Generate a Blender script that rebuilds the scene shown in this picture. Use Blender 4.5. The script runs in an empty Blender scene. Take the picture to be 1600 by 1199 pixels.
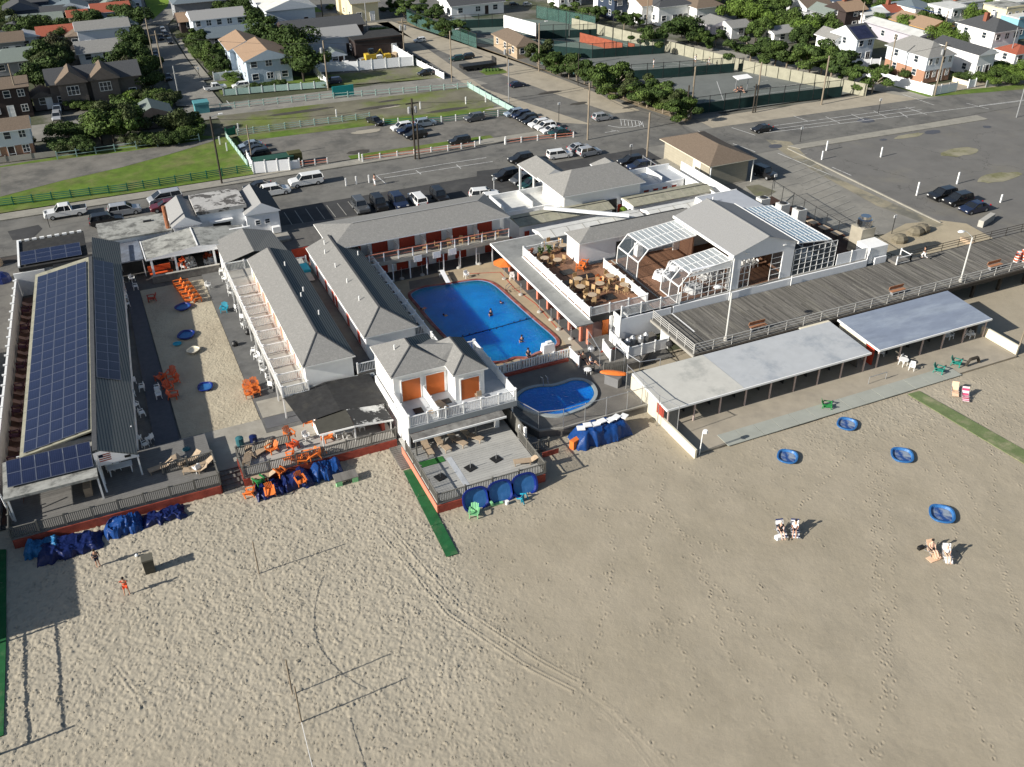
import bpy, bmesh, math, random
import numpy as np
from mathutils import Vector, Matrix
R = math.radians
random.seed(7)
scene = bpy.context.scene
COL = scene.collection
# ---------------------------------------------------------------- camera
F = 1499.0; HC = 52.0
def cam_axes():
    p, r, y = R(33.1), R(.444), R(24.24)
    cp, sp = math.cos(p), math.sin(p)
    f = Vector((math.sin(y)*cp, math.cos(y)*cp, -sp)); rt = Vector((math.cos(y), -math.sin(y), 0)); dn = f.cross(rt)
    return rt*math.cos(r)+dn*math.sin(r), -rt*math.sin(r)+dn*math.cos(r), f
RT, DN, FW = cam_axes()
cd = bpy.data.cameras.new('camera'); cam = bpy.data.objects.new('camera', cd); COL.objects.link(cam)
m = Matrix((( RT.x, -DN.x, -FW.x), (RT.y, -DN.y, -FW.y), (RT.z, -DN.z, -FW.z))).to_4x4(); m.translation = (0, 0, HC)
cam.matrix_world = m
cd.sensor_width = 36; cd.lens = F/1600*36; cd.clip_start = 1; cd.clip_end = 3000
scene.camera = cam
# ---------------------------------------------------------------- light
SUN_EL, SUN_AZ = 25.5, 4.0          # the light travels along +x, tilted a little towards +y
world = bpy.data.worlds.new('World'); scene.world = world; world.use_nodes = True
wn = world.node_tree; bg = wn.nodes['Background']; sky = wn.nodes.new('ShaderNodeTexSky')
sky.sky_type = 'NISHITA'; sky.sun_disc = False; sky.sun_elevation = R(SUN_EL); sky.sun_rotation = R(-90-SUN_AZ)
sky.air_density = 1.0; sky.dust_density = 1.2; sky.ozone_density = 1.0
wn.links.new(sky.outputs[0], bg.inputs[0]); bg.inputs[1].default_value = .068
sl = bpy.data.lights.new('sun', 'SUN'); so = bpy.data.objects.new('sun', sl); COL.objects.link(so)
sl.energy = 5.0; sl.angle = R(.55); sl.color = (1, .95, .87)
d = Vector((math.cos(R(SUN_AZ))*math.cos(R(SUN_EL)), math.sin(R(SUN_AZ))*math.cos(R(SUN_EL)), -math.sin(R(SUN_EL))))
so.rotation_euler = d.to_track_quat('-Z', 'Y').to_euler(); so.location = (-60, 0, 60)
scene.view_settings.view_transform = 'Standard'; scene.view_settings.look = 'None'
scene.view_settings.exposure = .60; scene.view_settings.gamma = 1
scene.render.resolution_x = 1024; scene.render.resolution_y = 767

def at(px, py, z=0.0):
    'the point at height z that stands at this spot of the site plan'
    d = RT*((px-800)/F)+DN*((py-599.5)/F)+FW
    t = (z-HC)/d.z
    return Vector((d.x*t, d.y*t, z))
# ---------------------------------------------------------------- materials
MATS = {}
def mat(name, col, rough=.85, var=.12, scale=2.0, metal=0.0, bump=0.0, bscale=20.0, alpha=None, spec=.3, stripes=None, col2=None, fac=(.4, .65), aniso=None, island=0.0, coat=0.0, crack=None):
    if name in MATS: return MATS[name]
    m = bpy.data.materials.new(name); m.use_nodes = True; nt = m.node_tree; N = nt.nodes; L = nt.links
    b = N['Principled BSDF']; b.inputs['Roughness'].default_value = rough; b.inputs['Metallic'].default_value = metal
    b.inputs['Specular IOR Level'].default_value = spec; b.inputs['Coat Weight'].default_value = coat
    tc = N.new('ShaderNodeTexCoord'); mp = N.new('ShaderNodeMapping'); L.new(tc.outputs['Object'], mp.inputs[0])
    if aniso: mp.inputs['Scale'].default_value = aniso
    n = N.new('ShaderNodeTexNoise'); n.inputs['Scale'].default_value = scale; n.inputs['Detail'].default_value = 6; n.inputs['Roughness'].default_value = .65
    L.new(mp.outputs[0], n.inputs['Vector'])
    r = N.new('ShaderNodeMapRange'); r.inputs['From Min'].default_value = .3; r.inputs['From Max'].default_value = .7
    r.inputs['To Min'].default_value = 1-var; r.inputs['To Max'].default_value = 1+var; L.new(n.outputs[0], r.inputs[0])
    src = None
    c = N.new('ShaderNodeRGB'); c.outputs[0].default_value = (*col, 1); src = c.outputs[0]
    if col2:
        n2 = N.new('ShaderNodeTexNoise'); n2.inputs['Scale'].default_value = scale*.35; n2.inputs['Detail'].default_value = 8; n2.inputs['Roughness'].default_value = .7
        L.new(mp.outputs[0], n2.inputs['Vector'])
        r2 = N.new('ShaderNodeMapRange'); r2.interpolation_type = 'SMOOTHSTEP'; r2.inputs['From Min'].default_value = fac[0]; r2.inputs['From Max'].default_value = fac[1]; L.new(n2.outputs[0], r2.inputs[0])
        mx = N.new('ShaderNodeMix'); mx.data_type = 'RGBA'; mx.inputs['B'].default_value = (*col2, 1)
        L.new(r2.outputs[0], mx.inputs['Factor']); L.new(src, mx.inputs['A']); src = mx.outputs['Result']
    if stripes:      # (axis, period, colour, width) fine printed or corrugated lines
        ax, per, sc, w = stripes
        sp = N.new('ShaderNodeSeparateXYZ'); L.new(tc.outputs['Object'], sp.inputs[0])
        md = N.new('ShaderNodeMath'); md.operation = 'FRACT'; dv = N.new('ShaderNodeMath'); dv.operation = 'DIVIDE'; dv.inputs[1].default_value = per
        L.new(sp.outputs['XYZ'.index(ax)], dv.inputs[0]); L.new(dv.outputs[0], md.inputs[0])
        lt = N.new('ShaderNodeMath'); lt.operation = 'LESS_THAN'; lt.inputs[1].default_value = w; L.new(md.outputs[0], lt.inputs[0])
        mx = N.new('ShaderNodeMix'); mx.data_type = 'RGBA'; mx.inputs['B'].default_value = (*sc, 1)
        L.new(lt.outputs[0], mx.inputs['Factor']); L.new(src, mx.inputs['A']); src = mx.outputs['Result']
    mul = N.new('ShaderNodeVectorMath'); mul.operation = 'SCALE'; L.new(src, mul.inputs[0]); L.new(r.outputs[0], mul.inputs['Scale'])
    out = mul.outputs[0]
    if crack:      # (size, width, darkness): wandering cracks and patched seams
        vo = N.new('ShaderNodeTexVoronoi'); vo.feature = 'DISTANCE_TO_EDGE'; vo.inputs['Scale'].default_value = crack[0]
        nn = N.new('ShaderNodeTexNoise'); nn.inputs['Scale'].default_value = .5; nn.inputs['Detail'].default_value = 6; L.new(tc.outputs['Object'], nn.inputs['Vector'])
        va = N.new('ShaderNodeVectorMath'); va.operation = 'MULTIPLY_ADD'; va.inputs[1].default_value = (5, 5, 0); L.new(nn.outputs['Color'], va.inputs[0]); L.new(tc.outputs['Object'], va.inputs[2]); L.new(va.outputs[0], vo.inputs['Vector'])
        cr = N.new('ShaderNodeMapRange'); cr.inputs['From Max'].default_value = crack[1]; cr.inputs['To Min'].default_value = crack[2]; cr.inputs['To Max'].default_value = 1; L.new(vo.outputs['Distance'], cr.inputs[0])
        m3 = N.new('ShaderNodeVectorMath'); m3.operation = 'SCALE'; L.new(out, m3.inputs[0]); L.new(cr.outputs[0], m3.inputs['Scale']); out = m3.outputs[0]
    if island:
        g = N.new('ShaderNodeNewGeometry'); rr = N.new('ShaderNodeMapRange'); rr.inputs['To Min'].default_value = 1-island; rr.inputs['To Max'].default_value = 1+island
        L.new(g.outputs['Random Per Island'], rr.inputs[0]); m2 = N.new('ShaderNodeVectorMath'); m2.operation = 'SCALE'; L.new(out, m2.inputs[0]); L.new(rr.outputs[0], m2.inputs['Scale']); out = m2.outputs[0]
    L.new(out, b.inputs['Base Color'])
    if bump:
        nb = N.new('ShaderNodeTexNoise'); nb.inputs['Scale'].default_value = bscale; nb.inputs['Detail'].default_value = 5; L.new(mp.outputs[0], nb.inputs['Vector'])
        bp = N.new('ShaderNodeBump'); bp.inputs['Strength'].default_value = 1; bp.inputs['Distance'].default_value = bump; L.new(nb.outputs[0], bp.inputs['Height']); L.new(bp.outputs[0], b.inputs['Normal'])
    if alpha is not None:
        b.inputs['Alpha'].default_value = alpha
    MATS[name] = m; return m
W_ = lambda: mat('white_paint', (.78, .78, .76), .55, .05, 1.5, col2=(.70, .69, .66), fac=(.55, .8))
M = {
 'white': mat('white_paint', (.80, .80, .78), .55, .04, 1.5, col2=(.72, .71, .68), fac=(.55, .8)),
 'vinyl': mat('white_vinyl', (.80, .81, .82), .45, .03, 3),
 'cream': mat('cream_stucco', (.66, .61, .48), .9, .06, 3, bump=.004),
 'shingle': mat('grey_asphalt_shingle', (.215, .212, .20), .95, .2, 9, bump=.012, bscale=14, col2=(.26, .255, .24), fac=(.45, .7)),
 'shingle_lt': mat('light_grey_shingle', (.27, .27, .265), .95, .14, 9, bump=.01, bscale=14),
 'shingle_dk': mat('dark_grey_shingle', (.065, .068, .072), .95, .25, 6, bump=.01, bscale=14),
 'shingle_br': mat('brown_shingle', (.15, .115, .085), .95, .22, 5, bump=.01, bscale=14),
 'shingle_tan': mat('tan_shingle', (.30, .205, .135), .95, .18, 5, bump=.01, bscale=14),
 'shingle_red': mat('red_tile', (.30, .085, .05), .9, .2, 6, bump=.01, bscale=10),
 'shingle_blue': mat('blue_grey_shingle', (.12, .15, .17), .95, .16, 6, bump=.01, bscale=14),
 'shingle_green': mat('weathered_green_shingle', (.17, .20, .18), .95, .15, 6, bump=.01, bscale=14),
 'shingle_ridge': mat('ribbed_shingle', (.15, .165, .165), .95, .15, 6, bump=.01, bscale=14),
 'roof_white': mat('white_membrane_roof', (.56, .56, .53), .8, .12, .8, col2=(.42, .42, .39), fac=(.5, .75)),
 'roof_grey': mat('pale_grey_membrane', (.42, .44, .46), .75, .10, .7, col2=(.34, .355, .37), fac=(.5, .7)),
 'roof_stain': mat('stained_membrane_roof', (.33, .33, .30), .85, .2, 1.6, col2=(.12, .12, .11), fac=(.45, .64)),
 'roof_lichen': mat('lichen_roof', (.30, .29, .22), .95, .15, 2.5, col2=(.21, .205, .16), fac=(.45, .7)),
 'roof_black': mat('black_roll_roof', (.030, .030, .030), .9, .3, 2.0, col2=(.045, .043, .038), fac=(.5, .7)),
 'roof_peel': mat('peeling_black_roof', (.035, .035, .035), .9, .2, 1.6, col2=(.50, .50, .48), fac=(.50, .56)),
 'red': mat('red_paint', (.36, .045, .022), .6, .15, 3),
 'redwall': mat('faded_red_boards', (.33, .07, .045), .7, .25, 2, col2=(.26, .05, .035)),
 'salmon': mat('salmon_paint', (.55, .20, .13), .7, .12, 3),
 'orange_door': mat('orange_door_paint', (.52, .13, .028), .5, .05, 2),
 'orange': mat('orange_plastic', (.66, .17, .035), .45, .12, 4),
 'orange_red': mat('faded_red_orange_plastic', (.62, .10, .03), .45, .15, 4),
 'concrete': mat('concrete', (.30, .285, .25), .9, .10, 1.2, col2=(.24, .23, .205), fac=(.45, .7), bump=.003),
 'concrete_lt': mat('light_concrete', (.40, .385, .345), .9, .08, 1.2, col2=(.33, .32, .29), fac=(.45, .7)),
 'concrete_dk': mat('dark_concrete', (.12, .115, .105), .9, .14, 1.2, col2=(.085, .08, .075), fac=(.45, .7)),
 'paver': mat('grey_blue_mat', (.075, .08, .095), .9, .14, 2.0),
 'tan_deck': mat('tan_pool_deck', (.40, .32, .21), .9, .08, .6, col2=(.33, .27, .19), fac=(.45, .65)),
 'wood_grey': mat('weathered_grey_wood', (.17, .16, .145), .9, .2, 3, aniso=(1, .1, 1), island=.22, col2=(.10, .095, .085), fac=(.4, .7)),
 'wood_pale': mat('pale_deck_boards', (.37, .355, .325), .9, .12, 3, aniso=(.15, 1, 1), island=.08),
 'wood_brown': mat('brown_deck_boards', (.20, .105, .062), .75, .2, 2, aniso=(1, .12, 1), island=.18),
 'wood_bench': mat('bench_wood', (.36, .17, .09), .8, .15, 4),
 'rail_dark': mat('dark_weathered_rail', (.14, .135, .12), .9, .2, 3),
 'metal': mat('galvanised_metal', (.45, .46, .47), .45, .08, 3, metal=.6),
 'chrome': mat('polished_steel', (.6, .6, .6), .22, .05, 3, metal=1),
 'dark_metal': mat('dark_metal', (.03, .03, .03), .6, .2, 3),
 'pole_wood': mat('pole_wood', (.24, .20, .15), .95, .2, 3, aniso=(1, 1, .2)),
 'pole_dark': mat('creosoted_pole', (.045, .038, .03), .95, .2, 3),
 'glass_dark': mat('window_glass', (.025, .035, .045), .08, .2, .4, spec=.6),
 'tinted': mat('tinted_car_glass', (.015, .018, .022), .06, .1, 1, spec=.7),
 'rubber': mat('tyre_rubber', (.02, .02, .02), .85, .1, 3),
 'lamp_white': mat('headlight_lens', (.75, .75, .72), .15, .03, 3),
 'lamp_red': mat('taillight_lens', (.4, .01, .01), .2, .03, 3),
 'black': mat('black_plastic', (.018, .018, .018), .5, .1, 3),
 'blue_tarp': mat('blue_tarpaulin', (.006, .042, .17), .45, .2, 3, bump=.03, bscale=7),
 'navy_tarp': mat('navy_tarpaulin', (.006, .014, .075), .4, .2, 3, bump=.05, bscale=5),
 'sky_tarp': mat('sky_blue_tarpaulin', (.018, .12, .27), .45, .2, 3, bump=.05, bscale=5),
 'pool_plastic': mat('blue_boat_paint', (.03, .13, .33), .4, .12, 4, col2=(.06, .18, .42), fac=(.5, .7)),
 'pool_navy': mat('deep_blue_boat_paint', (.008, .022, .16), .3, .1, 4),
 'worn_blue': mat('worn_blue_inside', (.015, .06, .22), .6, .2, 3, col2=(.26, .30, .34), fac=(.42, .62)),
 'turquoise': mat('turquoise_plastic', (.02, .30, .42), .5, .1, 4),
 'teal': mat('teal_plastic', (.02, .22, .17), .5, .1, 4),
 'green': mat('green_plastic', (.03, .22, .06), .5, .1, 4),
 'lime': mat('pale_green_plastic', (.22, .52, .25), .5, .1, 4),
 'green_mat': mat('green_turf_mat', (.012, .095, .03), .95, .2, 1.5, col2=(.07, .13, .06), fac=(.5, .72), bump=.01),
 'green_mat_old': mat('sandy_green_mat', (.13, .17, .07), .95, .15, 1.0, col2=(.26, .25, .15), fac=(.45, .65), bump=.01),
 'turf': mat('artificial_turf', (.03, .14, .03), .95, .2, 4),
 'tan_plastic': mat('tan_wicker', (.42, .28, .14), .7, .15, 5),
 'tan_top': mat('tan_table_top', (.46, .36, .25), .6, .08, 3),
 'wood_chair': mat('pale_wood', (.38, .29, .20), .8, .15, 4),
 'cloth_white': mat('white_cloth', (.78, .78, .78), .9, .05, 2, bump=.03, bscale=4),
 'stripe_navy': mat('striped_navy_fabric', (.78, .78, .78), .9, .04, 3, stripes=('Y', .30, (.03, .04, .12), .45)),
 'stripe_red': mat('striped_pink_fabric', (.72, .60, .62), .9, .04, 3, stripes=('Y', .22, (.50, .06, .14), .5)),
 'peach': mat('peach_fabric', (.72, .50, .34), .9, .06, 3),
 'skin': mat('skin', (.48, .27, .18), .6, .06, 3),
 'skin_lt': mat('fair_skin', (.62, .40, .30), .6, .06, 3),
 'hair': mat('dark_hair', (.02, .015, .012), .7, .1, 3),
 'hair_grey': mat('grey_hair', (.40, .38, .36), .8, .1, 3),
 'navy_cloth': mat('navy_cloth', (.018, .02, .045), .9, .1, 3),
 'orange_cloth': mat('orange_red_cloth', (.72, .07, .02), .9, .1, 3),
 'mint': mat('mint_fence_paint', (.30, .42, .38), .7, .08, 3),
 'green_fence': mat('green_fence_paint', (.02, .14, .085), .8, .15, 2),
 'windscreen': mat('dark_green_windscreen', (.008, .028, .026), .9, .3, .6),
 'brick': mat('brick_wall', (.36, .20, .13), .9, .15, 6),
 'chimney': mat('chimney_brick', (.22, .08, .05), .9, .15, 6),
 'court': mat('grey_clay_court', (.155, .165, .155), .95, .06, .5, col2=(.125, .135, .125), fac=(.4, .7)),
 'court_green': mat('green_grey_court', (.13, .165, .145), .95, .06, .5),
 'line': mat('white_line_paint', (.62, .62, .60), .8, .18, 3, col2=(.35, .35, .34), fac=(.5, .65)),
 'line_red': mat('red_line_paint', (.42, .10, .06), .8, .2, 2),
 'yellow': mat('yellow_paint', (.55, .36, .04), .7, .12, 3),
}
def flatmat(name, col, rough=.8, **k):
    return mat(name, col, rough, k.pop('var', .08), k.pop('scale', 2), **k)
# ---------------------------------------------------------------- mesh helper
class MB:
    def __init__(s): s.v = []; s.f = []; s.m = []
    def face(s, pts, mi=0):
        n = len(s.v); s.v += [tuple(p) for p in pts]; s.f.append(tuple(range(n, n+len(pts)))); s.m.append(mi); return s
    def hexa(s, b, t, mi=0):
        'bottom quad b and top quad t, both counter-clockwise from above'
        n = len(s.v); s.v += [tuple(p) for p in b]+[tuple(p) for p in t]; k = len(b)
        s.f.append(tuple(n+i for i in reversed(range(k)))); s.f.append(tuple(n+k+i for i in range(k)))
        for i in range(k): j = (i+1) % k; s.f.append((n+i, n+j, n+k+j, n+k+i))
        s.m += [mi]*(k+2); return s
    def box(s, x0, y0, z0, x1, y1, z1, mi=0):
        if x0 > x1: x0, x1 = x1, x0
        if y0 > y1: y0, y1 = y1, y0
        if z0 > z1: z0, z1 = z1, z0
        q = [(x0, y0), (x1, y0), (x1, y1), (x0, y1)]
        return s.hexa([(a, b, z0) for a, b in q], [(a, b, z1) for a, b in q], mi)
    def cbox(s, c, sz, rz=0, mi=0, rx=0, ry=0):
        M_ = Matrix.Rotation(rz, 3, 'Z') @ Matrix.Rotation(ry, 3, 'Y') @ Matrix.Rotation(rx, 3, 'X'); c = Vector(c); h = Vector(sz)/2
        q = [(-1, -1), (1, -1), (1, 1), (-1, 1)]
        return s.hexa([c+M_ @ Vector((a*h.x, b*h.y, -h.z)) for a, b in q], [c+M_ @ Vector((a*h.x, b*h.y, h.z)) for a, b in q], mi)
    def bar(s, a, b, w, mi=0, h=None, n=4):
        a = Vector(a); b = Vector(b); d = (b-a); L = d.length
        if L < 1e-6: return s
        d /= L; u = d.cross(Vector((0, 0, 1)));
        if u.length < 1e-3: u = Vector((1, 0, 0))
        u.normalize(); v = u.cross(d); h = h or w
        if n == 4: ring = [(u*i*w/2+v*j*h/2) for i, j in ((-1, -1), (1, -1), (1, 1), (-1, 1))]
        else: ring = [u*math.cos(2*math.pi*k/n)*w/2+v*math.sin(2*math.pi*k/n)*h/2 for k in range(n)]
        base = len(s.v); s.v += [tuple(a+r) for r in ring]+[tuple(b+r) for r in ring]
        s.f.append(tuple(base+i for i in range(n))); s.f.append(tuple(base+n+i for i in reversed(range(n))))
        for i in range(n): j = (i+1) % n; s.f.append((base+j, base+i, base+n+i, base+n+j))
        s.m += [mi]*(n+2); return s
    def lathe(s, c, prof, n=12, mi=0, sx=1, sy=1):
        base = len(s.v); c = Vector(c)
        for r, z in prof:
            for k in range(n): a = 2*math.pi*k/n; s.v.append((c.x+math.cos(a)*r*sx, c.y+math.sin(a)*r*sy, c.z+z))
        for i in range(len(prof)-1):
            for k in range(n):
                j = (k+1) % n; a = base+i*n; s.f.append((a+k, a+j, a+n+j, a+n+k)); s.m.append(mi)
        s.f.append(tuple(base+(len(prof)-1)*n+k for k in range(n))); s.f.append(tuple(base+k for k in reversed(range(n)))); s.m += [mi, mi]; return s
    def poly(s, pts, z0, z1, mi=0):
        a = sum(pts[i][0]*pts[(i+1) % len(pts)][1]-pts[(i+1) % len(pts)][0]*pts[i][1] for i in range(len(pts)))
        if a < 0: pts = pts[::-1]
        return s.hexa([(p[0], p[1], z0) for p in pts], [(p[0], p[1], z1) for p in pts], mi)
    def mesh(s, name, mats, smooth=False):
        me = bpy.data.meshes.new(name); me.from_pydata(s.v, [], s.f)
        for m_ in (mats if isinstance(mats, (list, tuple)) else [mats]): me.materials.append(M[m_] if isinstance(m_, str) else m_)
        if any(s.m): me.polygons.foreach_set('material_index', s.m)
        if smooth: me.polygons.foreach_set('use_smooth', [True]*len(me.polygons))
        me.update(); return me
def link(name, me, parent=None, kind=None, loc=None, rz=0):
    o = bpy.data.objects.new(name, me); COL.objects.link(o)
    if parent is not None: o.parent = parent
    if kind: o['kind'] = kind
    if loc is not None: o.location = loc
    if rz: o.rotation_euler = (0, 0, rz)
    return o
def part(name, mb, mats, parent, kind=None, loc=None, rz=0, label=None, smooth=False):
    o = link(name, mb.mesh(name, mats, smooth) if isinstance(mb, MB) else mb, parent, kind, loc, rz)
    if label: o['label'] = label
    return o
def thing(name, label, cat, loc=(0, 0, 0), rz=0, group=None):
    o = bpy.data.objects.new(name, None); o.empty_display_size = .3; COL.objects.link(o); o.location = loc; o.rotation_euler = (0, 0, rz)
    o['label'] = label; o['category'] = cat
    if group: o['group'] = group
    return o
def single(name, mb, mats, label, cat, loc=None, rz=0, group=None, smooth=False):
    o = link(name, mb.mesh(name, mats, smooth) if isinstance(mb, MB) else mb, None, None, loc, rz)
    o['label'] = label; o['category'] = cat
    if group: o['group'] = group
    return o
def reswap(o, swap):
    for ch in o.children: reswap(ch, swap)
    for s in o.material_slots:
        n = s.material.name if s.material else ''
        if n in swap: s.link = 'OBJECT'; s.material = swap[n]
def dup(root, loc, rz=0, label=None, group=None, scale=None, swap=None):
    def cp(o, par):
        c = o.copy(); COL.objects.link(c); c.parent = par
        for ch in o.children: cp(ch, c)
        return c
    r = cp(root, None); return setup(r, loc, rz, label, group, scale, swap)
def setup(r, loc, rz, label, group, scale, swap):
    r.location = loc; r.rotation_euler = (0, 0, rz)
    if label: r['label'] = label
    if group: r['group'] = group
    elif 'group' in r: del r['group']
    if scale: r.scale = (scale,)*3 if not isinstance(scale, tuple) else scale
    if swap: reswap(r, swap)
    return r
POOLS = []; NTH = {}
ORD = ['first', 'second', 'third', 'fourth', 'fifth', 'sixth', 'seventh', 'eighth', 'ninth', 'tenth', 'eleventh', 'twelfth', 'thirteenth', 'fourteenth', 'fifteenth', 'sixteenth', 'seventeenth', 'eighteenth', 'nineteenth', 'twentieth', 'twenty first', 'twenty second', 'twenty third', 'twenty fourth']
def nth(l):
    if '#' not in l: return l
    NTH[l] = NTH.get(l, -1)+1; return l.replace('#', ORD[NTH[l]])
class Pool:
    'builds a thing once as the pattern, then hands out copies of it'
    def __init__(s, fn): s.fn = fn; s.p = {}; POOLS.append(s)
    def __call__(s, key, loc, rz, label, group=None, scale=None, swap=None):
        label = nth(label)
        if key not in s.p: s.p[key] = s.fn(key)
        return dup(s.p[key], loc, rz, label, group, scale or (1, 1, 1), swap)
def sheet(name, pts, z, m_, kind='structure', thick=.0):
    mb = MB(); P_ = [(p[0], p[1]) for p in pts]
    a = sum(P_[i][0]*P_[(i+1) % len(P_)][1]-P_[(i+1) % len(P_)][0]*P_[i][1] for i in range(len(P_)))
    if a < 0: P_ = P_[::-1]
    if thick: mb.poly(P_, z-thick, z)
    else: mb.face([(x, y, z) for x, y in P_])
    return part(name, mb, m_, None, kind)
def rect(x0, y0, x1, y1): return [(x0, y0), (x1, y0), (x1, y1), (x0, y1)]
# ================================================================ GROUND
M['asphalt'] = mat('asphalt', (.155, .15, .135), .92, .14, .5, col2=(.10, .098, .092), fac=(.42, .68), bump=.006, crack=(.09, .006, .62))
M['asphalt_sandy'] = mat('sandy_asphalt', (.24, .228, .198), .95, .12, .35, col2=(.19, .183, .163), fac=(.4, .62), bump=.006, crack=(.12, .007, .66))
M['asphalt_dk'] = mat('dark_asphalt', (.050, .050, .050), .9, .2, .5, col2=(.075, .074, .07), fac=(.5, .7))
M['asphalt_lot'] = mat('lot_asphalt', (.145, .14, .13), .95, .12, .25, col2=(.175, .165, .14), fac=(.5, .70), crack=(.06, .004, .6))
M['conc_road'] = mat('beige_concrete_road', (.35, .31, .24), .95, .10, .6, col2=(.28, .25, .195), fac=(.45, .7))
M['sidewalk'] = mat('sidewalk_concrete', (.28, .265, .225), .95, .10, 1.0, col2=(.22, .21, .18), fac=(.45, .7))
M['gravel'] = mat('gravel_dirt', (.17, .16, .14), .98, .16, .5, col2=(.10, .097, .088), fac=(.42, .66), bump=.02, bscale=6)
M['grass'] = mat('lawn_grass', (.09, .15, .016), .98, .3, .5, col2=(.14, .145, .05), fac=(.42, .70), bump=.03, bscale=8)
M['grass_worn'] = mat('worn_grass', (.115, .145, .028), .98, .28, .22, col2=(.15, .14, .10), fac=(.38, .58), bump=.03, bscale=8)
M['yard'] = mat('yard_ground', (.06, .068, .035), .98, .3, .12, col2=(.14, .135, .115), fac=(.45, .58), bump=.03, bscale=5)
M['park'] = mat('park_grass', (.14, .22, .02), .98, .18, .15, col2=(.10, .15, .025), fac=(.4, .7))

def sandmat(name, col, col2, bumpd=.02):
    m_ = mat(name, col, .97, .06, .35, col2=col2, fac=(.35, .68)); nt = m_.node_tree; N = nt.nodes; L = nt.links
    b = N['Principled BSDF']; tc = [n for n in N if n.type == 'TEX_COORD'][0]
    n1 = N.new('ShaderNodeTexNoise'); n1.inputs['Scale'].default_value = 3.2; n1.inputs['Detail'].default_value = 9; n1.inputs['Roughness'].default_value = .72; L.new(tc.outputs['Object'], n1.inputs['Vector'])
    bp = N.new('ShaderNodeBump'); bp.inputs['Distance'].default_value = bumpd; L.new(n1.outputs[0], bp.inputs['Height']); L.new(bp.outputs[0], b.inputs['Normal'])
    if name == 'beach_sand':    # churned dry sand is paler than the damp crust
        a = N.new('ShaderNodeAttribute'); a.attribute_name = 'churn'; mx = N.new('ShaderNodeMix'); mx.data_type = 'RGBA'; src = b.inputs['Base Color'].links[0].from_socket; mx.inputs['B'].default_value = (.41, .375, .30, 1); mm = N.new('ShaderNodeMath'); mm.operation = 'MULTIPLY'; mm.inputs[1].default_value = .5; L.new(a.outputs['Fac'], mm.inputs[0]); L.new(mm.outputs[0], mx.inputs['Factor']); L.new(src, mx.inputs['A']); L.new(mx.outputs['Result'], b.inputs['Base Color'])
    return m_
M['sand'] = sandmat('beach_sand', (.345, .30, .225), (.305, .265, .195), .03)
M['sand_yard'] = sandmat('courtyard_sand', (.43, .38, .28), (.36, .31, .225), .06)
M['sand_far'] = sandmat('drift_sand', (.40, .34, .24), (.34, .29, .20), .05)

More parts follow.
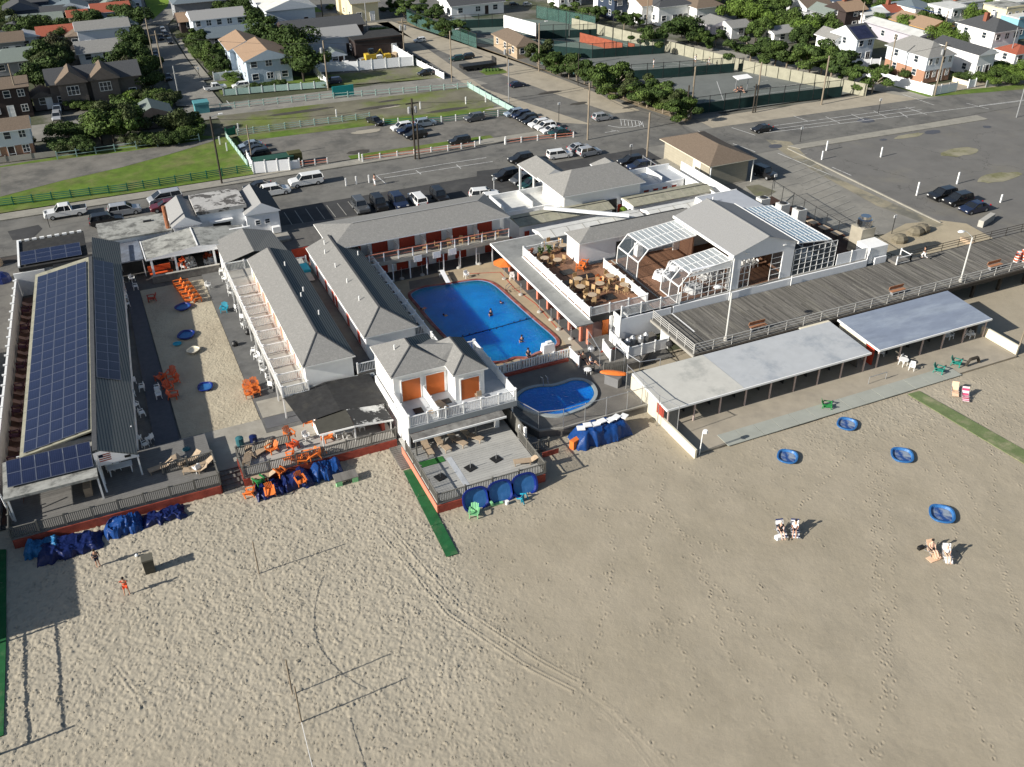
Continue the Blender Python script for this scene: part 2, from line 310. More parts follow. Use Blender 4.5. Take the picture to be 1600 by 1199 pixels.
sheet('ground', rect(-220, -20, 520, 560), -.16, 'yard')
sheet('sand_plain', rect(-16, -15, 140, 71.5), -.12, 'sand')
rng = np.random.default_rng(3)
def vnoise(shape, cell, r=rng):
    h, w = shape; gh, gw = int(h/cell)+3, int(w/cell)+3; g = r.random((gh, gw))
    y = np.arange(h)/cell; x = np.arange(w)/cell; yi = y.astype(int); xi = x.astype(int); fy = (y-yi)[:, None]; fx = (x-xi)[None, :]
    fy = fy*fy*(3-2*fy); fx = fx*fx*(3-2*fx)
    a = g[yi][:, xi]; b = g[yi][:, xi+1]; c = g[yi+1][:, xi]; d_ = g[yi+1][:, xi+1]
    return (a*(1-fx)+b*fx)*(1-fy)+(c*(1-fx)+d_*fx)*fy
def sand_mesh(name, x0, y0, x1, y1, step, dens, n_prints, mname, trails=(), ruts=(), base=0.0, amp=1.0, flat=()):
    xs = np.arange(x0, x1+step/2, step); ys = np.arange(y0, y1+step/2, step); H, Wd = len(ys), len(xs)
    Z = (vnoise((H, Wd), 60)-.5)*.10+(vnoise((H, Wd), 18)-.5)*.035+(vnoise((H, Wd), 5)-.5)*.012+(vnoise((H, Wd), 2)-.5)*.006
    D = dens(xs[None, :], ys[:, None])
    Z += D*((vnoise((H, Wd), 3)-.5)*.035+(vnoise((H, Wd), 1.6)-.5)*.06)*amp
    def stamp(px, py, ang, L_, w_, dep):
        ci = int((py-y0)/step); cj = int((px-x0)/step); k = int(L_*1.9/step)+1
        i0, i1, j0, j1 = max(0, ci-k), min(H, ci+k+1), max(0, cj-k), min(Wd, cj+k+1)
        if i1-i0 < 2 or j1-j0 < 2: return
        X = xs[None, j0:j1]-px; Y = ys[i0:i1, None]-py; c, s = math.cos(ang), math.sin(ang)
        u = (X*c+Y*s)/L_; v = (-X*s+Y*c)/w_; r2 = u*u+v*v
        Z[i0:i1, j0:j1] += dep*(-np.exp(-r2*1.6)+.55*np.exp(-(np.sqrt(r2)-1.45)**2*5))
    n = 0
    while n < n_prints:
        px = rng.uniform(x0, x1); py = rng.uniform(y0, y1); dv = float(dens(px, py))
        if rng.random() < dv: stamp(px, py, rng.normal(1.6, .9), rng.uniform(.07, .12), rng.uniform(.04, .065), rng.uniform(.035, .085)*amp)
        n += 1
    for T in trails:          # lines of single footprints
        for (ax, ay), (bx, by) in zip(T[:-1], T[1:]):
            L_ = math.hypot(bx-ax, by-ay); k = max(1, int(L_/.68)); ang = math.atan2(by-ay, bx-ax)
            for i in range(k):
                t = i/k; sd = .12*(1 if i % 2 else -1); t += rng.normal(0, .2)/k
                stamp(ax+(bx-ax)*t-math.sin(ang)*sd+rng.normal(0, .07), ay+(by-ay)*t+math.cos(ang)*sd+rng.normal(0, .07), ang+rng.normal(0, .2), .14, .07, rng.uniform(.04, .085))
    for pts, w_, dep in ruts:  # wheel ruts and dragged lines
        for (ax, ay), (bx, by) in zip(pts[:-1], pts[1:]):
            L_ = math.hypot(bx-ax, by-ay); k = max(2, int(L_/(step*1.2)))
            for i in range(k):
                t = i/k; stamp(ax+(bx-ax)*t, ay+(by-ay)*t, math.atan2(by-ay, bx-ax), w_*1.3, w_, dep*.35)
    for fx0, fy0, fx1, fy1, zz in flat:
        mk = (xs[None, :] > fx0) & (xs[None, :] < fx1) & (ys[:, None] > fy0) & (ys[:, None] < fy1); Z = np.where(mk, np.minimum(Z, zz), Z)
    co = np.empty((H, Wd, 3), np.float32); co[..., 0] = xs[None, :]; co[..., 1] = ys[:, None]; co[..., 2] = Z+base
    idx = np.arange(H*Wd).reshape(H, Wd); q = np.stack([idx[:-1, :-1], idx[:-1, 1:], idx[1:, 1:], idx[1:, :-1]], -1).reshape(-1, 4)
    me = bpy.data.meshes.new(name); me.vertices.add(H*Wd); me.vertices.foreach_set('co', co.ravel())
    me.loops.add(q.size); me.loops.foreach_set('vertex_index', q.ravel().astype(np.int32)); me.polygons.add(len(q))
    me.polygons.foreach_set('loop_start', np.arange(0, q.size, 4, dtype=np.int32)); me.polygons.foreach_set('loop_total', np.full(len(q), 4, np.int32))
    me.polygons.foreach_set('use_smooth', np.ones(len(q), bool)); me.update(calc_edges=True); me.materials.append(M[mname]); at_ = me.attributes.new('churn', 'FLOAT', 'POINT'); at_.data.foreach_set('value', np.broadcast_to(D, Z.shape).astype(np.float32).ravel())
    return part(name, me, None, None, 'structure')
def sst(a, b, x): t = np.clip((x-a)/(b-a), 0, 1); return t*t*(3-2*t)
def beach_density(x, y):
    left = (1-sst(15, 22, x-(y-50)*.10))*(.35+.65*sst(38, 50, y+0*x))
    court = np.exp(-(((x-11)/9)**2+((y-44)/9)**2))*.5
    wallz = np.exp(-(((x-36)/6)**2+((y-61)/3.0)**2))*.75
    deckz = np.exp(-(((x-24)/6)**2+((y-55.5)/2.5)**2))*.35
    right = np.exp(-(((x-62)/13)**2+((y-53)/3.2)**2))*.55
    far_r = np.exp(-(((x-74)/8)**2+((y-46)/8)**2))*.30
    return np.clip(left+court+wallz+deckz+right+far_r+.008, 0, 1)
P2 = lambda *l: [tuple(at(*p)[:2]) for p in l]
trails = [P2((1040, 740), (1010, 850), (1035, 960), (1090, 1060), (1070, 1130)), P2((1095, 905), (1150, 965), (1190, 1020), (1260, 1080), (1310, 1130), (1350, 1199)),
          P2((1120, 915), (1180, 975), (1240, 1010), (1300, 1090), (1380, 1199)), P2((1355, 700), (1365, 830), (1370, 1000), (1385, 1100)), P2((1370, 735), (1375, 900), (1400, 1120)),
          P2((1330, 700), (1280, 760), (1240, 800)), P2((1255, 770), (1252, 800)), P2((1420, 640), (1470, 740), (1500, 860), (1520, 1000)), P2((1440, 650), (1520, 780), (1590, 950)),
          P2((720, 900), (790, 980), (880, 1040), (980, 1130), (1060, 1199)), P2((600, 830), (650, 900), (730, 960), (830, 1010)), P2((930, 760), (960, 860), (940, 980), (900, 1100)),
          P2((1380, 720), (1400, 900), (1370, 1199)), P2((700, 900), (690, 1040), (640, 1199)), P2((870, 790), (1000, 800), (1150, 870)), P2((1180, 905), (1200, 950)), P2((1000, 990), (1080, 970), (1120, 950)),
          P2((1460, 900), (1490, 1040), (1560, 1199)), P2((1550, 700), (1560, 860), (1600, 1000)), P2((1000, 700), (1180, 780), (1300, 860)), P2((1020, 760), (1100, 890), (1130, 1010), (1250, 1199))]
ruts = [(P2((590, 830), (700, 960), (820, 1040), (900, 1080)), .10, .09), (P2((610, 825), (720, 950), (840, 1030), (905, 1065)), .10, .09),
        (P2((905, 1070), (960, 1110), (1010, 1160), (1050, 1199)), .07, .06), (P2((905, 1085), (950, 1120), (990, 1160), (1020, 1199)), .07, .06),
        (P2((840, 1030), (900, 1025), (905, 1065)), .08, .04), (P2((255, 960), (262, 1040), (270, 1130)), .05, .035),
        (P2((1180, 700), (1290, 700), (1340, 690)), .06, .02), (P2((1420, 660), (1480, 760), (1530, 830)), .08, .03), (P2((180, 1040), (210, 1080), (225, 1110)), .12, .06), (P2((180, 1199), (225, 1160), (250, 1130)), .12, .05)]
sand_mesh('sand', -15.5, 18, 86, 70.3, .09, beach_density, 62000, 'sand', trails, ruts,
          flat=((-12.7, 67.6, 3.6, 71, -.14), (3.4, 68.0, 20, 71, -.14), (19.1, 57.6, 28.8, 71, -.14), (28.6, 63.3, 50, 71, -.14), (42.7, 55.2, 90, 71, -.14)))
sand_mesh('courtyard_sand', 1.5, 77.0, 8.7, 109, .08, lambda x, y: 1.0+0*x*y, 3600, 'sand_yard', base=.12, amp=.55)
# club yard: concrete base, strips
sheet('club_pavement', [(-14.5, 70.5), (50, 70.3), (50, 118), (-14.5, 124)], .03, 'concrete_dk', thick=.1)
sheet('courtyard_walk', [(8.75, 74.5), (13, 74.5), (13, 110.5), (8.75, 110.5)], .16, mat('grey_walk', (.13, .13, .125), .9, .12, 1.2, col2=(.10, .10, .098)), thick=.1)
sheet('courtyard_mat', [(-.9, 75.8), (1.3, 75.8), (1.45, 112), (.1, 112)], .15, 'paver', thick=.1)
sheet('plaza', [(-1, 70.6), (13, 70.6), (13, 74.45), (13, 76.95), (-1, 76.95)], .13, mat('pale_plaza_concrete', (.33, .31, .265), .9, .1, 1.0, col2=(.27, .25, .21), fac=(.4, .7)), thick=.1)
sheet('plaza_patch', [(8.95, 75.1), (12.3, 75.1), (12.3, 76.9), (8.95, 76.9)], .185, mat('slate_patch', (.11, .112, .118), .9, .1, 1.0), thick=.04)
sheet('plaza_slab', [(8.95, 77), (12.6, 77), (12.6, 80), (8.95, 80)], .19, mat('pale_plaza_concrete', (0, 0, 0)), thick=.05)
# streets
sheet('street', [(-60, 126.2), (92, 126.2), (92, 138.2), (70, 138.2), (-60, 138.6)], .02, 'asphalt')
sheet('sidewalk', [(-60, 138.7), (69.5, 138.3), (69.5, 140.6), (-60, 141.2)], .14, 'sidewalk', thick=.14)
sheet('club_parking', [(-60, 116), (80, 116), (80, 126.19), (-60, 126.19)], .012, 'asphalt_dk')
sheet('crossing', [(70, 90), (101, 82), (101, 138), (70, 138)], .004, 'asphalt_sandy')
sheet('car_park', [(100.4, 70), (190, 70), (190, 116.2), (100.4, 116.2)], .03, 'asphalt_lot')
sheet('right_street', [(92.1, 116.3), (190, 116.3), (190, 128), (92.1, 129.6)], .024, 'asphalt')
sheet('right_street_strip', [(95.5, 129.7), (190, 124), (190, 131), (122, 133.8), (95.5, 134.6)], .03, 'conc_road')
sheet('right_sidewalk', [(102, 115), (140, 113.2), (140, 115.6), (101, 116.9)], .13, 'sidewalk', thick=.1)
sheet('avenue', [(69.5, 138.25), (93, 136), (90, 260), (60, 300), (60, 200), (66, 200)], .016, 'asphalt')
sheet('avenue_strip', [tuple(at(*p)[:2]) for p in ((560, 30), (600, 30), (760, 140), (925, 195), (835, 190), (740, 140), (660, 90))], .03, 'conc_road')
sheet('avenue_strip', [tuple(at(*p)[:2]) for p in ((588, 36), (612, 34), (760, 80), (880, 125), (1000, 173), (960, 178), (860, 145), (700, 85))], .03, 'conc_road')
sheet('avenue_verge', [tuple(at(*p)[:2]) for p in ((618, 34), (640, 33), (760, 78), (870, 118), (1082, 186), (1070, 190), (1000, 168), (880, 120), (740, 70))], .05, mat('sandy_verge', (.25, .20, .13), .98, .15, .5, col2=(.13, .13, .06), fac=(.5, .65)))
sheet('upper_road', [(-60, 172.6), (72, 169.9), (70, 177.5), (-60, 183)], .022, 'asphalt_sandy')
sheet('left_road', [tuple(at(*p)[:2]) for p in ((222, 40), (262, 40), (270, 60), (290, 90), (317, 125), (352, 168), (276, 166), (261, 125), (245, 90), (230, 60))], .028, 'asphalt_sandy')
sheet('left_road', [tuple(at(*p)[:2]) for p in ((218, 39), (262, 39), (330, -40), (290, -40))], .028, 'asphalt_sandy')
sheet('left_road', [tuple(at(*p)[:2]) for p in ((222, 50), (240, 50), (215, -30), (195, -30))], .034, 'asphalt_sandy')
sheet('left_sidewalk', [tuple(at(*p)[:2]) for p in ((272, 58), (280, 56), (302, 90), (330, 124), (318, 126), (292, 90))], .05, 'sidewalk')
sheet('park_lawn', [tuple(at(*p)[:2]) for p in ((320, -60), (380, 26), (470, 22), (560, 20), (760, 8), (1100, -70))], -.02, 'park')
sheet('park_lawn', [tuple(at(*p)[:2]) for p in ((222, -10), (270, -20), (262, 10), (238, 32))], .05, 'park')
sheet('park_road', [tuple(at(*p)[:2]) for p in ((440, 22), (580, 16), (760, 12), (780, 20), (700, 26), (600, 34), (560, 38), (470, 34))], .04, 'asphalt')
# lots
sheet('grass_field', [(-60, 142), (22.3, 141.4), (22.3, 159), (16, 164), (-60, 158)], .01, 'grass')
sheet('gravel_track', [tuple(at(*p)[:2]) for p in ((0, 262), (90, 250), (200, 237), (300, 222), (345, 214), (330, 222), (270, 240), (190, 262), (100, 282), (0, 308))], .03, 'gravel')
sheet('gravel_lot', [(22.5, 141.5), (69, 141), (68.6, 170), (22.5, 173)], .01, 'gravel')
sheet('worn_lawn', [(21.5, 160), (67.9, 156.5), (67.9, 169.4), (21.5, 172.3)], .03, 'grass_worn')
sheet('verge_grass', [(22.5, 157), (67, 154.2), (67, 156.4), (22.5, 160)], .035, 'grass')
sheet('verge_grass', [(36.5, 141.3), (60.5, 140.9), (60.5, 142.4), (36.5, 142.9)], .035, 'grass')
sheet('house_lawn', [tuple(at(*p)[:2]) for p in ((505, 118), (660, 105), (690, 122), (505, 136))], .03, 'grass_worn')
sheet('house_lawn', [tuple(at(*p)[:2]) for p in ((335, 128), (500, 118), (500, 138), (345, 148))], .028, 'grass')
# right hand lawns behind the white fence
sheet('house_lawn', [tuple(at(*p)[:2]) for p in ((1335, 118), (1345, 112), (1460, 145), (1600, 132), (1600, 140), (1450, 152))], .04, 'grass')
sheet('house_path', [tuple(at(*p)[:2]) for p in ((985, 50), (1330, 118), (1460, 152), (1440, 156), (1300, 130), (980, 62))], .036, 'sidewalk')
# dark patches, manholes and joints on the roads
def patch(pts, z=.04, m_='asphalt_dk', name='road_patch'): return sheet(name, [tuple(at(*p)[:2]) for p in pts], z, m_)
patch(((12, 362), (60, 352), (66, 358), (52, 372), (20, 376))); patch(((745, 268), (800, 262), (812, 270), (790, 280), (745, 276)))
patch(((452, 340), (560, 318), (640, 300), (760, 292), (760, 318), (640, 332), (500, 368)), .018, 'asphalt_dk')
def blob(px, py, rx, ry, name='manhole_cover', m_='paver', z=.05):
    c = at(px, py); mb = MB(); n = 18; mb.face([(c.x+rx*math.cos(2*math.pi*k/n)*(1+.15*random.uniform(-1, 1)), c.y+ry*math.sin(2*math.pi*k/n)*(1+.15*random.uniform(-1, 1)), z) for k in range(n)])
    return part(name, mb, m_, None, 'structure')
for a in ((1212, 229, 1.2, .9), (1353, 189, 1.6, 1.1), (1457, 207, 1.6, .9), (1542, 199, .8, .6), (995, 262, .5, .4), (1380, 219, .7, .4)): blob(*a, name='water_stain')
M['mud'] = mat('mud_patch', (.06, .055, .047), .95, .2, 1)
for a in ((560, 238, 1.8, .9), (590, 168, 4, .6), (610, 158, 2.5, .5), (470, 175, 6, .7), (700, 172, 4, .7), (860, 145, 2.6, .7), (905, 162, 1.8, .6), (985, 168, 1.6, .5)): blob(*a, name='mud_patch', m_='mud', z=.055)
for a in ((573, 206, 2.6, 1), (610, 168, 2, .4), (775, 170, 2, .5)): blob(*a, name='dry_patch', m_=mat('dry_patch', (.33, .30, .24), .95, .1, 1), z=.056)
for a in ((1500, 238, 3.6, 1.6), (1560, 278, 4, 1.5), (1420, 213, 3, .8)): blob(*a, name='dry_patch', m_=mat('dry_patch2', (.26, .24, .17), .95, .15, .6, col2=(.14, .14, .06)), z=.057)
# painted lines
def line(a, b, w=.12, z=.06, m_='line', name='road_marking'):
    a = at(*a) if len(a) == 2 else Vector(a); b = at(*b) if len(b) == 2 else Vector(b); d_ = (b-a); d_.z = 0; d_.normalize(); n_ = Vector((-d_.y, d_.x, 0))*w/2
    MK.face([(a.x-n_.x, a.y-n_.y, z), (b.x-n_.x, b.y-n_.y, z), (b.x+n_.x, b.y+n_.y, z), (a.x+n_.x, a.y+n_.y, z)][::1])
MK = MB()
for a, b in (((588, 275), (700, 256)), ((700, 256), (760, 247)), ((600, 279), (770, 253)), ((650, 267), (658, 273)), ((713, 258), (720, 264)), ((588, 275), (603, 288)),
             ((1200, 208), (1600, 158)), ((1205, 203), (1440, 172)), ((1210, 197), (1430, 168)), ((1510, 162), (1545, 171)), ((1410, 148), (1460, 165)), ((1415, 168), (1448, 180)),
             ((1530, 166), (1600, 157)), ((1240, 182), (1262, 190)), ((1290, 183), (1312, 193)), ((1330, 179), (1350, 188)), ((1365, 174), (1385, 184)), ((1405, 176), (1418, 184)),
             ((1143, 200), (1180, 212)), ((1180, 208), (1200, 208)), ((955, 204), (968, 206)), ((1090, 205), (1110, 214)), ((1145, 225), (1180, 238)), ((354, 158), (359, 164)), ((706, 133), (716, 138)),
             ((945, 208), (965, 205)), ((1300, 262), (1330, 275)), ((1215, 240), (1300, 275))): line(a, b)
for k in range(7): line((970+k*5.6, 188+k*.5), (971+k*5.8, 197+k*.4), .1)
for a, b in (((950, 197), (968, 200)), ((968, 200), (990, 199)), ((990, 199), (1003, 195)), ((1003, 195), (1000, 190)), ((1000, 190), (968, 187))): line(a, b, .15)
part('road_marking', MK, 'line', None, 'structure')
MK = MB()
for k in range(16):      # faded parking bays on the wide crossing
    a = at(1262+k*7.4, 240+k*8.3); MK.face([(a.x-.05, a.y-.05, .05), (a.x-6, a.y-1.5, .05), (a.x-6, a.y-1.4, .05), (a.x-.05, a.y+.08, .05)][::-1])
for k in range(8): a = at(456+k*17, 352-k*3.0); MK.face([(a.x, a.y, .05), (a.x+.1, a.y, .05), (a.x+.1, a.y+4.6, .05), (a.x, a.y+4.6, .05)])
part('bay_marking', MK, mat('faded_line', (.30, .29, .26), .9, .2, 2), None, 'structure')
# kerbs
mb = MB(); mb.box(-60, 138.52, 0, 69.5, 138.7, .15); mb.bar((100.3, 84, .08), (100.3, 116, .08), .25, h=.18)
part('kerb', mb, 'sidewalk', None, 'structure')
sheet('sand_drift', [tuple(at(*p)[:2]) for p in ((1370, 400), (1372, 372), (1415, 350), (1470, 345), (1510, 350), (1600, 400), (1600, 420), (1430, 420))], .045, 'sand_far')
sheet('sand_drift', [tuple(at(*p)[:2]) for p in ((1195, 218), (1235, 222), (1260, 245), (1300, 275), (1380, 312), (1475, 352), (1462, 356), (1370, 322), (1285, 275), (1225, 240))], .047, mat('thin_sand', (.27, .24, .17), .95, .2, .5, col2=(.15, .145, .12), fac=(.45, .6)))
# ================================================================ BUILDING HELPERS
def hip(mb, x0, y0, x1, y1, z, zr, ax, ha=0., hb=0., mi=0, mi2=None, gable=1, th=.12):
    'ridge roof with eave fascia; ax x or y; ha/hb how far the ridge stops short at either end'
    mi2 = mi if mi2 is None else mi2
    if ax == 'y':
        xm = (x0+x1)/2; a = (xm, y0+ha, zr); b = (xm, y1-hb, zr)
        mb.face([(x0, y0, z), a, b, (x0, y1, z)][::-1], mi); mb.face([(x1, y0, z), (x1, y1, z), b, a], mi2)
        mb.face([(x0, y0, z), (x1, y0, z), a], mi if ha > .05 else gable); mb.face([(x0, y1, z), b, (x1, y1, z)], mi if hb > .05 else gable)
    else:
        ym = (y0+y1)/2; a = (x0+ha, ym, zr); b = (x1-hb, ym, zr)
        mb.face([(x0, y0, z), (x1, y0, z), b, a], mi); mb.face([(x0, y1, z), a, b, (x1, y1, z)], mi2)
        mb.face([(x0, y0, z), a, (x0, y1, z)], mi if ha > .05 else gable); mb.face([(x1, y0, z), (x1, y1, z), b], mi if hb > .05 else gable)
    for q in ((x0, y0, x1, y0+.06), (x0, y1-.06, x1, y1), (x0, y0+.06, x0+.06, y1-.06), (x1-.06, y0+.06, x1, y1-.06)): mb.box(q[0], q[1], z-th-.01, q[2], q[3], z-.004, gable)
    mb.face([(x0, y0, z-th-.02), (x0, y1, z-th-.02), (x1, y1, z-th-.02), (x1, y0, z-th-.02)], gable)
def ridge_cap(par, a, b, m_='shingle_dk', w=.22):
    mb = MB(); mb.bar(a, b, w, h=.05); part('ridge_cap', mb, m_, par)
def railing(par, a, b, z, h=1.05, m_='white', ps=2.2, bs=.16, bw=.045, name='railing', solid=False, pw=.12, top=True):
    'posts and pickets between two plan points; a is (x, y)'
    a = Vector((*a, z)); b = Vector((*b, z)); d_ = b-a; L_ = d_.length; u = d_/L_
    mb = MB(); up = Vector((0, 0, 1))
    mb.bar(a+up*(h-.05), b+up*(h-.05), .09, h=.07); mb.bar(a+up*.12, b+up*.12, .06, h=.06)
    r = part(name, mb, m_, par)
    n = max(1, round(L_/ps)); key = ('post', h, m_, pw)
    if key not in CACHE: q = MB(); q.box(-pw/2, -pw/2, 0, pw/2, pw/2, h+.08); q.box(-pw/2-.02, -pw/2-.02, h+.08, pw/2+.02, pw/2+.02, h+.12); CACHE[key] = q.mesh('post', m_)
    for i in range(n+1): link('post', CACHE[key], r, None, a+d_*(i/n))
    mb = MB()
    if solid: mb.bar(a+up*(h*.5+.03), b+up*(h*.5+.03), .04, h=h-.24)
    else:
        k = int(L_/bs)
        for i in range(1, k):
            p = a+u*(L_*i/k); mb.cbox(p+up*(h*.5+.03), (bw, bw, h-.2), math.atan2(u.y, u.x))
    part('panel' if solid else 'pickets', mb, m_, r, None if solid else 'stuff')
    return r
CACHE = {}
def door(par, c, w, h, face, m_='red', frame='white', name='door', t=.05):
    'face: which way it looks: -y, -x, +x'
    mb = MB(); x, y, z = c
    if face == '-y': mb.box(x-w/2, y-t, z, x+w/2, y, z+h)
    else: s = -1 if face == '-x' else 1; mb.box(x, y-w/2, z, x+s*t, y+w/2, z+h)
    o = part(name, mb, m_, par)
    f = MB(); g = .09
    if face == '-y':
        f.box(x-w/2-g, y-t-.02, z, x-w/2, y+.01, z+h+g); f.box(x+w/2, y-t-.02, z, x+w/2+g, y+.01, z+h+g); f.box(x-w/2, y-t-.02, z+h, x+w/2, y+.01, z+h+g)
    else:
        e = x+s*(t+.02); f.box(x-s*.01, y-w/2-g, z, e, y-w/2, z+h+g); f.box(x-s*.01, y+w/2, z, e, y+w/2+g, z+h+g); f.box(x-s*.01, y-w/2, z+h, e, y+w/2, z+h+g)
    part('frame', f, frame, o); return o
def window(par, c, w, h, face, n=1, frame='white', gm='glass_dark', name='window'):
    x, y, z = c; mb = MB(); g = .08; t = .06
    def bx(mb, u0, v0, u1, v1, d0, d1):
        if face == '-y': mb.box(x+u0, y-d1, z+v0, x+u1, y-d0, z+v1)
        elif face == '-x': mb.box(x-d1, y+u0, z+v0, x-d0, y+u1, z+v1)
        else: mb.box(x+d0, y+u0, z+v0, x+d1, y+u1, z+v1)
    for q in ((-w/2, 0, -w/2+g, h), (w/2-g, 0, w/2, h), (-w/2+g, 0, w/2-g, g), (-w/2+g, h-g, w/2-g, h)): bx(mb, *q, 0, t)
    for i in range(1, n): u = -w/2+w*i/n; bx(mb, u-.04, g, u+.04, h-g, 0, t)
    bx(mb, -w/2+g, h*.5-.025, w/2-g, h*.5+.025, .02, t-.01)
    o = part(name, mb, frame, par); p = MB(); bx(p, -w/2+g, g, w/2-g, h-g, .004, .02); part('pane', p, gm, o); return o
def walls(par, x0, y0, x1, y1, z0, z1, m_='white', name='wall', th=.15, sides='swne'):
    for s in sides:
        mb = MB()
        if s == 's': mb.box(x0, y0, z0, x1, y0+th, z1)
        if s == 'n': mb.box(x0, y1-th, z0, x1, y1, z1)
        if s == 'w': mb.box(x0, y0+th, z0, x0+th, y1-th, z1)
        if s == 'e': mb.box(x1-th, y0+th, z0, x1, y1-th, z1)
        part(name, mb, m_, par)
def bp(name, par, m_, *boxes, **k):
    mb = MB()
    for b_ in boxes: mb.box(*b_)
    return part(name, mb, m_, par, **k)
# ================================================================ SOLAR BUILDING
T = thing('cabana_building', 'long low building on the left whose roof is covered in blue solar panels', 'building', (-6, 75, 0))
T.location = (0, 0, 0)
sk = lambda y: .066*(y-75)
def skb(mb, x0, y0, z0a, x1, y1, z1a, th=.06, mi=0, extra=0):
    'slab between (x0,z0a) and (x1,z1a), from y0 to y1, following the skew of the building'
    b = [(x0+sk(y0), y0, z0a), (x1+sk(y0), y0, z1a), (x1+sk(y1), y1, z1a), (x0+sk(y1), y1, z0a)]
    mb.hexa([(p[0], p[1], p[2]-th) for p in b], b, mi)
M['panel'] = mat('photovoltaic_cells', (.013, .019, .050), .3, .25, .8, spec=.5, col2=(.020, .027, .066), stripes=('X', .155, (.055, .07, .13), .07), coat=.1)
M['panel_dk'] = mat('photovoltaic_cells_shade_tint', (.016, .018, .045), .3, .22, .8, spec=.5, col2=(.024, .024, .055), stripes=('X', .155, (.06, .07, .10), .05), coat=.1)  # cells tinted for the shade of the slope turned from the sun
mb = MB(); skb(mb, -11.3, 75.0, 3.42, -5.4, 111.3, 4.42, .14); part('roof_slope', mb, 'roof_lichen', T)
mb = MB(); skb(mb, -5.39, 71.9, 4.44, -5.0, 111.3, 4.46, .16); part('ridge_shade_strip', mb, 'shingle_dk', T)  # dark strip put in for the roof shade between the panel fields
mb = MB(); skb(mb, -4.99, 71.9, 4.40, -2.1, 117, 3.15, .14); part('roof_slope', mb, mat('ribbed_roofing', (.20, .205, .185), .95, .1, 6, stripes=('X', .22, (.085, .10, .10), .4)), T)
mb = MB(); skb(mb, -11.0, 75, 0.03, -2.3, 110.8, 3.2, .001)
for x in (-10.9, -2.5):
    mb = MB(); mb.hexa([(x+sk(76), 76, .05), (x+.15+sk(76), 76, .05), (x+.15+sk(111), 111, .05), (x+sk(111), 111, .05)], [(x+sk(76), 76, 3.2), (x+.15+sk(76), 76, 3.2), (x+.15+sk(111), 111, 3.2), (x+sk(111), 111, 3.2)]); part('wall', mb, 'white' if x > -5 else 'concrete', T)
bp('wall', T, 'white', (-10.8, 75.9, .95, -2.3, 76.1, 3.3))
pm = MB(); pw, pl = 1.04, 1.62; pm.box(.03, .03, .025, pw-.03, pl-.03, .035); pme = pm.mesh('solar_panel', 'panel')
def panel_frame(w, l):
    q = MB(); 
    for b_ in ((0, 0, 0, w, .03, .045), (0, l-.03, 0, w, l, .045), (0, .03, 0, .03, l-.03, .045), (w-.03, .03, 0, w, l-.03, .045)): q.box(*b_)
    q.m = [1]*len(q.f); q.box(.031, .031, .01, w-.031, l-.031, .035, 0); return q
M['panel_frame'] = mat('panel_frame', (.19, .21, .27), .4, .05, 3, metal=.4)
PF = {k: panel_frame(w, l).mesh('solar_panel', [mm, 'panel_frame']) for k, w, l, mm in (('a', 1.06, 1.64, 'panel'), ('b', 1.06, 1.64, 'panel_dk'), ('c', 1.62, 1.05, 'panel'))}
def array(x, y, z, dx, dz, cols, rows, key, w, l, tilty=0., skew=True):
    ang = math.atan2(dz, dx); 
    for i in range(cols):
        for j in range(rows):
            yy = y+j*(l+.02)*math.cos(tilty); u = i*(w+.02)
            o = link('solar_panel', PF[key], T); o.location = (x+u*math.cos(ang)+(sk(yy) if skew else 0), yy, z+u*math.sin(ang)+j*(l+.02)*math.sin(tilty)+.07+random.uniform(0, .008))
            o.rotation_euler = (tilty, -ang, -.066 if skew else 0)
array(-10.95, 75.3, 3.50, 5.4, .90, 5, 21, 'a', 1.06, 1.64)
array(-4.85, 83.7, 4.36, 2.6, -1.12, 2, 16, 'b', 1.0, 1.64)
array(-12.2, 70.9, 3.50, 6.5, .0, 6, 2, 'a', 1.06, 1.64, .1, False)
array(-10.25, 114.1, 3.55, 6.7, .0, 4, 3, 'c', 1.62, 1.05, .08, False)
bp('front_roof', T, 'roof_stain', (-12.6, 69.7, 3.15, -5.55, 74.9, 3.4)); bp('back_roof', T, 'roof_black', (-10.6, 113.7, 3.0, -3.1, 121.8, 3.42)); bp('back_wall', T, 'white', (-10.4, 114, 0, -3.3, 114.15, 2.98), (-10.4, 114.16, 0, -10.25, 121.5, 2.98))
mb = MB()
for k in range(9): mb.box(-10.6+k*.85, 121.5, 3.42, -10.1+k*.85, 121.8, 3.62)
mb.box(-10.62, 114, 3.42, -10.4, 121.8, 3.6); part('parapet', mb, 'white', T)
bp('roof_hatch', T, 'black', (-7.0, 111.6, 3.0, -3.2, 113.5, 3.3))
for x in (-12.4, -5.7): bp('porch_post', T, 'white', (x, 69.8, .95, x+.14, 69.95, 3.1))
mb = MB(); mb.bar((-5.3, 70.6, .95), (-5.5, 71.8, 3.3), .14); mb.bar((-12.5, 70, .95), (-12.9, 71, 3.1), .12); part('porch_brace', mb, 'white', T)
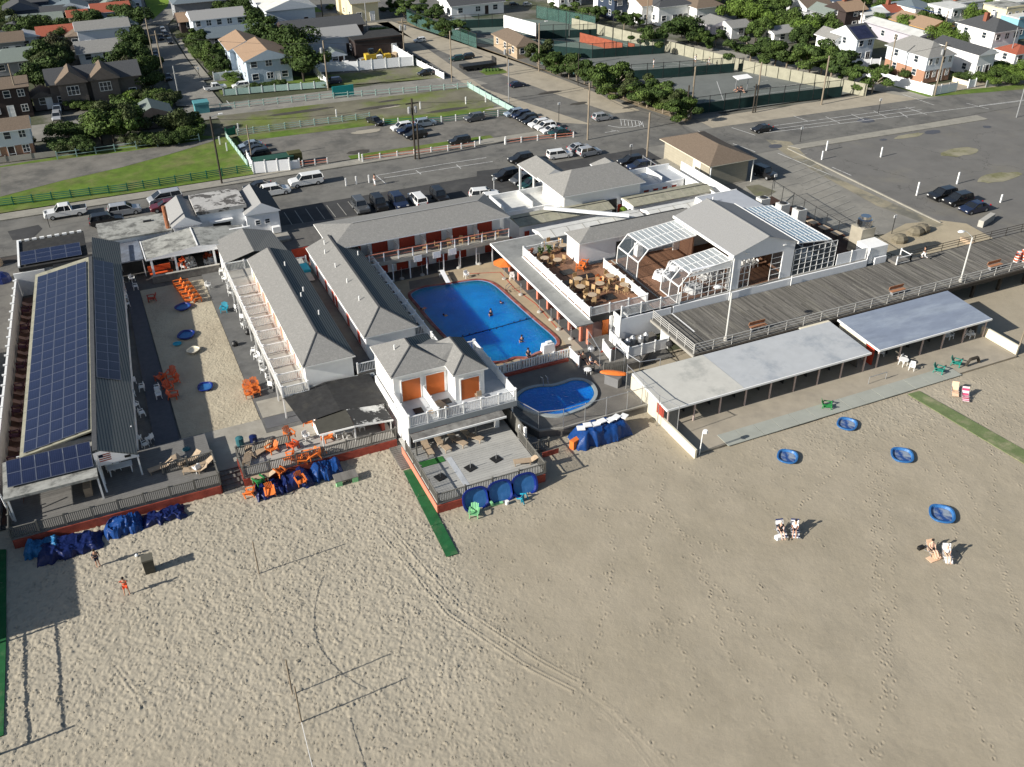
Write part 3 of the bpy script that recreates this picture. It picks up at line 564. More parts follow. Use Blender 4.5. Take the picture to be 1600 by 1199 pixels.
# gable porch at the beach end of the right hand roof
mb = MB(); mb.face([(-5.6, 71.7, 3.0), (-2.3, 71.7, 3.0), (-2.3, 71.7, 3.12), (-5.0, 71.7, 4.38), (-5.6, 71.7, 4.3)], 0); part('porch_gable', mb, 'vinyl', T)
bp('porch_beam', T, 'vinyl', (-5.5, 71.72, 2.9, -2.2, 71.9, 3.0)); 
for x in (-5.4, -2.4): bp('porch_post', T, 'white', (x, 71.75, .95, x+.13, 71.88, 2.9))
bp('porch_lamp', T, 'black', (-3.3, 71.6, 3.2, -2.8, 71.69, 3.4))
for k, s in (('door', (-11.4, 'red')),): door(T, (-11.0, 75.88, .95), 1.1, 2.0, '-y', 'red')
bp('inner_screen', T, 'vinyl', (-10.2, 73.6, .95, -6.9, 73.75, 2.4))
bp('counter', T, 'wood_chair', (-7.0, 70.6, .95, -6.4, 73, 1.8))
# beach deck in front of it
T2 = thing('beach_deck', 'dark railed timber deck with red base at the lower left by the sand', 'deck')
bp('floor', T2, mat('grey_deck_boards', (.16, .155, .145), .9, .12, 2, stripes=('Y', .3, (.09, .085, .08), .06)), (-12.7, 67.7, .8, 3.5, 75.6, .95))
bp('base', T2, 'redwall', (-12.65, 67.62, -.1, 3.45, 67.69, .8), (3.47, 67.7, -.1, 3.53, 70, .8))
railing(T2, (-12.65, 67.7), (3.5, 67.7), .95, 1.1, 'rail_dark', 2.0, .15, .06); railing(T2, (3.5, 67.75), (3.5, 71), .95, 1.1, 'rail_dark', 1.6, .15, .06)
railing(T2, (-.7, 71.1), (3.45, 71.1), .95, 1.1, 'rail_dark', 2.0, .15, .06); railing(T2, (-12.65, 67.75), (-12.65, 71), .95, 1.1, 'rail_dark', 1.6, .15, .06)
# west wall and lounges strip
T3 = thing('boundary_wall', 'long white boundary wall left of the solar roof, lined with stacked chairs', 'wall')
mb = MB(); mb.hexa([(-13.9, 70.5, 0), (-13.7, 70.5, 0), (-11.1, 113.6, 0), (-11.3, 113.6, 0)], [(-13.9, 70.5, 2.3), (-13.7, 70.5, 2.3), (-11.1, 113.6, 2.3), (-11.3, 113.6, 2.3)]); part('wall_face', mb, 'white', T3)
bp('end_wall', T3, 'white', (-11.3, 113.62, 0, -8.0, 113.8, 2.9))
for k in range(22): y = 72+k*1.95; x = -13.9+(y-70.5)*.0603; bp('coping', T3, 'white', (x-.16, y, 2.3, x+.26, y+.22, 2.42))
# ================================================================ SNACK PAVILION AND OLD HOUSE
T = thing('snack_pavilion', 'open white pavilion with low stained gable roof at the head of the courtyard', 'pavilion')
mb = MB(); zr = 3.7
mb.face([(3.0, 110.9, 3.0), (9.0, 110.7, zr), (9.0, 116.5, zr), (3.0, 116.5, 3.0)], 0); mb.face([(9.0, 110.7, zr), (15.2, 110.6, 3.0), (15.2, 116.3, 3.0), (9.0, 116.5, zr)], 0)
part('roof', mb, 'roof_stain', T); mb = MB(); mb.face([(3.0, 110.9, 2.8), (15.2, 110.6, 2.8), (15.2, 110.6, 3.0), (9.0, 110.7, zr), (3.0, 110.9, 3.0)]); part('gable', mb, 'vinyl', T)
bp('fascia', T, 'white', (2.9, 110.9, 2.8, 3.0, 116.5, 3.05), (15.2, 110.7, 2.75, 15.3, 116.3, 3.03)); bp('ridge_trim', T, 'white', (8.93, 110.7, zr+.01, 9.07, 116.4, zr+.08))
for x in (3.4, 6.1, 10.6): bp('post', T, 'vinyl', (x, 111.1, .1, x+.25, 111.35, 2.78))
bp('storeroom', T, 'white', (12.4, 111.2, .1, 15, 114, 2.75)); window(T, (13.4, 111.2, 1.2), .8, .8, '-y'); bp('back_wall', T, 'dark_metal', (3.2, 116.0, .1, 12.4, 116.15, 2.75))
bp('planter_wall', T, 'wood_grey', (3.2, 110.2, .1, 11.0, 110.4, 1.0)); bp('planter_cap', T, 'concrete_lt', (3.15, 110.15, 1.0, 11.05, 110.45, 1.08)); bp('floor', T, 'concrete_dk', (3, 110.41, .05, 15, 116, .12))
bp('bench_back', T, 'orange_red', (3.0, 112.6, .6, 5.6, 112.7, 1.3), (3.1, 111.7, .5, 5.7, 112.3, .58))
T = thing('flat_roof_shed', 'flat white roofed shed between the solar building and the old house', 'shed')
bp('roof', T, 'roof_stain', (-1.5, 118.3, 2.9, 7.0, 124.2, 3.1)); bp('wall', T, 'white', (-1.4, 118.4, 0, 6.9, 118.55, 2.9), (-1.4, 118.6, 0, -1.25, 124.1, 2.9))
bp('canopy', T, mat('blue_grey_metal_roof', (.20, .23, .28), .6, .2, 1, col2=(.13, .14, .16)), (-1.6, 112.6, 2.3, 2.8, 118.2, 2.45)); bp('skylight', T, 'black', (4.0, 122, 3.1, 5.0, 122.4, 3.25)); bp('canopy_post', T, 'white', (-1.5, 112.7, .1, -1.4, 112.8, 2.3), (2.6, 112.7, .1, 2.7, 112.8, 2.3))
T = thing('old_house', 'white clubhouse with patched flat roof and gabled wings beside the street', 'house')
walls(T, 7.2, 118.0, 10.4, 125.4, 0, 3.5, 'vinyl'); walls(T, 10.4, 119.6, 16.2, 125.4, 0, 3.9, 'vinyl', sides='sn'); walls(T, 16.2, 118.6, 20.4, 125.4, 0, 3.3, 'vinyl')
mb = MB(); hip(mb, 7.0, 117.8, 10.6, 125.6, 3.5, 4.6, 'y', 0, 0, 0); part('roof', mb, ['shingle_lt', 'vinyl'], T); bp('flat_roof', T, mat('peeling_roof', (.40, .39, .37), .9, .15, 1.5, col2=(.09, .085, .08), fac=(.52, .56)), (10.3, 119.4, 3.9, 16.6, 125.6, 4.35))
mb = MB(); hip(mb, 16.0, 118.3, 20.6, 125.6, 3.3, 4.6, 'y', 0, 0, 0, 2); part('roof', mb, ['shingle_lt', 'vinyl', 'shingle_dk'], T)
window(T, (8.9, 118, 1.3), 1.5, 1.3, '-y', 2); door(T, (13.2, 119.58, .3), 2.2, 2.2, '-y', 'dark_metal', name='sliding_door'); bp('awning', T, 'white', (11.7, 118.9, 2.65, 14.6, 119.55, 2.9))
window(T, (17.6, 118.6, 1.6), .7, .7, '-y'); window(T, (18.8, 118.6, 1.6), .7, .7, '-y'); bp('air_conditioner', T, 'white', (19.2, 117.8, .4, 20.2, 118.5, 1.2))
bp('terrace', T, 'concrete', (11, 115.5, 0, 21, 118.2, .3)); single('hot_tub', MB().lathe((12.2, 116.9, 0), [(1.1, .3), (1.15, .9), (.95, .95), (.9, .6)], 16, sx=1.25), 'white', 'white plastic tub on the clubhouse terrace', 'tub')
single('dish_sculpture', MB().lathe((0, 0, 0), [(.05, 0), (.7, .15), (1.0, .5), (1.05, .95), (.9, .96)], 16), mat('dark_green_fibreglass', (.01, .06, .03), .5, .1, 2), 'dark green round bin beside the clubhouse door', 'bin', (15.6, 117.4, .3))
bp('parapet', T, 'white', (10.6, 114.9, .3, 10.8, 117.5, 2.6), (10.8, 114.9, 2.6, 16, 115.2, 3.2))
single('stack_chimney', MB().bar((6.6, 119.0, 3.1), (6.6, 119.0, 6.0), .5, n=8), mat('rusty_pipe', (.30, .12, .06), .8, .3, 3), 'rusty brown stove pipe rising from the flat shed roof', 'chimney')
# ================================================================ CABANA ROWS
def ribbed(): return mat('ribbed_shingle_side', (.125, .145, .145), .95, .1, 6, stripes=('X', .26, (.045, .055, .055), .38))
def cabana_row(label, x0, x1, y0, y1, zb, zw, zr, hs, doors_w=(), vents=()):
    T = thing('cabana_row', label, 'cabanas')
    walls(T, x0+.25, y0+.3, x1-.25, y1-.2, 0.03, zw, 'white')
    mb = MB(); hip(mb, x0, y0, x1, y1, zw, zr, 'y', hs, 0, 0, 2, 1); part('roof', mb, ['shingle', 'white', ribbed()], T)
    xm = (x0+x1)/2; ridge_cap(T, (xm, y0+hs, zr+.02), (xm, y1, zr+.02)); ridge_cap(T, (x0+.1, y0+.1, zw+.04), (xm, y0+hs, zr+.03), 'shingle_dk', .12); ridge_cap(T, (x1-.1, y0+.1, zw+.04), (xm, y0+hs, zr+.03), 'shingle_dk', .12)
    for y in doors_w: door(T, (x0+.24, y, zb), 1.0, 1.95, '-x', 'red')
    for (vx, vy) in vents: zz = zr-(abs(vx-xm)/(xm-x0))*(zr-zw); part('vent_pipe', MB().bar((vx, vy, zz-.05), (vx, vy, zz+.5), .14, n=6), 'white', T)
    return T
C1 = cabana_row('west row of cabanas with balconies facing the courtyard', 13.3, 18.4, 77.0, 102.5, 2.6, 4.6, 5.6, 4.2, [], [(16.6, 97.5), (17.0, 91), (17.2, 85.5), (16.4, 89.4)])
for k in range(9): door(C1, (13.54, 79+k*2.65, 2.6), 1.3, 1.8, '-x', mat('pale_salmon_door', (.62, .33, .22), .7, .1, 2))
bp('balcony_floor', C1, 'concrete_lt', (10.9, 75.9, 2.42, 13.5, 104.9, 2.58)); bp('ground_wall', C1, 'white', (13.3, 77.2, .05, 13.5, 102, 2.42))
railing(C1, (10.95, 75.9), (10.95, 104.9), 2.58, 1.1, 'white', 2.6, .16)
for y in (75.95, 78.3, 81.3, 84.2, 87.2, 90.2, 92.9, 95.4, 98.0, 104.4): railing(C1, (11.05, y), (13.4 if y < 100 else 15.3, y), 2.58, 1.1, 'white', 2.3, .16)
railing(C1, (15.4, 104.3), (17.6, 104.3), 2.9, 1.1, 'white', 2.2, .16); railing(C1, (17.7, 102.6), (19.9, 102.3), 2.6, 1.1, 'white', 2.2, .16)
for k in range(10): bp('support_post', C1, 'white', (10.92, 76+k*3.15, .17, 11.04, 76.12+k*3.15, 2.42))
bp('privacy_screen', C1, mat('pale_green_screen', (.40, .43, .40), .7, .05, 3), (11.1, 104.45, 2.7, 15.2, 104.5, 3.7))
mb = MB(); mb.face([(11.1, 105.2, 3.3), (14.6, 105.0, 4.3), (14.6, 112.2, 4.3), (11.1, 111.9, 3.3)]); part('annexe_roof', mb, 'shingle', C1)
mb = MB(); mb.face([(14.62, 105.0, 4.3), (18.6, 105.0, 3.4), (18.0, 112.0, 3.4), (14.62, 112.2, 4.3)]); part('annexe_roof', mb, mat('shingle_lines', (.17, .175, .165), .95, .1, 6, stripes=('X', .26, (.10, .10, .10), .3)), C1); walls(C1, 11.3, 105.4, 18, 111.6, .05, 3.2, 'white'); bp('upper_deck', C1, 'concrete_lt', (11.1, 98.05, 2.6, 19.8, 104.3, 2.66))
bp('back_steps', C1, 'tan_deck', (15, 102.6, 2.67, 19, 104.2, 2.75)); single('paddling_pool', MB().box(-.6, -1, 0, .6, 1, .3).box(-.5, -.9, .3, .5, .9, .34), ['turquoise'], 'small light blue paddling pool between the two cabana roofs', 'pool', (19.3, 101.2, 2.67))
C2 = cabana_row('middle row of cabanas between the west row and the swimming pool', 20.1, 25.7, 79.8, 102.6, 2.6, 4.6, 5.7, 3.6, [98.6, 94.8, 90.6, 86.3, 82.4, 92.0], [(21.5, 99), (21.6, 95), (21.7, 90.8), (21.7, 86.4), (22.0, 101), (24.9, 97.5)])
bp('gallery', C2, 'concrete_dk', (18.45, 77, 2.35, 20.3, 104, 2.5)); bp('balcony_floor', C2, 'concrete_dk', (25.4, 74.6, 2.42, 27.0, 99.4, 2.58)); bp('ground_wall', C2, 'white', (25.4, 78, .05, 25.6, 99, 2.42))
railing(C2, (27.0, 74.6), (27.0, 99.4), 2.58, 1.1, 'white', 2.6, .16)
for y in (76.2, 78.8, 81.4, 84.0, 86.6, 89.2, 91.8, 94.4, 97, 99.4): railing(C2, (25.75, y), (26.9, y), 2.58, 1.1, 'white', 1.2, .16)
railing(C2, (18.5, 77.1), (20.3, 77.1), 2.5, 1.1, 'white', 1.9, .15)
for k in range(9): bp('support_post', C2, 'white', (26.93, 75+k*3.0, .07, 27.05, 75.12+k*3.0, 2.42))
# the two-storey row behind the pool
C3 = thing('two_storey_cabanas', 'two storey white cabana block with red doors behind the pool', 'building')
walls(C3, 23.0, 101.4, 44.2, 106.6, 0.03, 5.3, 'white'); mb = MB(); mb.v = []
hip(mb, 22.3, 99.2, 44.6, 107.2, 5.35, 6.35, 'x', 3.6, 2.6, 0, 0, 1); part('roof', mb, ['shingle', 'white'], C3); ridge_cap(C3, (26, 103.2, 6.38), (42, 103.2, 6.38), 'shingle_lt')
for x in (25.3, 28.6, 32.0, 35.4, 38.8, 42.1): door(C3, (x, 101.38, 2.95), 1.75, 1.95, '-y', 'red', 'red', 'roller_door')
for x in (26.0, 28.6, 31.2, 33.8, 36.3, 38.8, 42.8): door(C3, (x, 101.38, .1), 1.5, 1.9, '-y', 'red', 'white', 'roller_door')
for k, x in enumerate((27.0, 30.3, 33.7, 37.1, 40.5)): bp('partition', C3, 'white', (x, 99.6, 2.95, x+.08, 101.4, 4.1))
bp('gallery_floor', C3, 'concrete', (22.8, 98.7, 2.7, 44.2, 101.38, 2.92)); bp('gallery_fascia', C3, mat('beige_fascia', (.36, .34, .29), .8, .08, 2), (22.8, 98.6, 2.45, 44.2, 98.69, 2.95))
mb = MB(); mb.bar((22.8, 98.66, 4.02), (44.2, 98.66, 4.02), .09); mb.bar((22.8, 98.66, 3.55), (44.2, 98.66, 3.55), .05)
rr = part('gallery_rail', mb, 'salmon', C3)
for k in range(13): link('rail_post', CACHE.setdefault('rp', MB().box(-.06, -.06, 0, .06, .06, 1.1).mesh('rail_post', 'vinyl')), rr, None, (22.9+k*1.77, 98.66, 2.95))
for k in range(9): bp('support_post', C3, 'vinyl', (27+k*2.13, 98.72, .05, 27.12+k*2.13, 98.84, 2.44))
for x in (31.8, 34.2, 36.2): bp('hung_towel', C3, 'cloth_white', (x, 98.55, 2.1, x+1.0, 98.59, 2.9))
bp('end_stairs', C3, 'redwall', (44.4, 100.0, .05, 46.6, 103.4, .6), (44.4, 101, .6, 45.4, 103.4, 1.2))
# entrance yard left of it
T = thing('dark_stair', 'red railed stair and small dark yard left of the two storey cabanas', 'stairs')
bp('red_wall', T, 'red', (19.4, 108.0, .1, 22.2, 108.15, 2.2)); bp('tread_yard', T, 'concrete_dk', (18.6, 103.5, .1, 22.5, 113, .2)); railing(T, (20.6, 104.2), (22.2, 110), .2, 1.1, 'salmon', 2, .3); railing(T, (22.2, 106.5), (25.2, 108.3), .2, 1.1, 'wood_grey', 2, .3)
# ================================================================ FRONT HOUSE
T = thing('front_house', 'two storey white house with three orange doors on its balcony above the beach', 'house')
walls(T, 19.7, 69.4, 24.8, 74.9, 3.4, 6.35, 'white'); walls(T, 24.8, 67.4, 27.6, 72.6, 3.4, 6.35, 'white')
walls(T, 19.55, 65.4, 29.6, 75.0, 0, 3.2, 'white', sides='wne'); bp('wall', T, 'white', (19.7, 67.4, 0.9, 29.45, 67.55, 3.2)); walls(T, 19.55, 57.5, 19.75, 65.38, 0, .0 + .85, 'redwall', sides='w')
mb = MB(); hip(mb, 19.4, 69.1, 25.1, 75.2, 6.35, 7.55, 'y', 2.7, 1.9, 0, 2, 1); part('roof', mb, ['shingle', 'white', ribbed()], T)
mb = MB(); hip(mb, 24.5, 67.1, 27.9, 73.1, 6.35, 7.3, 'y', 1.7, 0.9, 0, 2, 1); part('roof', mb, ['shingle', 'white', ribbed()], T)
mb = MB(); mb.face([(23.9, 69.4, 6.5), (26.2, 69.4, 6.5), (26.2, 70.9, 7.25), (22.6, 72.4, 7.25)], 0); mb.face([(22.6, 72.4, 7.25), (26.2, 70.9, 7.25), (25.9, 73, 6.4), (24.5, 74.6, 6.4)], 0); part('roof_saddle', mb, 'shingle', T)
for a, b in (((19.5, 69.2, 6.4), (22.25, 71.8, 7.57)), ((25.0, 69.2, 6.42), (22.25, 71.8, 7.57)), ((22.25, 71.8, 7.57), (22.25, 73.3, 7.57)), ((24.6, 67.2, 6.4), (26.2, 68.8, 7.32)), ((27.8, 67.2, 6.4), (26.2, 68.8, 7.32)), ((26.2, 68.8, 7.32), (26.2, 72.2, 7.32))): ridge_cap(T, a, b, 'shingle_dk', .12)
for x, y in ((21.3, 69.38), (23.6, 69.38), (26.2, 67.38)): door(T, (x, y, 3.45), 1.75, 2.15, '-y', 'orange_door', 'white', 'orange_door')
bp('balcony_floor', T, 'roof_grey', (19.6, 65.3, 3.2, 29.8, 69.38, 3.42), (27.62, 69.4, 3.2, 29.8, 74.9, 3.42)); bp('balcony_fascia', T, mat('grey_fascia', (.26, .28, .29), .7, .08, 1), (19.5, 65.2, 2.85, 29.85, 65.29, 3.42), (29.81, 65.3, 2.85, 29.9, 75, 3.42))
railing(T, (19.65, 65.35), (29.8, 65.35), 3.42, 1.1, 'white', 1.65, .15, .05); railing(T, (19.65, 65.5), (19.65, 69.3), 3.42, 1.1, 'white', 1.9, .15, .08, solid=True); railing(T, (29.8, 65.5), (29.8, 75), 3.42, 1.1, 'white', 1.9, .15, .08, solid=True)
railing(T, (22.45, 65.5), (22.45, 69.3), 3.42, 1.1, 'white', 1.9, .15, solid=True); railing(T, (28.2, 69.3), (28.2, 74.5), 3.42, 1.1, 'white', 1.9, .15); railing(T, (27.7, 75), (29.7, 75), 3.42, 1.1, 'white', 1.9, .15)
part('vent_pipe', MB().bar((21.0, 72.6, 6.9), (21.0, 72.6, 7.5), .14, n=6), 'white', T)
bp('umbrella_base', T, 'black', (20.8, 67.0, 3.43, 21.6, 67.8, 3.5)); bp('umbrella_base', T, 'black', (23.6, 67.4, 3.43, 24.4, 68.1, 3.5))
mb = MB(); mb.hexa([(19.6, 64.3, 2.62), (28.3, 64.3, 2.62), (28.3, 65.15, 2.75), (19.6, 65.15, 2.75)], [(19.6, 64.3, 2.72), (28.3, 64.3, 2.72), (28.3, 65.15, 2.84), (19.6, 65.15, 2.84)]); part('awning', mb, mat('dirty_shade_awning', (.22, .215, .20), .9, .25, 1.5, col2=(.11, .105, .10)), T); bp('awning_trim', T, 'white', (19.55, 64.2, 2.58, 28.35, 64.29, 2.76))  # dirty grey, with the awning's shade also darkened into the colour
for x in (19.8, 22.4, 25.4): bp('awning_post', T, 'rail_dark', (x, 64.4, .95, x+.1, 64.5, 2.62))
bp('porch_column', T, 'white', (27.7, 65.3, .95, 28.1, 65.7, 2.85)); door(T, (23.2, 67.38, .95), 1.2, 2, '-y', 'red'); door(T, (26.4, 67.38, .95), 1.6, 2, '-y', 'red'); door(T, (21.0, 67.38, .95), 1.2, 2, '-y', 'red')
D = thing('front_deck', 'pale boarded deck with dark rails and red base below the orange doors', 'deck')
mb = MB(); y = 57.6
while y < 67.3: mb.box(19.2, y, .8, 28.9, y+.285, .95+random.uniform(-.004, .004)); y += .3
part('floor_boards', mb, mat('pale_boards', (.36, .355, .33), .9, .08, 1.5, island=.07), D)
bp('base', D, 'redwall', (19.15, 57.48, -.1, 28.95, 57.58, .8)); bp('base', D, 'salmon', (19.07, 57.5, -.1, 19.14, 66.4, .8)); bp('base', D, 'redwall', (28.92, 57.6, -.1, 28.99, 64, .8))
railing(D, (19.2, 57.55), (28.95, 57.55), .95, 1.05, 'rail_dark', 2.4, .15, .05); railing(D, (19.2, 57.6), (19.2, 65.4), .95, 1.05, 'rail_dark', 2.0, .15, .05); railing(D, (28.95, 57.6), (28.95, 63), .95, 1.05, 'rail_dark', 1.8, .15, .05)
bp('wind_screen', D, 'rail_dark', (29.3, 62.6, .3, 29.4, 69.5, 2.3)); bp('screen_post', D, 'white', (29.25, 62.3, .2, 29.45, 62.55, 2.4), (28.95, 62.9, .2, 29.1, 63.05, 2.4))
bp('turf_patch', D, 'turf', (19.5, 62.6, .955, 21.8, 63.4, .99)); bp('grey_strip', D, 'roof_grey', (22.0, 57.8, .952, 22.5, 63, .96))  # pale grey strip laid along the deck boards
for x, y in ((20.6, 60.7), (23.4, 60.8), (25.9, 61.0)):
    o = thing('umbrella_stand', {20.6: 'black square umbrella stand nearest the green mat side of the pale deck', 23.4: 'black square umbrella stand in the middle of the pale deck', 25.9: 'black square umbrella stand nearest the pool side of the pale deck'}[x], 'umbrella stand', (x, y, .96), .3)
    part('base_plate', MB().box(-.42, -.42, 0, .42, .42, .06), 'black', o); part('tube', MB().bar((0, 0, .06), (0, 0, .75), .06, n=6), 'metal', o)
S = thing('side_steps', 'dark timber steps with rails to the right of the pale front deck', 'stairs')
for k in range(4): bp('step', S, 'wood_grey', (29.1+k*.45, 61.4, .02, 29.55+k*.45, 63.4, .8-k*.19))
railing(S, (29.2, 61.4), (31.2, 61.4), .3, 1.0, 'rail_dark', 1, .2); bp('red_panel', S, 'redwall', (30.2, 60.6, .0, 31.8, 60.66, .55))
# walkway beside
bp_ = thing('board_walkway', 'weathered timber boardwalk path between the snack deck and the front house', 'walkway')
for k in range(40): y = 64.2+k*.27; bp('plank', bp_, 'wood_grey', (18.25, y, -.02, 19.5, y+.235, .10+random.uniform(0, .012)))
mb = MB()
for i in range(3):
    ya = 52.3+i*3.9; mb.face([(17.85+(ya-52.3)*.042, ya, .10), (18.85+(ya-52.3)*.035, ya, .10), (18.85+(ya-48.45)*.035, ya+3.85, .11), (17.85+(ya-48.45)*.042, ya+3.85, .11)])
part('turf_runner', mb, 'green_mat', None)['label'] = 'green turf runner lying on the sand beside the pale front deck'; bpy.data.objects['turf_runner']['category'] = 'mat'
# ================================================================ SNACK BAR WITH BLACK ROOF
T = thing('snack_bar', 'low snack bar with black roll roof and peeling porch roof', 'building')
mb = MB()
mb.face([(11.6, 71.2, 2.5), (15.1, 71.2, 2.9), (15.1, 76.4, 2.9), (11.0, 76.0, 2.5)]); mb.face([(15.1, 71.2, 2.9), (19.4, 71.2, 2.45), (19.5, 76.7, 2.5), (15.1, 76.4, 2.9)])
part('roof', mb, 'roof_black', T); mb = MB(); mb.face([(12.5, 69.2, 2.35), (15.6, 68.6, 2.75), (15.6, 71.18, 2.85), (12.6, 71.18, 2.5)]); part('porch_roof', mb, mat('felt_roof', (.055, .053, .043), .9, .15, 2), T)
mb = MB(); mb.face([(15.62, 68.6, 2.75), (19.1, 68.6, 2.4), (19.0, 71.18, 2.45), (15.62, 71.18, 2.85)]); part('porch_roof', mb, 'roof_peel', T)
mb = MB(); mb.bar((15.6, 68.55, 2.66), (19.15, 68.55, 2.3), .06, h=.16); mb.bar((15.6, 68.55, 2.66), (12.5, 69.15, 2.26), .06, h=.16); part('porch_fascia', mb, 'white', T)
walls(T, 12.9, 71.3, 19.2, 76, 0, 2.4, 'white'); bp('red_counter', T, 'red', (15.9, 71.15, .95, 18.2, 71.28, 2.0)); bp('leaning_board', T, 'redwall', (18.2, 69.2, .95, 18.5, 71, 2.0))
for x in (12.7, 15.6, 18.9): bp('porch_post', T, 'white', (x, 68.8, .2, x+.12, 68.92, 2.3))
bp('lean_to_roof', T, mat('corrugated_grey', (.24, .26, .27), .7, .08, 2, stripes=('X', .5, (.17, .19, .20), .1)), (11.4, 76.45, 2.2, 20.0, 77.15, 2.34)); bp('edge_board', T, 'white', (12.55, 71.3, 2.2, 12.62, 74, 2.45))
D = thing('snack_deck', 'narrow railed deck with red base in front of the black roofed snack bar', 'deck')
bp('floor', D, 'wood_pale', (5.6, 67.7, .8, 19.0, 71.1, .95)); bp('base', D, 'redwall', (5.5, 67.6, -.1, 19.05, 67.69, .8)); bp('base', D, 'redwall', (5.4, 67.7, -.1, 5.49, 70.8, .8))
railing(D, (5.5, 67.65), (19.0, 67.65), .95, 1.1, 'rail_dark', 2.2, .15, .06); railing(D, (5.5, 67.7), (5.5, 70.7), .95, 1.1, 'rail_dark', 1.5, .15, .06); railing(D, (5.6, 70.8), (10.2, 70.8), .95, 1.1, 'rail_dark', 1.6, .15, .06)
S = thing('beach_steps', 'grey timber steps between the two railed decks down to the sand', 'stairs')
for k in range(5): bp('step', S, 'wood_grey', (3.6, 67.3+k*.55, -.1, 5.4, 67.82+k*.55, .05+k*.1))
# ================================================================ SWIMMING POOL
def smooth(pts, n=6):
    out = []; k = len(pts)
    for i in range(k):
        p0, p1, p2, p3 = [Vector((*pts[(i+j-1) % k], 0)) for j in range(4)]
        for s in range(n):
            t = s/n; out.append(tuple((.5*((2*p1)+(-p0+p2)*t+(2*p0-5*p1+4*p2-p3)*t*t+(-p0+3*p1-3*p2+p3)*t**3))[:2]))
    return out
def offset(pts, d):
    k = len(pts); out = []
    a = sum(pts[i][0]*pts[(i+1) % k][1]-pts[(i+1) % k][0]*pts[i][1] for i in range(k)); s = 1 if a > 0 else -1
    for i in range(k):
        p, q = Vector(pts[i-1]), Vector(pts[(i+1) % k]); t = (q-p).normalized(); out.append((pts[i][0]+t.y*d*s, pts[i][1]-t.x*d*s))
    return out
def ring(mb, inner, outer, z0, z1, mi=0):
    k = len(inner)
    for i in range(k):
        j = (i+1) % k; a, b, c, d_ = inner[i], inner[j], outer[j], outer[i]
        mb.face([(*a, z1), (*d_, z1), (*c, z1), (*b, z1)][::-1], mi); mb.face([(*d_, z0), (*c, z0), (*c, z1), (*d_, z1)][::-1], mi); mb.face([(*a, z0), (*a, z1), (*b, z1), (*b, z0)][::-1], mi)
def watermat(name, col, sc=5):
    m_ = mat(name, col, .12, .10, .5, spec=.5, col2=tuple(c*1.25 for c in col), fac=(.4, .65)); nt = m_.node_tree; N = nt.nodes; L = nt.links
    b = N['Principled BSDF']; n1 = N.new('ShaderNodeTexNoise'); n1.inputs['Scale'].default_value = 3.2; n1.inputs['Detail'].default_value = 3; n1.inputs['Distortion'].default_value = .6
    tc = [n for n in N if n.type == 'TEX_COORD'][0]; L.new(tc.outputs['Object'], n1.inputs['Vector'])
    bp_ = N.new('ShaderNodeBump'); bp_.inputs['Distance'].default_value = .05; L.new(n1.outputs[0], bp_.inputs['Height']); L.new(bp_.outputs[0], b.inputs['Normal']); b.inputs['Subsurface Weight'].default_value = 1; b.inputs['Subsurface Radius'].default_value = (.5, 1.2, 2.2); b.inputs['Subsurface Scale'].default_value = sc; return m_
M['water'] = watermat('pool_water', (.003, .165, .62))
sheet('pool_deck', [(29, 74.5), (44.8, 74.5), (44.8, 98.6), (29, 98.6)], .08, 'tan_deck', thick=.06)
sheet('poolside_floor', [(42.2, 74.6), (48, 74.6), (48, 98), (42.2, 98)], .10, mat('dark_grey_floor', (.095, .095, .095), .8, .12, 1), thick=.05)  # floor of a darker grey than the pool deck
T = thing('swimming_pool', 'large blue swimming pool with rounded corners and red coping', 'swimming pool')
pp = smooth([(30.5, 95.2), (32.0, 95.6), (34.6, 95.2), (37.5, 94.9), (38.9, 94.2), (39.6, 92.5), (39.9, 88), (40.2, 83), (40.5, 79.2), (40.2, 77.7), (39.2, 77.0), (37.6, 76.9), (36.2, 76.5), (35.0, 77.0), (33.6, 76.8), (32.2, 77.4), (31.0, 78.6), (30.3, 82), (29.9, 87), (29.8, 92), (29.8, 94.4)])
mb = MB(); mb.poly(pp, -1.6, .12); part('water', mb, 'water', T); mb = MB(); ring(mb, offset(pp, .0), offset(pp, .34), .05, .20); part('coping', mb, mat('red_coping', (.22, .055, .042), .7, .2, 2, col2=(.34, .15, .12)), T)
mb = MB(); ring(mb, offset(pp, .001), offset(pp, -.10), .0, .14); part('tile_band', mb, mat('pale_tile', (.12, .30, .55), .3, .1, 2), T)
mb = MB()
for i in range(14): t = i/13; mb.lathe((30.2+t*10.1, 83.0+.2*math.sin(t*9)+.7*t, .13), [(.09, 0), (.09, .07)], 6, mi=0)
part('lane_float', mb, mat('navy_float', (.01, .02, .07), .5), T, 'stuff')
mb = MB(); mb.bar((30.3, 83.0, .14), (40.3, 83.7, .14), .07); part('float_rope', mb, mat('navy_float', (.01, .02, .07), .5), T)
T = thing('diving_board', 'white diving board at the far end of the big pool', 'diving board'); part('board', MB().cbox((34.8, 96.4, .62), (.5, 3.4, .08), R(-8)), 'vinyl', T); part('stand', MB().box(34.45, 97.2, .08, 34.9, 97.5, .58), 'metal', T)
for p_, r_, lb in (((40.35, 90.6), 0, 'curved steel pool ladder on the right edge of the big pool'),):
    T = thing('pool_ladder', lb, 'ladder'); mb = MB()
    for s in (-.28, .28):
        pts = [(p_[0]+.7, p_[1]+s, .1), (p_[0]+.65, p_[1]+s, .8), (p_[0]+.3, p_[1]+s, 1.0), (p_[0]-.1, p_[1]+s, .7), (p_[0]-.15, p_[1]+s, .05)]
        for a, b in zip(pts, pts[1:]): mb.bar(a, b, .06, n=6)
    part('rails', mb, 'chrome', T); part('step', MB().cbox((p_[0]-.13, p_[1], .3), (.1, .56, .04)), 'chrome', T)
mb = MB()
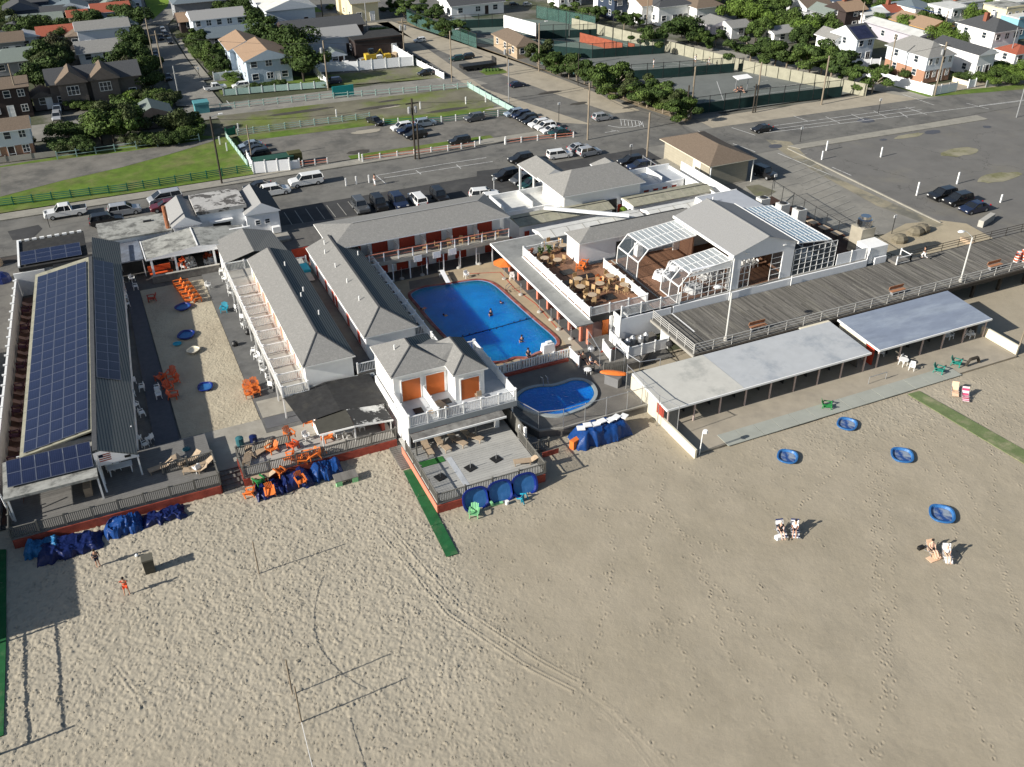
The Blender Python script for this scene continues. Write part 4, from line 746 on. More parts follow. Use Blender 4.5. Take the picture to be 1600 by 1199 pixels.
for a, b in (((41.6, 95.6), (41.4, 91)), ((41.4, 91), (42.0, 86.5)), ((42.0, 86.5), (41.7, 80.5)), ((41.7, 80.5), (43.3, 79.4)), ((43.3, 79.4), (42.8, 75.5)), ((41.6, 95.6), (37.5, 97))): mb.bar((*a, .085), (*b, .085), .13, h=.012)
part('pool_line', mb, 'line_red', None, 'structure')
sheet('pool_deck_patch', [(40.9, 75.0), (44.4, 75.0), (44.4, 80.2), (41.2, 80.5)], .088, mat('grey_tan_deck', (.36, .32, .25), .9, .08, .8))
sheet('pool_deck_patch', [(30.2, 95.9), (35.8, 96.0), (35.6, 97.7), (30.8, 98.0)], .092, mat('deck_shadow_brown', (.17, .145, .115), .9, .15, .8))  # cast shadow of the cabana row painted on as a brown sheet
# planted bed and white fence between the pools
T = thing('rock_bed', 'stone and plant bed with red edging at the near end of the big pool', 'rock bed')
for k in range(16):
    a = (32.2+k*.52+random.uniform(-.2, .2), 75.4+random.uniform(-.35, .5)); part('stone', MB().lathe((*a, .08), [(.2, 0), (.26, .12), (.16, .26), (.04, .3)], 6, sx=random.uniform(.7, 1.4)), 'redwall' if k % 3 == 0 else 'concrete', T)
T = thing('pool_fence', 'white picket fence between the big pool and the small pool', 'fence'); railing(T, (30.5, 73.6), (39.6, 73.6), .75, 1.1, 'white', 1.8, .28, .12); railing(T, (39.6, 71.6), (39.6, 73.6), .75, 1.2, 'white', 2, .1, solid=True)
T = thing('gate_panel', 'short white fence panel beside the people by the small pool', 'fence'); railing(T, (43.0, 71.2), (43.3, 73.3), .75, 1.3, 'white', 2, .1, solid=True)
bp('low_wall', thing('kerb_wall', 'long red edged step wall between the two pool levels', 'wall'), 'redwall', (30.3, 73.0, .75, 39.2, 73.3, 1.0), )
# ---- lower terrace with kidney pool
T = thing('pool_terrace', 'raised grey concrete terrace with retaining wall round the small pool', 'terrace')
mb = MB(); mb.poly([(30.0, 66.4), (31.2, 63.4), (33.4, 62.8), (42.45, 62.8), (42.45, 70), (46, 70), (50, 73.5), (50, 74.6), (30.0, 74.4)], -.1, .75); part('slab', mb, mat('terrace_concrete', (.145, .135, .12), .9, .2, .6, col2=(.26, .24, .20), fac=(.55, .7)), T)
mb = MB(); mb.bar((30.0, 66.4, .84), (31.2, 63.4, .84), .2, h=.18); mb.bar((31.2, 63.4, .84), (33.4, 62.85, .84), .2, h=.18); mb.bar((33.4, 62.85, .84), (42.4, 62.85, .84), .2, h=.18); part('wall_cap', mb, 'concrete', T)
T = thing('kidney_pool', 'small kidney shaped blue pool with pale rim', 'swimming pool')
kp = smooth([(31.6, 68.9), (32.7, 69.8), (34.2, 69.9), (35.6, 69.4), (36.8, 69.4), (37.9, 69.5), (38.8, 68.9), (39.0, 67.8), (38.5, 66.4), (37.2, 65.3), (35.6, 64.9), (33.9, 64.9), (32.4, 65.9), (31.5, 67.4)])
mb = MB(); mb.poly(offset(kp, -.02), .3, .86); part('water', mb, watermat('small_pool_water', (.003, .15, .52), .4), T); mb = MB(); ring(mb, kp, offset(kp, .34), .72, .95); part('rim', mb, mat('pale_rim', (.30, .33, .33), .7, .1, 2), T)
T = thing('pool_ladder', 'small steel ladder on the far edge of the kidney pool', 'ladder'); mb = MB()
for s in (-.25, .25): 
    pts = [(35.0+s, 70.5, .8), (35.0+s, 70.4, 1.6), (35.0+s, 69.9, 1.7), (35.0+s, 69.7, .9)]
    for a, b in zip(pts, pts[1:]): mb.bar(a, b, .06, n=6)
part('rails', mb, 'chrome', T)
def chainlink(label, pts, z, h, sp=2.4, w=.07, name='wire_fence', mesh_al=.10, col='dark_metal', postm='metal', net=None):
    T = thing(name, label, 'fence'); mb = MB()
    for (a, b) in zip(pts, pts[1:]): mb.bar((*a, z+h), (*b, z+h), .05, n=4)
    part('top_rail', mb, postm, T); key = ('clp', h, postm, w)
    if key not in CACHE: CACHE[key] = MB().bar((0, 0, 0), (0, 0, h+.1), w, n=6).mesh('post', postm)
    for (a, b) in zip(pts, pts[1:]):
        L_ = math.dist(a, b); n = max(1, round(L_/sp))
        for i in range(n+1): link('post', CACHE[key], T, None, (a[0]+(b[0]-a[0])*i/n, a[1]+(b[1]-a[1])*i/n, z))
    mb = MB()
    for (a, b) in zip(pts, pts[1:]): mb.face([(*a, z+.02), (*b, z+.02), (*b, z+h), (*a, z+h)])
    part('mesh', mb, net or mat('chain_mesh', (.16, .17, .17), .6, .1, 3, alpha=mesh_al), T); return T
chainlink('tall wire fence above the retaining wall around the kidney pool', [(30.0, 66.6), (31.2, 63.5), (33.4, 62.9), (42.3, 62.9)], .93, 1.9, 2.3)
T = thing('goal_frame', 'white tube frame standing above the gate by the stair to the terrace', 'frame'); mb = MB()
for a, b in (((43.5, 66.5), (42.8, 70)), ((43.5, 66.5), (45.6, 66.2)), ((41.0, 69.9), (41.8, 73.8)), ((43.2, 68.9), (44.2, 73))):
    mb.bar((*a, .75), (*a, 3.2), .07, n=6); mb.bar((*b, .75), (*b, 3.2), .07, n=6); mb.bar((*a, 3.2), (*b, 3.2), .07, n=6)
part('tubes', mb, 'metal', T)
# ================================================================ POOL-SIDE CABANAS UNDER THE TERRACE
T = thing('poolside_cabanas', 'row of open cabanas under the restaurant terrace beside the pool', 'building')
bp('roof', T, mat('grey_flat_roof', (.24, .245, .235), .8, .1, 1, col2=(.17, .175, .17), fac=(.5, .7)), (41.4, 75.6, 2.78, 43.35, 97.8, 2.92), (43.36, 92.9, 2.78, 48.2, 97.8, 2.92)); bp('roof_edge', T, 'white', (41.3, 75.5, 2.74, 41.39, 97.9, 2.97), (41.4, 97.8, 2.74, 48.2, 97.9, 2.97), (43.22, 76.2, 2.93, 43.34, 92.9, 3.05))
for k, y in enumerate([77.0, 79.6, 82.2, 84.8, 87.4, 90, 92.6, 95.2]):
    bp('partition', T, 'salmon' if k % 2 else mat('pale_pink_paint', (.55, .36, .30), .7, .1, 2), (42.9, y, .1, 47.5, y+.12, 2.75)); bp('front_post', T, 'salmon', (42.6, y-.1, .1, 42.85, y+.25, 2.75))
    bp('shelf', T, 'tan_plastic', (42.9, y+.3, .95, 43.5, y+2.2, 1.02))
bp('back_wall', T, 'dark_metal', (47.6, 76.2, .1, 47.75, 97, 2.75)); bp('front_post', T, 'salmon', (43.0, 76.0, .1, 43.5, 76.4, 2.7)); bp('orange_panel', T, 'orange', (44.9, 76.3, .1, 45.6, 76.4, 2.4)); bp('end_post', T, 'white', (45.7, 76.2, .1, 46.0, 76.5, 2.8))
bp('end_wall', T, mat('white_boards_shade_tone', (.60, .60, .58), .7, .05, 2), (46.0, 76.4, .1, 49.4, 76.55, 2.8)); bp('stair_frame', T, 'white', (47.3, 75.4, .1, 47.45, 76.3, 2.9))  # white end boards with shade darkened into their colour
# ================================================================ RESTAURANT TERRACE
T = thing('restaurant_terrace', 'upper brown boarded restaurant terrace with white solid rails', 'terrace')
mb = MB(); x = 43.4
while x < 61.5: mb.box(x, 76.5 if x < 50.4 else 75.3, 2.95, x+.285, 92.8 if x < 48.3 else 87.4, 3.1+random.uniform(-.004, .004)); x += .3
part('floor_boards', mb, 'wood_brown', T, 'stuff'); bp('fascia', T, 'black', (43.3, 76.35, 2.45, 50.3, 76.49, 3.1)); bp('lower_wall', T, mat('white_wall_shade_tint', (.74, .75, .76), .7, .03, 2), (46.3, 74.9, .1, 52.4, 75.05, 2.95)); bp('lower_wall', T, 'white', (46.15, 74.9, .1, 46.29, 76.4, 3.2)); bp('lower_wall', T, 'white', (52.41, 70.6, .1, 52.6, 75.0, 2.2))  # cool copy of the white, tinted for walls turned from the sun
railing(T, (43.4, 76.5), (43.4, 92.8), 3.1, 1.1, 'white', 1.65, .2, .05, solid=True); railing(T, (43.4, 92.85), (48.3, 92.85), 3.1, 1.1, 'white', 2.4, .2)
railing(T, (43.45, 76.5), (50.3, 76.5), 3.1, 1.1, 'white', 2.3, .14, .05); railing(T, (50.35, 76.6), (50.35, 86.0), 3.1, 1.1, 'white', 1.65, .2, .05, solid=True); railing(T, (46.3, 75.0), (53.4, 75.0), 3.1, 1.25, 'white', 2.4, .14, .05)
bp('rail_track', T, 'concrete', (52.0, 75.6, 3.11, 52.2, 87.3, 3.17))
# ---- hip roofed service building
T = thing('service_building', 'white building with long grey hip roof behind the restaurant terrace', 'building')
walls(T, 48.3, 88.0, 55.2, 91.0, 3.1, 5.75, mat('white_wall_shade_tint', (0, 0, 0)), sides='s'); bp('wall', T, 'white', (48.15, 88.0, 3.1, 48.29, 91.0, 5.75)); bp('wall', T, mat('white_boards_shade_tone', (0, 0, 0)), (55.21, 88.6, 3.1, 63, 88.75, 5.75)); bp('passage', T, 'black', (53.0, 87.96, 3.11, 55.0, 88.0, 5.0)); bp('lower_wall', T, 'white', (48.3, 88.2, .1, 63, 91, 3.09))
mb = MB(); hip(mb, 48.0, 87.7, 63.5, 91.4, 5.8, 6.75, 'x', 2.3, .0, 0, 0, 1); part('roof', mb, ['shingle', 'white'], T); ridge_cap(T, (50.3, 89.55, 6.79), (63, 89.55, 6.79), 'shingle_dk', .14)
single('ice_machine', MB().box(-.4, -.4, 0, .4, .4, 1.5).box(-.36, -.43, .8, .36, -.4, 1.4), 'white', 'white upright ice machine beside the passage door on the terrace', 'machine', (55.6, 87.2, 3.1))
# ---- gable hall
H = thing('gable_hall', 'large restaurant hall with pale grey gable roof and open front to the boardwalk', 'building')
mb = MB(); ze, zr = 7.4, 8.8; cw = mat('white_wall_shade_tint', (0, 0, 0)); y = 75.25
mb.face([(59.9, 75, ze), (64.2, 75, zr), (64.2, 86.8, zr), (59.9, 86.8, ze)][::-1]); mb.face([(64.2, 75, zr), (68.3, 75, ze), (68.3, 86.8, ze), (64.2, 86.8, zr)])
part('roof', mb, 'shingle_lt', H); mb = MB(); mb.box(59.75, 74.95, ze-.25, 59.89, 86.9, ze+.03); mb.box(68.31, 74.95, ze-.25, 68.45, 86.9, ze+.03); part('eave_board', mb, 'white', H, 'stuff'); ridge_cap(H, (64.2, 75, zr+.03), (64.2, 86.8, zr+.03), 'shingle_lt', .2)
mb = MB(); mb.face([(60, y, 6.5), (68.2, y, 6.5), (68.2, y, ze-.03), (64.2, y, zr-.05), (60, y, ze-.03)]); part('gable_wall', mb, cw, H); bp('pier', H, cw, (60, y, 3.1, 61.1, y+.2, 6.499)); bp('pier', H, cw, (66.7, y, 3.1, 68.2, y+.2, 6.499))
bp('corner_pier', H, 'white', (59.85, 75.2, 3.1, 59.99, 75.9, ze-.26)); bp('back_wall', H, 'white', (60, 86.6, 0, 68.2, 86.75, ze)); bp('floor', H, 'wood_brown', (61.6, 75.3, 2.95, 68.2, 86.5, 3.1)); bp('bar_wall', H, 'brick', (60.8, 84, 3.1, 61.0, 86.5, 6))
bp('side_wall', H, mat('brown_interior', (.12, .07, .045), .8, .2, 2), (68.0, 76, 3.1, 68.1, 86.5, 6.4))
def glazing(par, a, b, z0, z1, nx, nz, frame='white', g='glass', name='glazed_wall'):
    'a wall of panes in a white frame between plan points a and b'
    a = Vector((*a, 0)); b = Vector((*b, 0)); d_ = b-a; mb = MB(); up = Vector((0, 0, 1))
    for i in range(nx+1): p = a+d_*(i/nx); mb.bar(p+up*z0, p+up*z1, .055)
    for j in range(nz+1): z = z0+(z1-z0)*j/nz; mb.bar(a+up*z, b+up*z, .05)
    o = part(name, mb, frame, par, 'stuff' if False else None)
    for i in range(nx):
        for j in range(nz):
            p = a+d_*((i+.04)/nx); q = a+d_*((i+.96)/nx); za = z0+(z1-z0)*(j+.04)/nz; zb = z0+(z1-z0)*(j+.96)/nz
            part('pane', MB().face([p+up*za, q+up*za, q+up*zb, p+up*zb]), g, o)
    return o
M['glass'] = mat('clear_glass', (.12, .15, .17), .05, .02, 1, alpha=.30, spec=.8); M['glass_roof'] = mat('frosted_roof_glass', (.42, .46, .47), .25, .10, 1, alpha=.80, spec=.5)
glazing(H, (61.1, 75.35), (62.5, 75.35), 3.1, 6.5, 2, 4); glazing(H, (65.3, 75.35), (66.7, 75.35), 3.1, 6.5, 1, 5)
bp('drain_pipe', H, 'white', (59.7, 74.7, 2.2, 59.8, 74.8, 7.2)); bp('drain_pipe', H, 'white', (68.0, 74.7, 2.2, 68.08, 74.78, 3.4)); bp('wall_lamp', H, 'white', (61.6, 75.1, 7.2, 61.95, 75.24, 7.35)); bp('wall_lamp', H, 'white', (66.5, 75.1, 7.2, 66.85, 75.24, 7.35))
# ---- barrel-eaved glasshouses: profile runs along x, extruded along y
def glasshouse(label, prof, y0, y1, ny, gm='glass_roof', wallg='glass', roofbars=True, sides=(), gh_name='glass_pavilion'):
    T = thing(gh_name, label, 'glasshouse'); n = len(prof)
    for i in range(n-1):
        a, b = prof[i], prof[i+1]; mb = MB()
        mb.bar((a[0], y0, a[1]), (a[0], y1, a[1]), .12); 
        if i == n-2: mb.bar((b[0], y0, b[1]), (b[0], y1, b[1]), .12)
        for k in range(ny+1): y = y0+(y1-y0)*k/ny; mb.bar((a[0], y, a[1]), (b[0], y, b[1]), .10)
        L_ = math.dist(a, b); seg = max(1, round(L_/.62)) if abs(a[0]-b[0]) > 1.5 else 1
        for s in range(1, seg): t = s/seg; mb.bar((a[0]+(b[0]-a[0])*t, y0, a[1]+(b[1]-a[1])*t), (a[0]+(b[0]-a[0])*t, y1, a[1]+(b[1]-a[1])*t), .05)
        fr = part('frame', mb, 'white', T)
        for k in range(ny):
            ya = y0+(y1-y0)*k/ny+.05; yb = y0+(y1-y0)*(k+1)/ny-.05
            for s in range(seg):
                t0, t1 = s/seg, (s+1)/seg; P = lambda t, y: (a[0]+(b[0]-a[0])*t, y, a[1]+(b[1]-a[1])*t)
                part('pane', MB().face([P(t0, ya), P(t1, ya), P(t1, yb), P(t0, yb)]), gm if abs(a[0]-b[0]) > 1.5 else wallg, fr)
    return T
profL = [(52.3, 3.1), (52.4, 5.1), (53.6, 6.45), (59.8, 6.95)]
glasshouse('glasshouse bay with curved eave at the back of the terrace', profL, 82.0, 86.5, 2)
glasshouse('glasshouse bay with curved eave nearest the boardwalk, left of the gable hall', [(53.3, 3.1), (53.4, 5.0), (54.6, 6.3), (59.8, 6.8)], 75.3, 78.6, 2)
G = thing('glazed_screen', 'gridded glass wall of the terrace glasshouse facing the boardwalk', 'glass wall'); glazing(G, (53.7, 75.2), (59.8, 75.2), 3.1, 6.0, 7, 5)
mb = MB(); mb.face([(54.3, 75.2, 6.0), (59.8, 75.2, 6.0), (59.8, 75.2, 6.75), (54.7, 75.2, 6.25)]); part('top_board', mb, 'white', G)
bp('gutter_beam', G, 'vinyl', (54.8, 75.3, 6.45, 59.8, 75.6, 6.6))
glasshouse('blue tinted glass pavilion right of the gable hall', [(68.4, 7.0), (73.4, 6.5), (74.3, 5.5), (74.35, 3.1)], 75.4, 86.2, 6, mat('blue_roof_glass', (.26, .35, .42), .18, .10, .6, alpha=.9, spec=.7))
G = thing('glazed_screen', 'gridded glass wall of the right glass pavilion facing the boardwalk', 'glass wall'); glazing(G, (68.4, 75.3), (74.3, 75.3), 3.1, 6.3, 7, 5)
bp('floor_right', H, mat('dark_floor', (.06, .055, .05), .7, .1, 1), (68.21, 75.4, 2.95, 74.3, 86.5, 3.1))
# white base wall and the screen fence to the right
T = thing('base_wall', 'long white base wall between the restaurant and the boardwalk', 'wall'); bp('wall_face', T, cw, (52.65, 74.9, 2.0, 79.0, 75.1, 3.0)); bp('wall_face', T, cw, (80.2, 74.9, 2.0, 81.9, 75.1, 3.0)); bp('ledge', T, 'concrete', (52.65, 75.11, 2.0, 79.0, 75.28, 3.08))
T = thing('screen_fence', 'white panel screen fence right of the glass pavilion', 'fence')
for k in range(2): bp('panel', T, 'vinyl', (74.6+k*2.2, 75.2, 3.1, 76.6+k*2.2, 75.26, 4.5)); bp('post', T, 'white', (76.65+k*2.2, 75.15, 3.05, 76.77+k*2.2, 75.3, 4.6))
T = thing('kitchen_stack', 'white kitchen block with steel exhaust fan at the boardwalk entrance', 'kitchen block'); bp('block', T, 'white', (79.6, 75.3, 2.2, 82.2, 77.6, 4.2)); bp('duct', T, mat('galvanised_duct', (.42, .38, .30), .5, .15, 1, metal=.3), (80.2, 77.7, 2.0, 82.2, 79.6, 5.4)); part('fan', MB().lathe((81.2, 78.6, 5.4), [(.85, 0), (.85, .9), (.65, 1.0), (.6, 1.3)], 14), 'chrome', T)
T = thing('small_stair', 'small white railed stair platform beside the kitchen block', 'stairs'); bp('platform', T, 'wood_grey', (82.3, 73.6, 2.2, 84.4, 75.2, 2.5)); railing(T, (82.3, 73.6), (84.4, 73.6), 2.3, .9, 'white', 2, 9, top=True); railing(T, (84.4, 73.6), (84.4, 75.2), 2.3, .9, 'white', 2, 9)
# back yard clutter of the hall: dark terrace with orange tables
T = thing('back_terrace', 'dark timber terrace with wire fence behind the right glass pavilion', 'terrace'); bp('floor', T, mat('dark_brown_floor', (.055, .03, .02), .8, .2, 1), (75.5, 78, 2.0, 82.5, 97, 2.15)); 
chainlink('black wire fence along the kerb behind the glass pavilion', [(84.4, 99.5), (82.9, 79.8)], 0.0, 3.2, 2.4, .09, postm='dark_metal')
for k, (x, y) in enumerate(((78.5, 94.0), (79.3, 91), (79.8, 88.3))):
    o = thing('roof_unit', ['white rooftop air unit at the far end of the dark back terrace', 'white rooftop air unit in the middle of the three behind the hall', 'white rooftop air unit nearest the boardwalk behind the hall'][k], 'air unit', (x, y, 2.15)); part('casing', MB().box(-.7, -.6, 0, .7, .6, 1.6+.2*k), 'roof_white', o); part('fan', MB().lathe((0, 0, 1.6+.2*k), [(.45, 0), (.45, .12), (.3, .14)], 10), 'dark_metal', o)
for k in range(4):
    o = thing('picnic_table', ['orange table on the back terrace farthest from the boardwalk', 'orange table on the back terrace, second from the far end', 'orange table on the back terrace, third from the far end', 'orange table on the back terrace closest to the steel duct'][k], 'table', (80.6+k*.25, 86.6-k*2.0, 2.15), .1); part('top', MB().box(-.5, -.6, .7, .5, .6, .78), 'tan_top', o)
    part('bench', MB().box(.65, -.6, .4, .95, .6, .46), 'orange', o); part('leg', MB().bar((0, 0, 0), (0, 0, .7), .12), 'dark_metal', o)
# ================================================================ LOCKER ROWS AND ENTRANCE BUILDING
def locker_row(label, x0, x1, y0, y1, z, roofm, nd=10, zr=None):
    T = thing('locker_row', label, 'lockers'); walls(T, x0+.2, y0+.4, x1-.2, y1-.4, 0.02, z, 'white'); zr = zr or z+.35; ym = (y0+y1)/2
    mb = MB(); mb.face([(x0, y0, z), (x1, y0, z), (x1, ym, zr), (x0, ym, zr)]); mb.face([(x0, ym, zr), (x1, ym, zr), (x1, y1, z), (x0, y1, z)]); mb.face([(x0, y0, z), (x0, ym, zr), (x0, y1, z)]); mb.face([(x0, y0, z-.1), (x1, y0, z-.1), (x1, y0, z), (x0, y0, z)]); part('roof', mb, roofm, T)
    mb = MB(); mb.bar((x0, ym, zr+.02), (x1, ym, zr+.02), .12, h=.06); part('ridge_board', mb, 'dark_metal' if roofm != 'roof_white' else 'roof_white', T)
    bp('end_board', T, 'white', (x0-.06, y0, z-.2, x0-.01, y1, z+.03))
    for i in range(nd): door(T, (x0+1.2+(x1-x0-2)*i/max(1, nd-1), y0+.38, .1), .7, 1.9, '-y', 'red')
    for i in range(int((x1-x0)/2.2)): xx = x0+1.6+i*2.2; mb = MB(); mb.bar((xx, y0+.02, z+.02), (xx, ym-.1, zr+.0), .05, h=.03); part('seam', mb, 'concrete', T)
    return T
locker_row('stained roof locker row just behind the restaurant, left part', 46.6, 60.3, 100.9, 104.6, 2.9, 'roof_lichen', 8)
locker_row('white roofed locker row directly behind the service building', 47.8, 62.3, 96.3, 99.6, 2.9, 'roof_white', 6)
locker_row('stained roof locker row at the right below the brown roofed store', 62.8, 75.4, 100.4, 104.0, 2.9, 'roof_lichen', 8)
locker_row('white roofed locker row at the right next to the gable hall', 63.2, 76.8, 96.3, 99.3, 2.9, 'roof_white', 3)
bp('locker_corridor', None, 'concrete', ) if False else sheet('locker_corridor', rect(44.9, 92, 78, 118), .035, 'concrete_lt')
T = thing('entrance_wing', 'white flat roofed wing with parapets beside the parked cars', 'building'); bp('roof', T, 'roof_white', (47.2, 106.8, 2.3, 55, 111.2, 2.5)); bp('wall', T, 'white', (47.0, 106.6, 0, 55, 106.79, 2.5), (47.0, 106.8, 0, 47.19, 111.4, 3.2), (47.2, 111.21, 0, 55, 111.4, 3.2), (51.2, 106.8, 2.5, 51.35, 111.2, 3.2))
for i in range(7): door(T, (50+i*1.6, 106.58, .1), .8, 1.9, '-y', 'red')
bp('wall', T, 'white', (66.0, 106.6, 0, 74.6, 106.79, 2.6), (66.2, 111.0, 0, 74.9, 111.2, 3.3), (74.9, 98.9, 0, 75.05, 111.2, 3.0), (71, 106.8, 2.5, 71.15, 110.9, 3.4)); bp('roof', T, 'roof_grey', (65.5, 106.8, 2.4, 74.88, 110.99, 2.58))
for i in range(5): door(T, (67+i*1.5, 106.58, .1), .8, 1.9, '-y', 'red')
bp('roof_box', T, 'white', (69.3, 109, 2.58, 70.2, 109.8, 3.1))
T = thing('entrance_building', 'white entrance building with large grey hip roof and arched doorway', 'building')
walls(T, 54.6, 103.9, 65.8, 110.2, 0, 4.6, mat('white_wall_shade_tint', (0, 0, 0)), sides='se'); bp('wall', T, 'white', (54.4, 103.9, 0, 54.59, 110.2, 4.6)); mb = MB(); hip(mb, 53.9, 103.3, 66.3, 111, 4.7, 6.6, 'x', 3.2, 2.6, 0, 0, 1); part('roof', mb, ['shingle', 'white'], T)
for i in range(6): x = 56+i*1.7; door(T, (x, 103.88, .1), .8, 1.9, '-y', 'red')
bp('dark_arch', T, 'dark_metal', (59.2, 103.7, .1, 62.2, 103.78, 2.4)); part('arch_top', MB().lathe((60.7, 103.74, 2.4), [(1.5, -.02), (1.5, .02)], 16) if False else MB().poly([(60.7-1.5, 103.69), (60.7+1.5, 103.69), (60.7+1.5, 103.77), (60.7-1.5, 103.77)], 2.4, 2.9), 'dark_metal', T)
mb = MB(); hip(mb, 54.3, 111.0, 59.0, 118.2, 4.1, 5.4, 'y', 0, 1.2, 0, 0, 1); part('porch_roof', mb, ['shingle', 'white'], T)
for x, y in ((54.6, 117.9), (58.7, 117.9), (54.6, 113.4)): bp('porch_post', T, 'white', (x-.12, y-.12, 0, x+.12, y+.12, 4.1))
mb = MB(); hip(mb, 63.4, 110.9, 67, 113.6, 4.2, 5.2, 'y', 0, 1, 0, 0, 1); part('dormer_roof', mb, ['shingle', 'white'], T)
part('roof_boom', MB().bar((51.0, 102.9, 3.9), (59.8, 96.5, 3.7), .35), 'vinyl', thing('white_beam', 'long white sign beam lying across the locker roofs', 'beam'))
T = thing('east_wing', 'pale flat roof wing between the locker rows and the gable hall', 'building'); bp('roof', T, mat('blue_grey_roof', (.36, .38, .41), .8, .06, 1), (70.6, 89.8, 3.6, 76.9, 97.6, 3.8)); bp('wall', T, 'white', (70.4, 89.7, 0, 70.59, 97.7, 3.9), (76.91, 89.7, 0, 77.05, 111, 3.3), (70.6, 97.61, 2.9, 76.9, 97.75, 3.9)); part('vent_pipe', MB().bar((71.6, 95.5, 3.8), (71.6, 95.5, 4.5), .18, n=6), 'white', T)
single('round_bush', MB().lathe((0, 0, 0), [(.35, 0), (.6, .35), (.5, .8), (.15, 1.05)], 9), mat('bush_leaf', (.10, .16, .02), .95, .3, 6, bump=.1, bscale=8), 'small yellow green bush at the left end of the right stained locker row', 'bush', (61.9, 101.4, 1.6)); bp('planter', thing('planter_box', 'white planter box under the yellow green bush', 'planter'), 'white', (61.4, 100.8, .03, 62.4, 102, 1.6))
# ---- brown store building
T = thing('store_building', 'beige block store with brown hip roof beside the crossing', 'building')
bw = mat('beige_block', (.33, .30, .23), .9, .08, 1.5, stripes=('Z', .4, (.28, .255, .19), .08))
walls(T, 79.6, 107.7, 86.3, 119.6, 0, 3.45, bw); mb = MB(); hip(mb, 79.0, 106.9, 87.1, 120.4, 3.5, 5.0, 'y', 4, 4, 0, 0, 1, .1); part('roof', mb, ['shingle_br', 'cream'], T)
door(T, (79.58, 110.8, .8), 1.7, 2.4, '-x', 'cream', 'white'); bp('roof_post', T, 'white', (79.3, 107.0, 0, 79.42, 107.12, 3.4)); bp('roof_post', T, 'white', (86.6, 107.0, 0, 86.72, 107.12, 3.4)); bp('platform', T, 'sidewalk', (75.3, 108.2, 0, 79.5, 118.8, .8)); railing(T, (75.4, 112), (75.4, 118.8), .8, 1.0, 'metal', 2, 9); bp('ramp_wall', T, 'concrete', (77.1, 104, 0, 80.4, 107.6, 1.1))
sheet('verge_grass', [tuple(at(*p)[:2]) for p in ((1165, 293), (1185, 290), (1213, 301), (1200, 308), (1180, 308))], .15, 'grass_worn'); sheet('corner_walk', [tuple(at(*p)[:2]) for p in ((1140, 312), (1180, 282), (1215, 290), (1240, 305), (1225, 318), (1190, 322))], .12, 'sidewalk', thick=.1)
# ================================================================ BOARDWALK
T = thing('boardwalk', 'raised grey plank boardwalk running along the beach', 'boardwalk')
mb = MB(); x = 49.9
while x < 150:
    far = 74.85 if x < 82 else 74.4; ys = [66.8+random.uniform(0, .0), 66.8+(far-66.8)*random.choice((.33, .5, .66)), far]
    for a, b in zip(ys, ys[1:]): mb.box(x, a, 2.12, x+.145, b-.015, 2.2+random.uniform(-.006, .006))
    x += .16
part('planks', mb, mat('boardwalk_planks', (.125, .118, .105), .95, .28, 3, aniso=(1, .10, 1), island=.32, col2=(.19, .18, .15), fac=(.5, .7)), T, 'stuff')
bp('edge_beam', T, 'pole_dark', (49.9, 66.6, 1.75, 150, 66.79, 2.16)); bp('joist_shade_fill', T, 'pole_dark', (50, 66.9, 1.9, 150, 74.3, 2.05)); bp('end_beam', T, 'concrete', (49.75, 66.6, 1.9, 49.89, 74.8, 2.18))  # dark slab below the planks stands in for the shade among the joists
for k in range(24): bp('pile', T, 'pole_dark', (51+k*4.1, 67.0, -.1, 51.3+k*4.1, 67.3, 1.9)); bp('pile', T, 'pole_dark', (51+k*4.1, 72.5, -.1, 51.3+k*4.1, 72.8, 1.9))
def piperail(T, pts, z, h=1.1, n=3, sp=2.6, m_='metal', name='pipe_rail'):
    for a, b in zip(pts, pts[1:]):
        mb = MB()
        for k in range(n): zz = z+h*(1-k/n*.85); mb.bar((*a, zz), (*b, zz), .05, n=4)
        r = part(name, mb, m_, T); L_ = math.dist(a, b); c = max(1, round(L_/sp)); key = ('pr', h, m_)
        if key not in CACHE: CACHE[key] = MB().bar((0, 0, 0), (0, 0, h), .07, n=6).mesh('rail_post', m_)
        for i in range(c+1): link('rail_post', CACHE[key], r, None, (a[0]+(b[0]-a[0])*i/c, a[1]+(b[1]-a[1])*i/c, z))
piperail(T, [(50, 66.9), (86, 66.9), (150, 66.9)], 2.2, 1.1, 3, 2.3, mat('pale_pipe', (.50, .49, .46), .6, .05, 2)); piperail(T, [(49.95, 66.95), (49.95, 74.6)], 2.2, 1.1, 4, 1.5, mat('pale_pipe', (.5, .49, .46))); piperail(T, [(84.6, 74.2), (150, 74.2)], 2.2, 1.1, 3, 2.6, 'pole_dark'); piperail(T, [(84.5, 74.3), (82.6, 79.5)], 1.2, 1.1, 3, 2, 'pole_dark')
def lamp_post(label, x, y, z=2.2, h=5.4, arm=(-1.3, .4)):
    T = thing('street_lamp', label, 'street lamp', (x, y, z)); part('base', MB().lathe((0, 0, 0), [(.22, 0), (.2, .35), (.12, .5)], 8), 'concrete_lt', T); mb = MB(); mb.bar((0, 0, .3), (0, 0, h), .17, n=8)
    pts = [(arm[0]*t, arm[1]*t, h+math.sin(t*1.5)*.9) for t in (0, .25, .5, .75, 1)]
    for a, b in zip(pts, pts[1:]): mb.bar(a, b, .09, n=6)
    part('pole', mb, mat('pale_lamp_pole', (.55, .55, .52), .5, .05, 2), T); part('lamp_head', MB().lathe((pts[-1][0]-.2, pts[-1][1], pts[-1][2]-.08), [(.06, .16), (.26, .08), (.3, 0), (.2, -.08)], 10, sx=1.5), 'white', T)
lamp_post('tall curved street lamp at the left end of the boardwalk', 54.4, 67.8); lamp_post('tall curved street lamp on the boardwalk near the jogger', 85.9, 67.4)
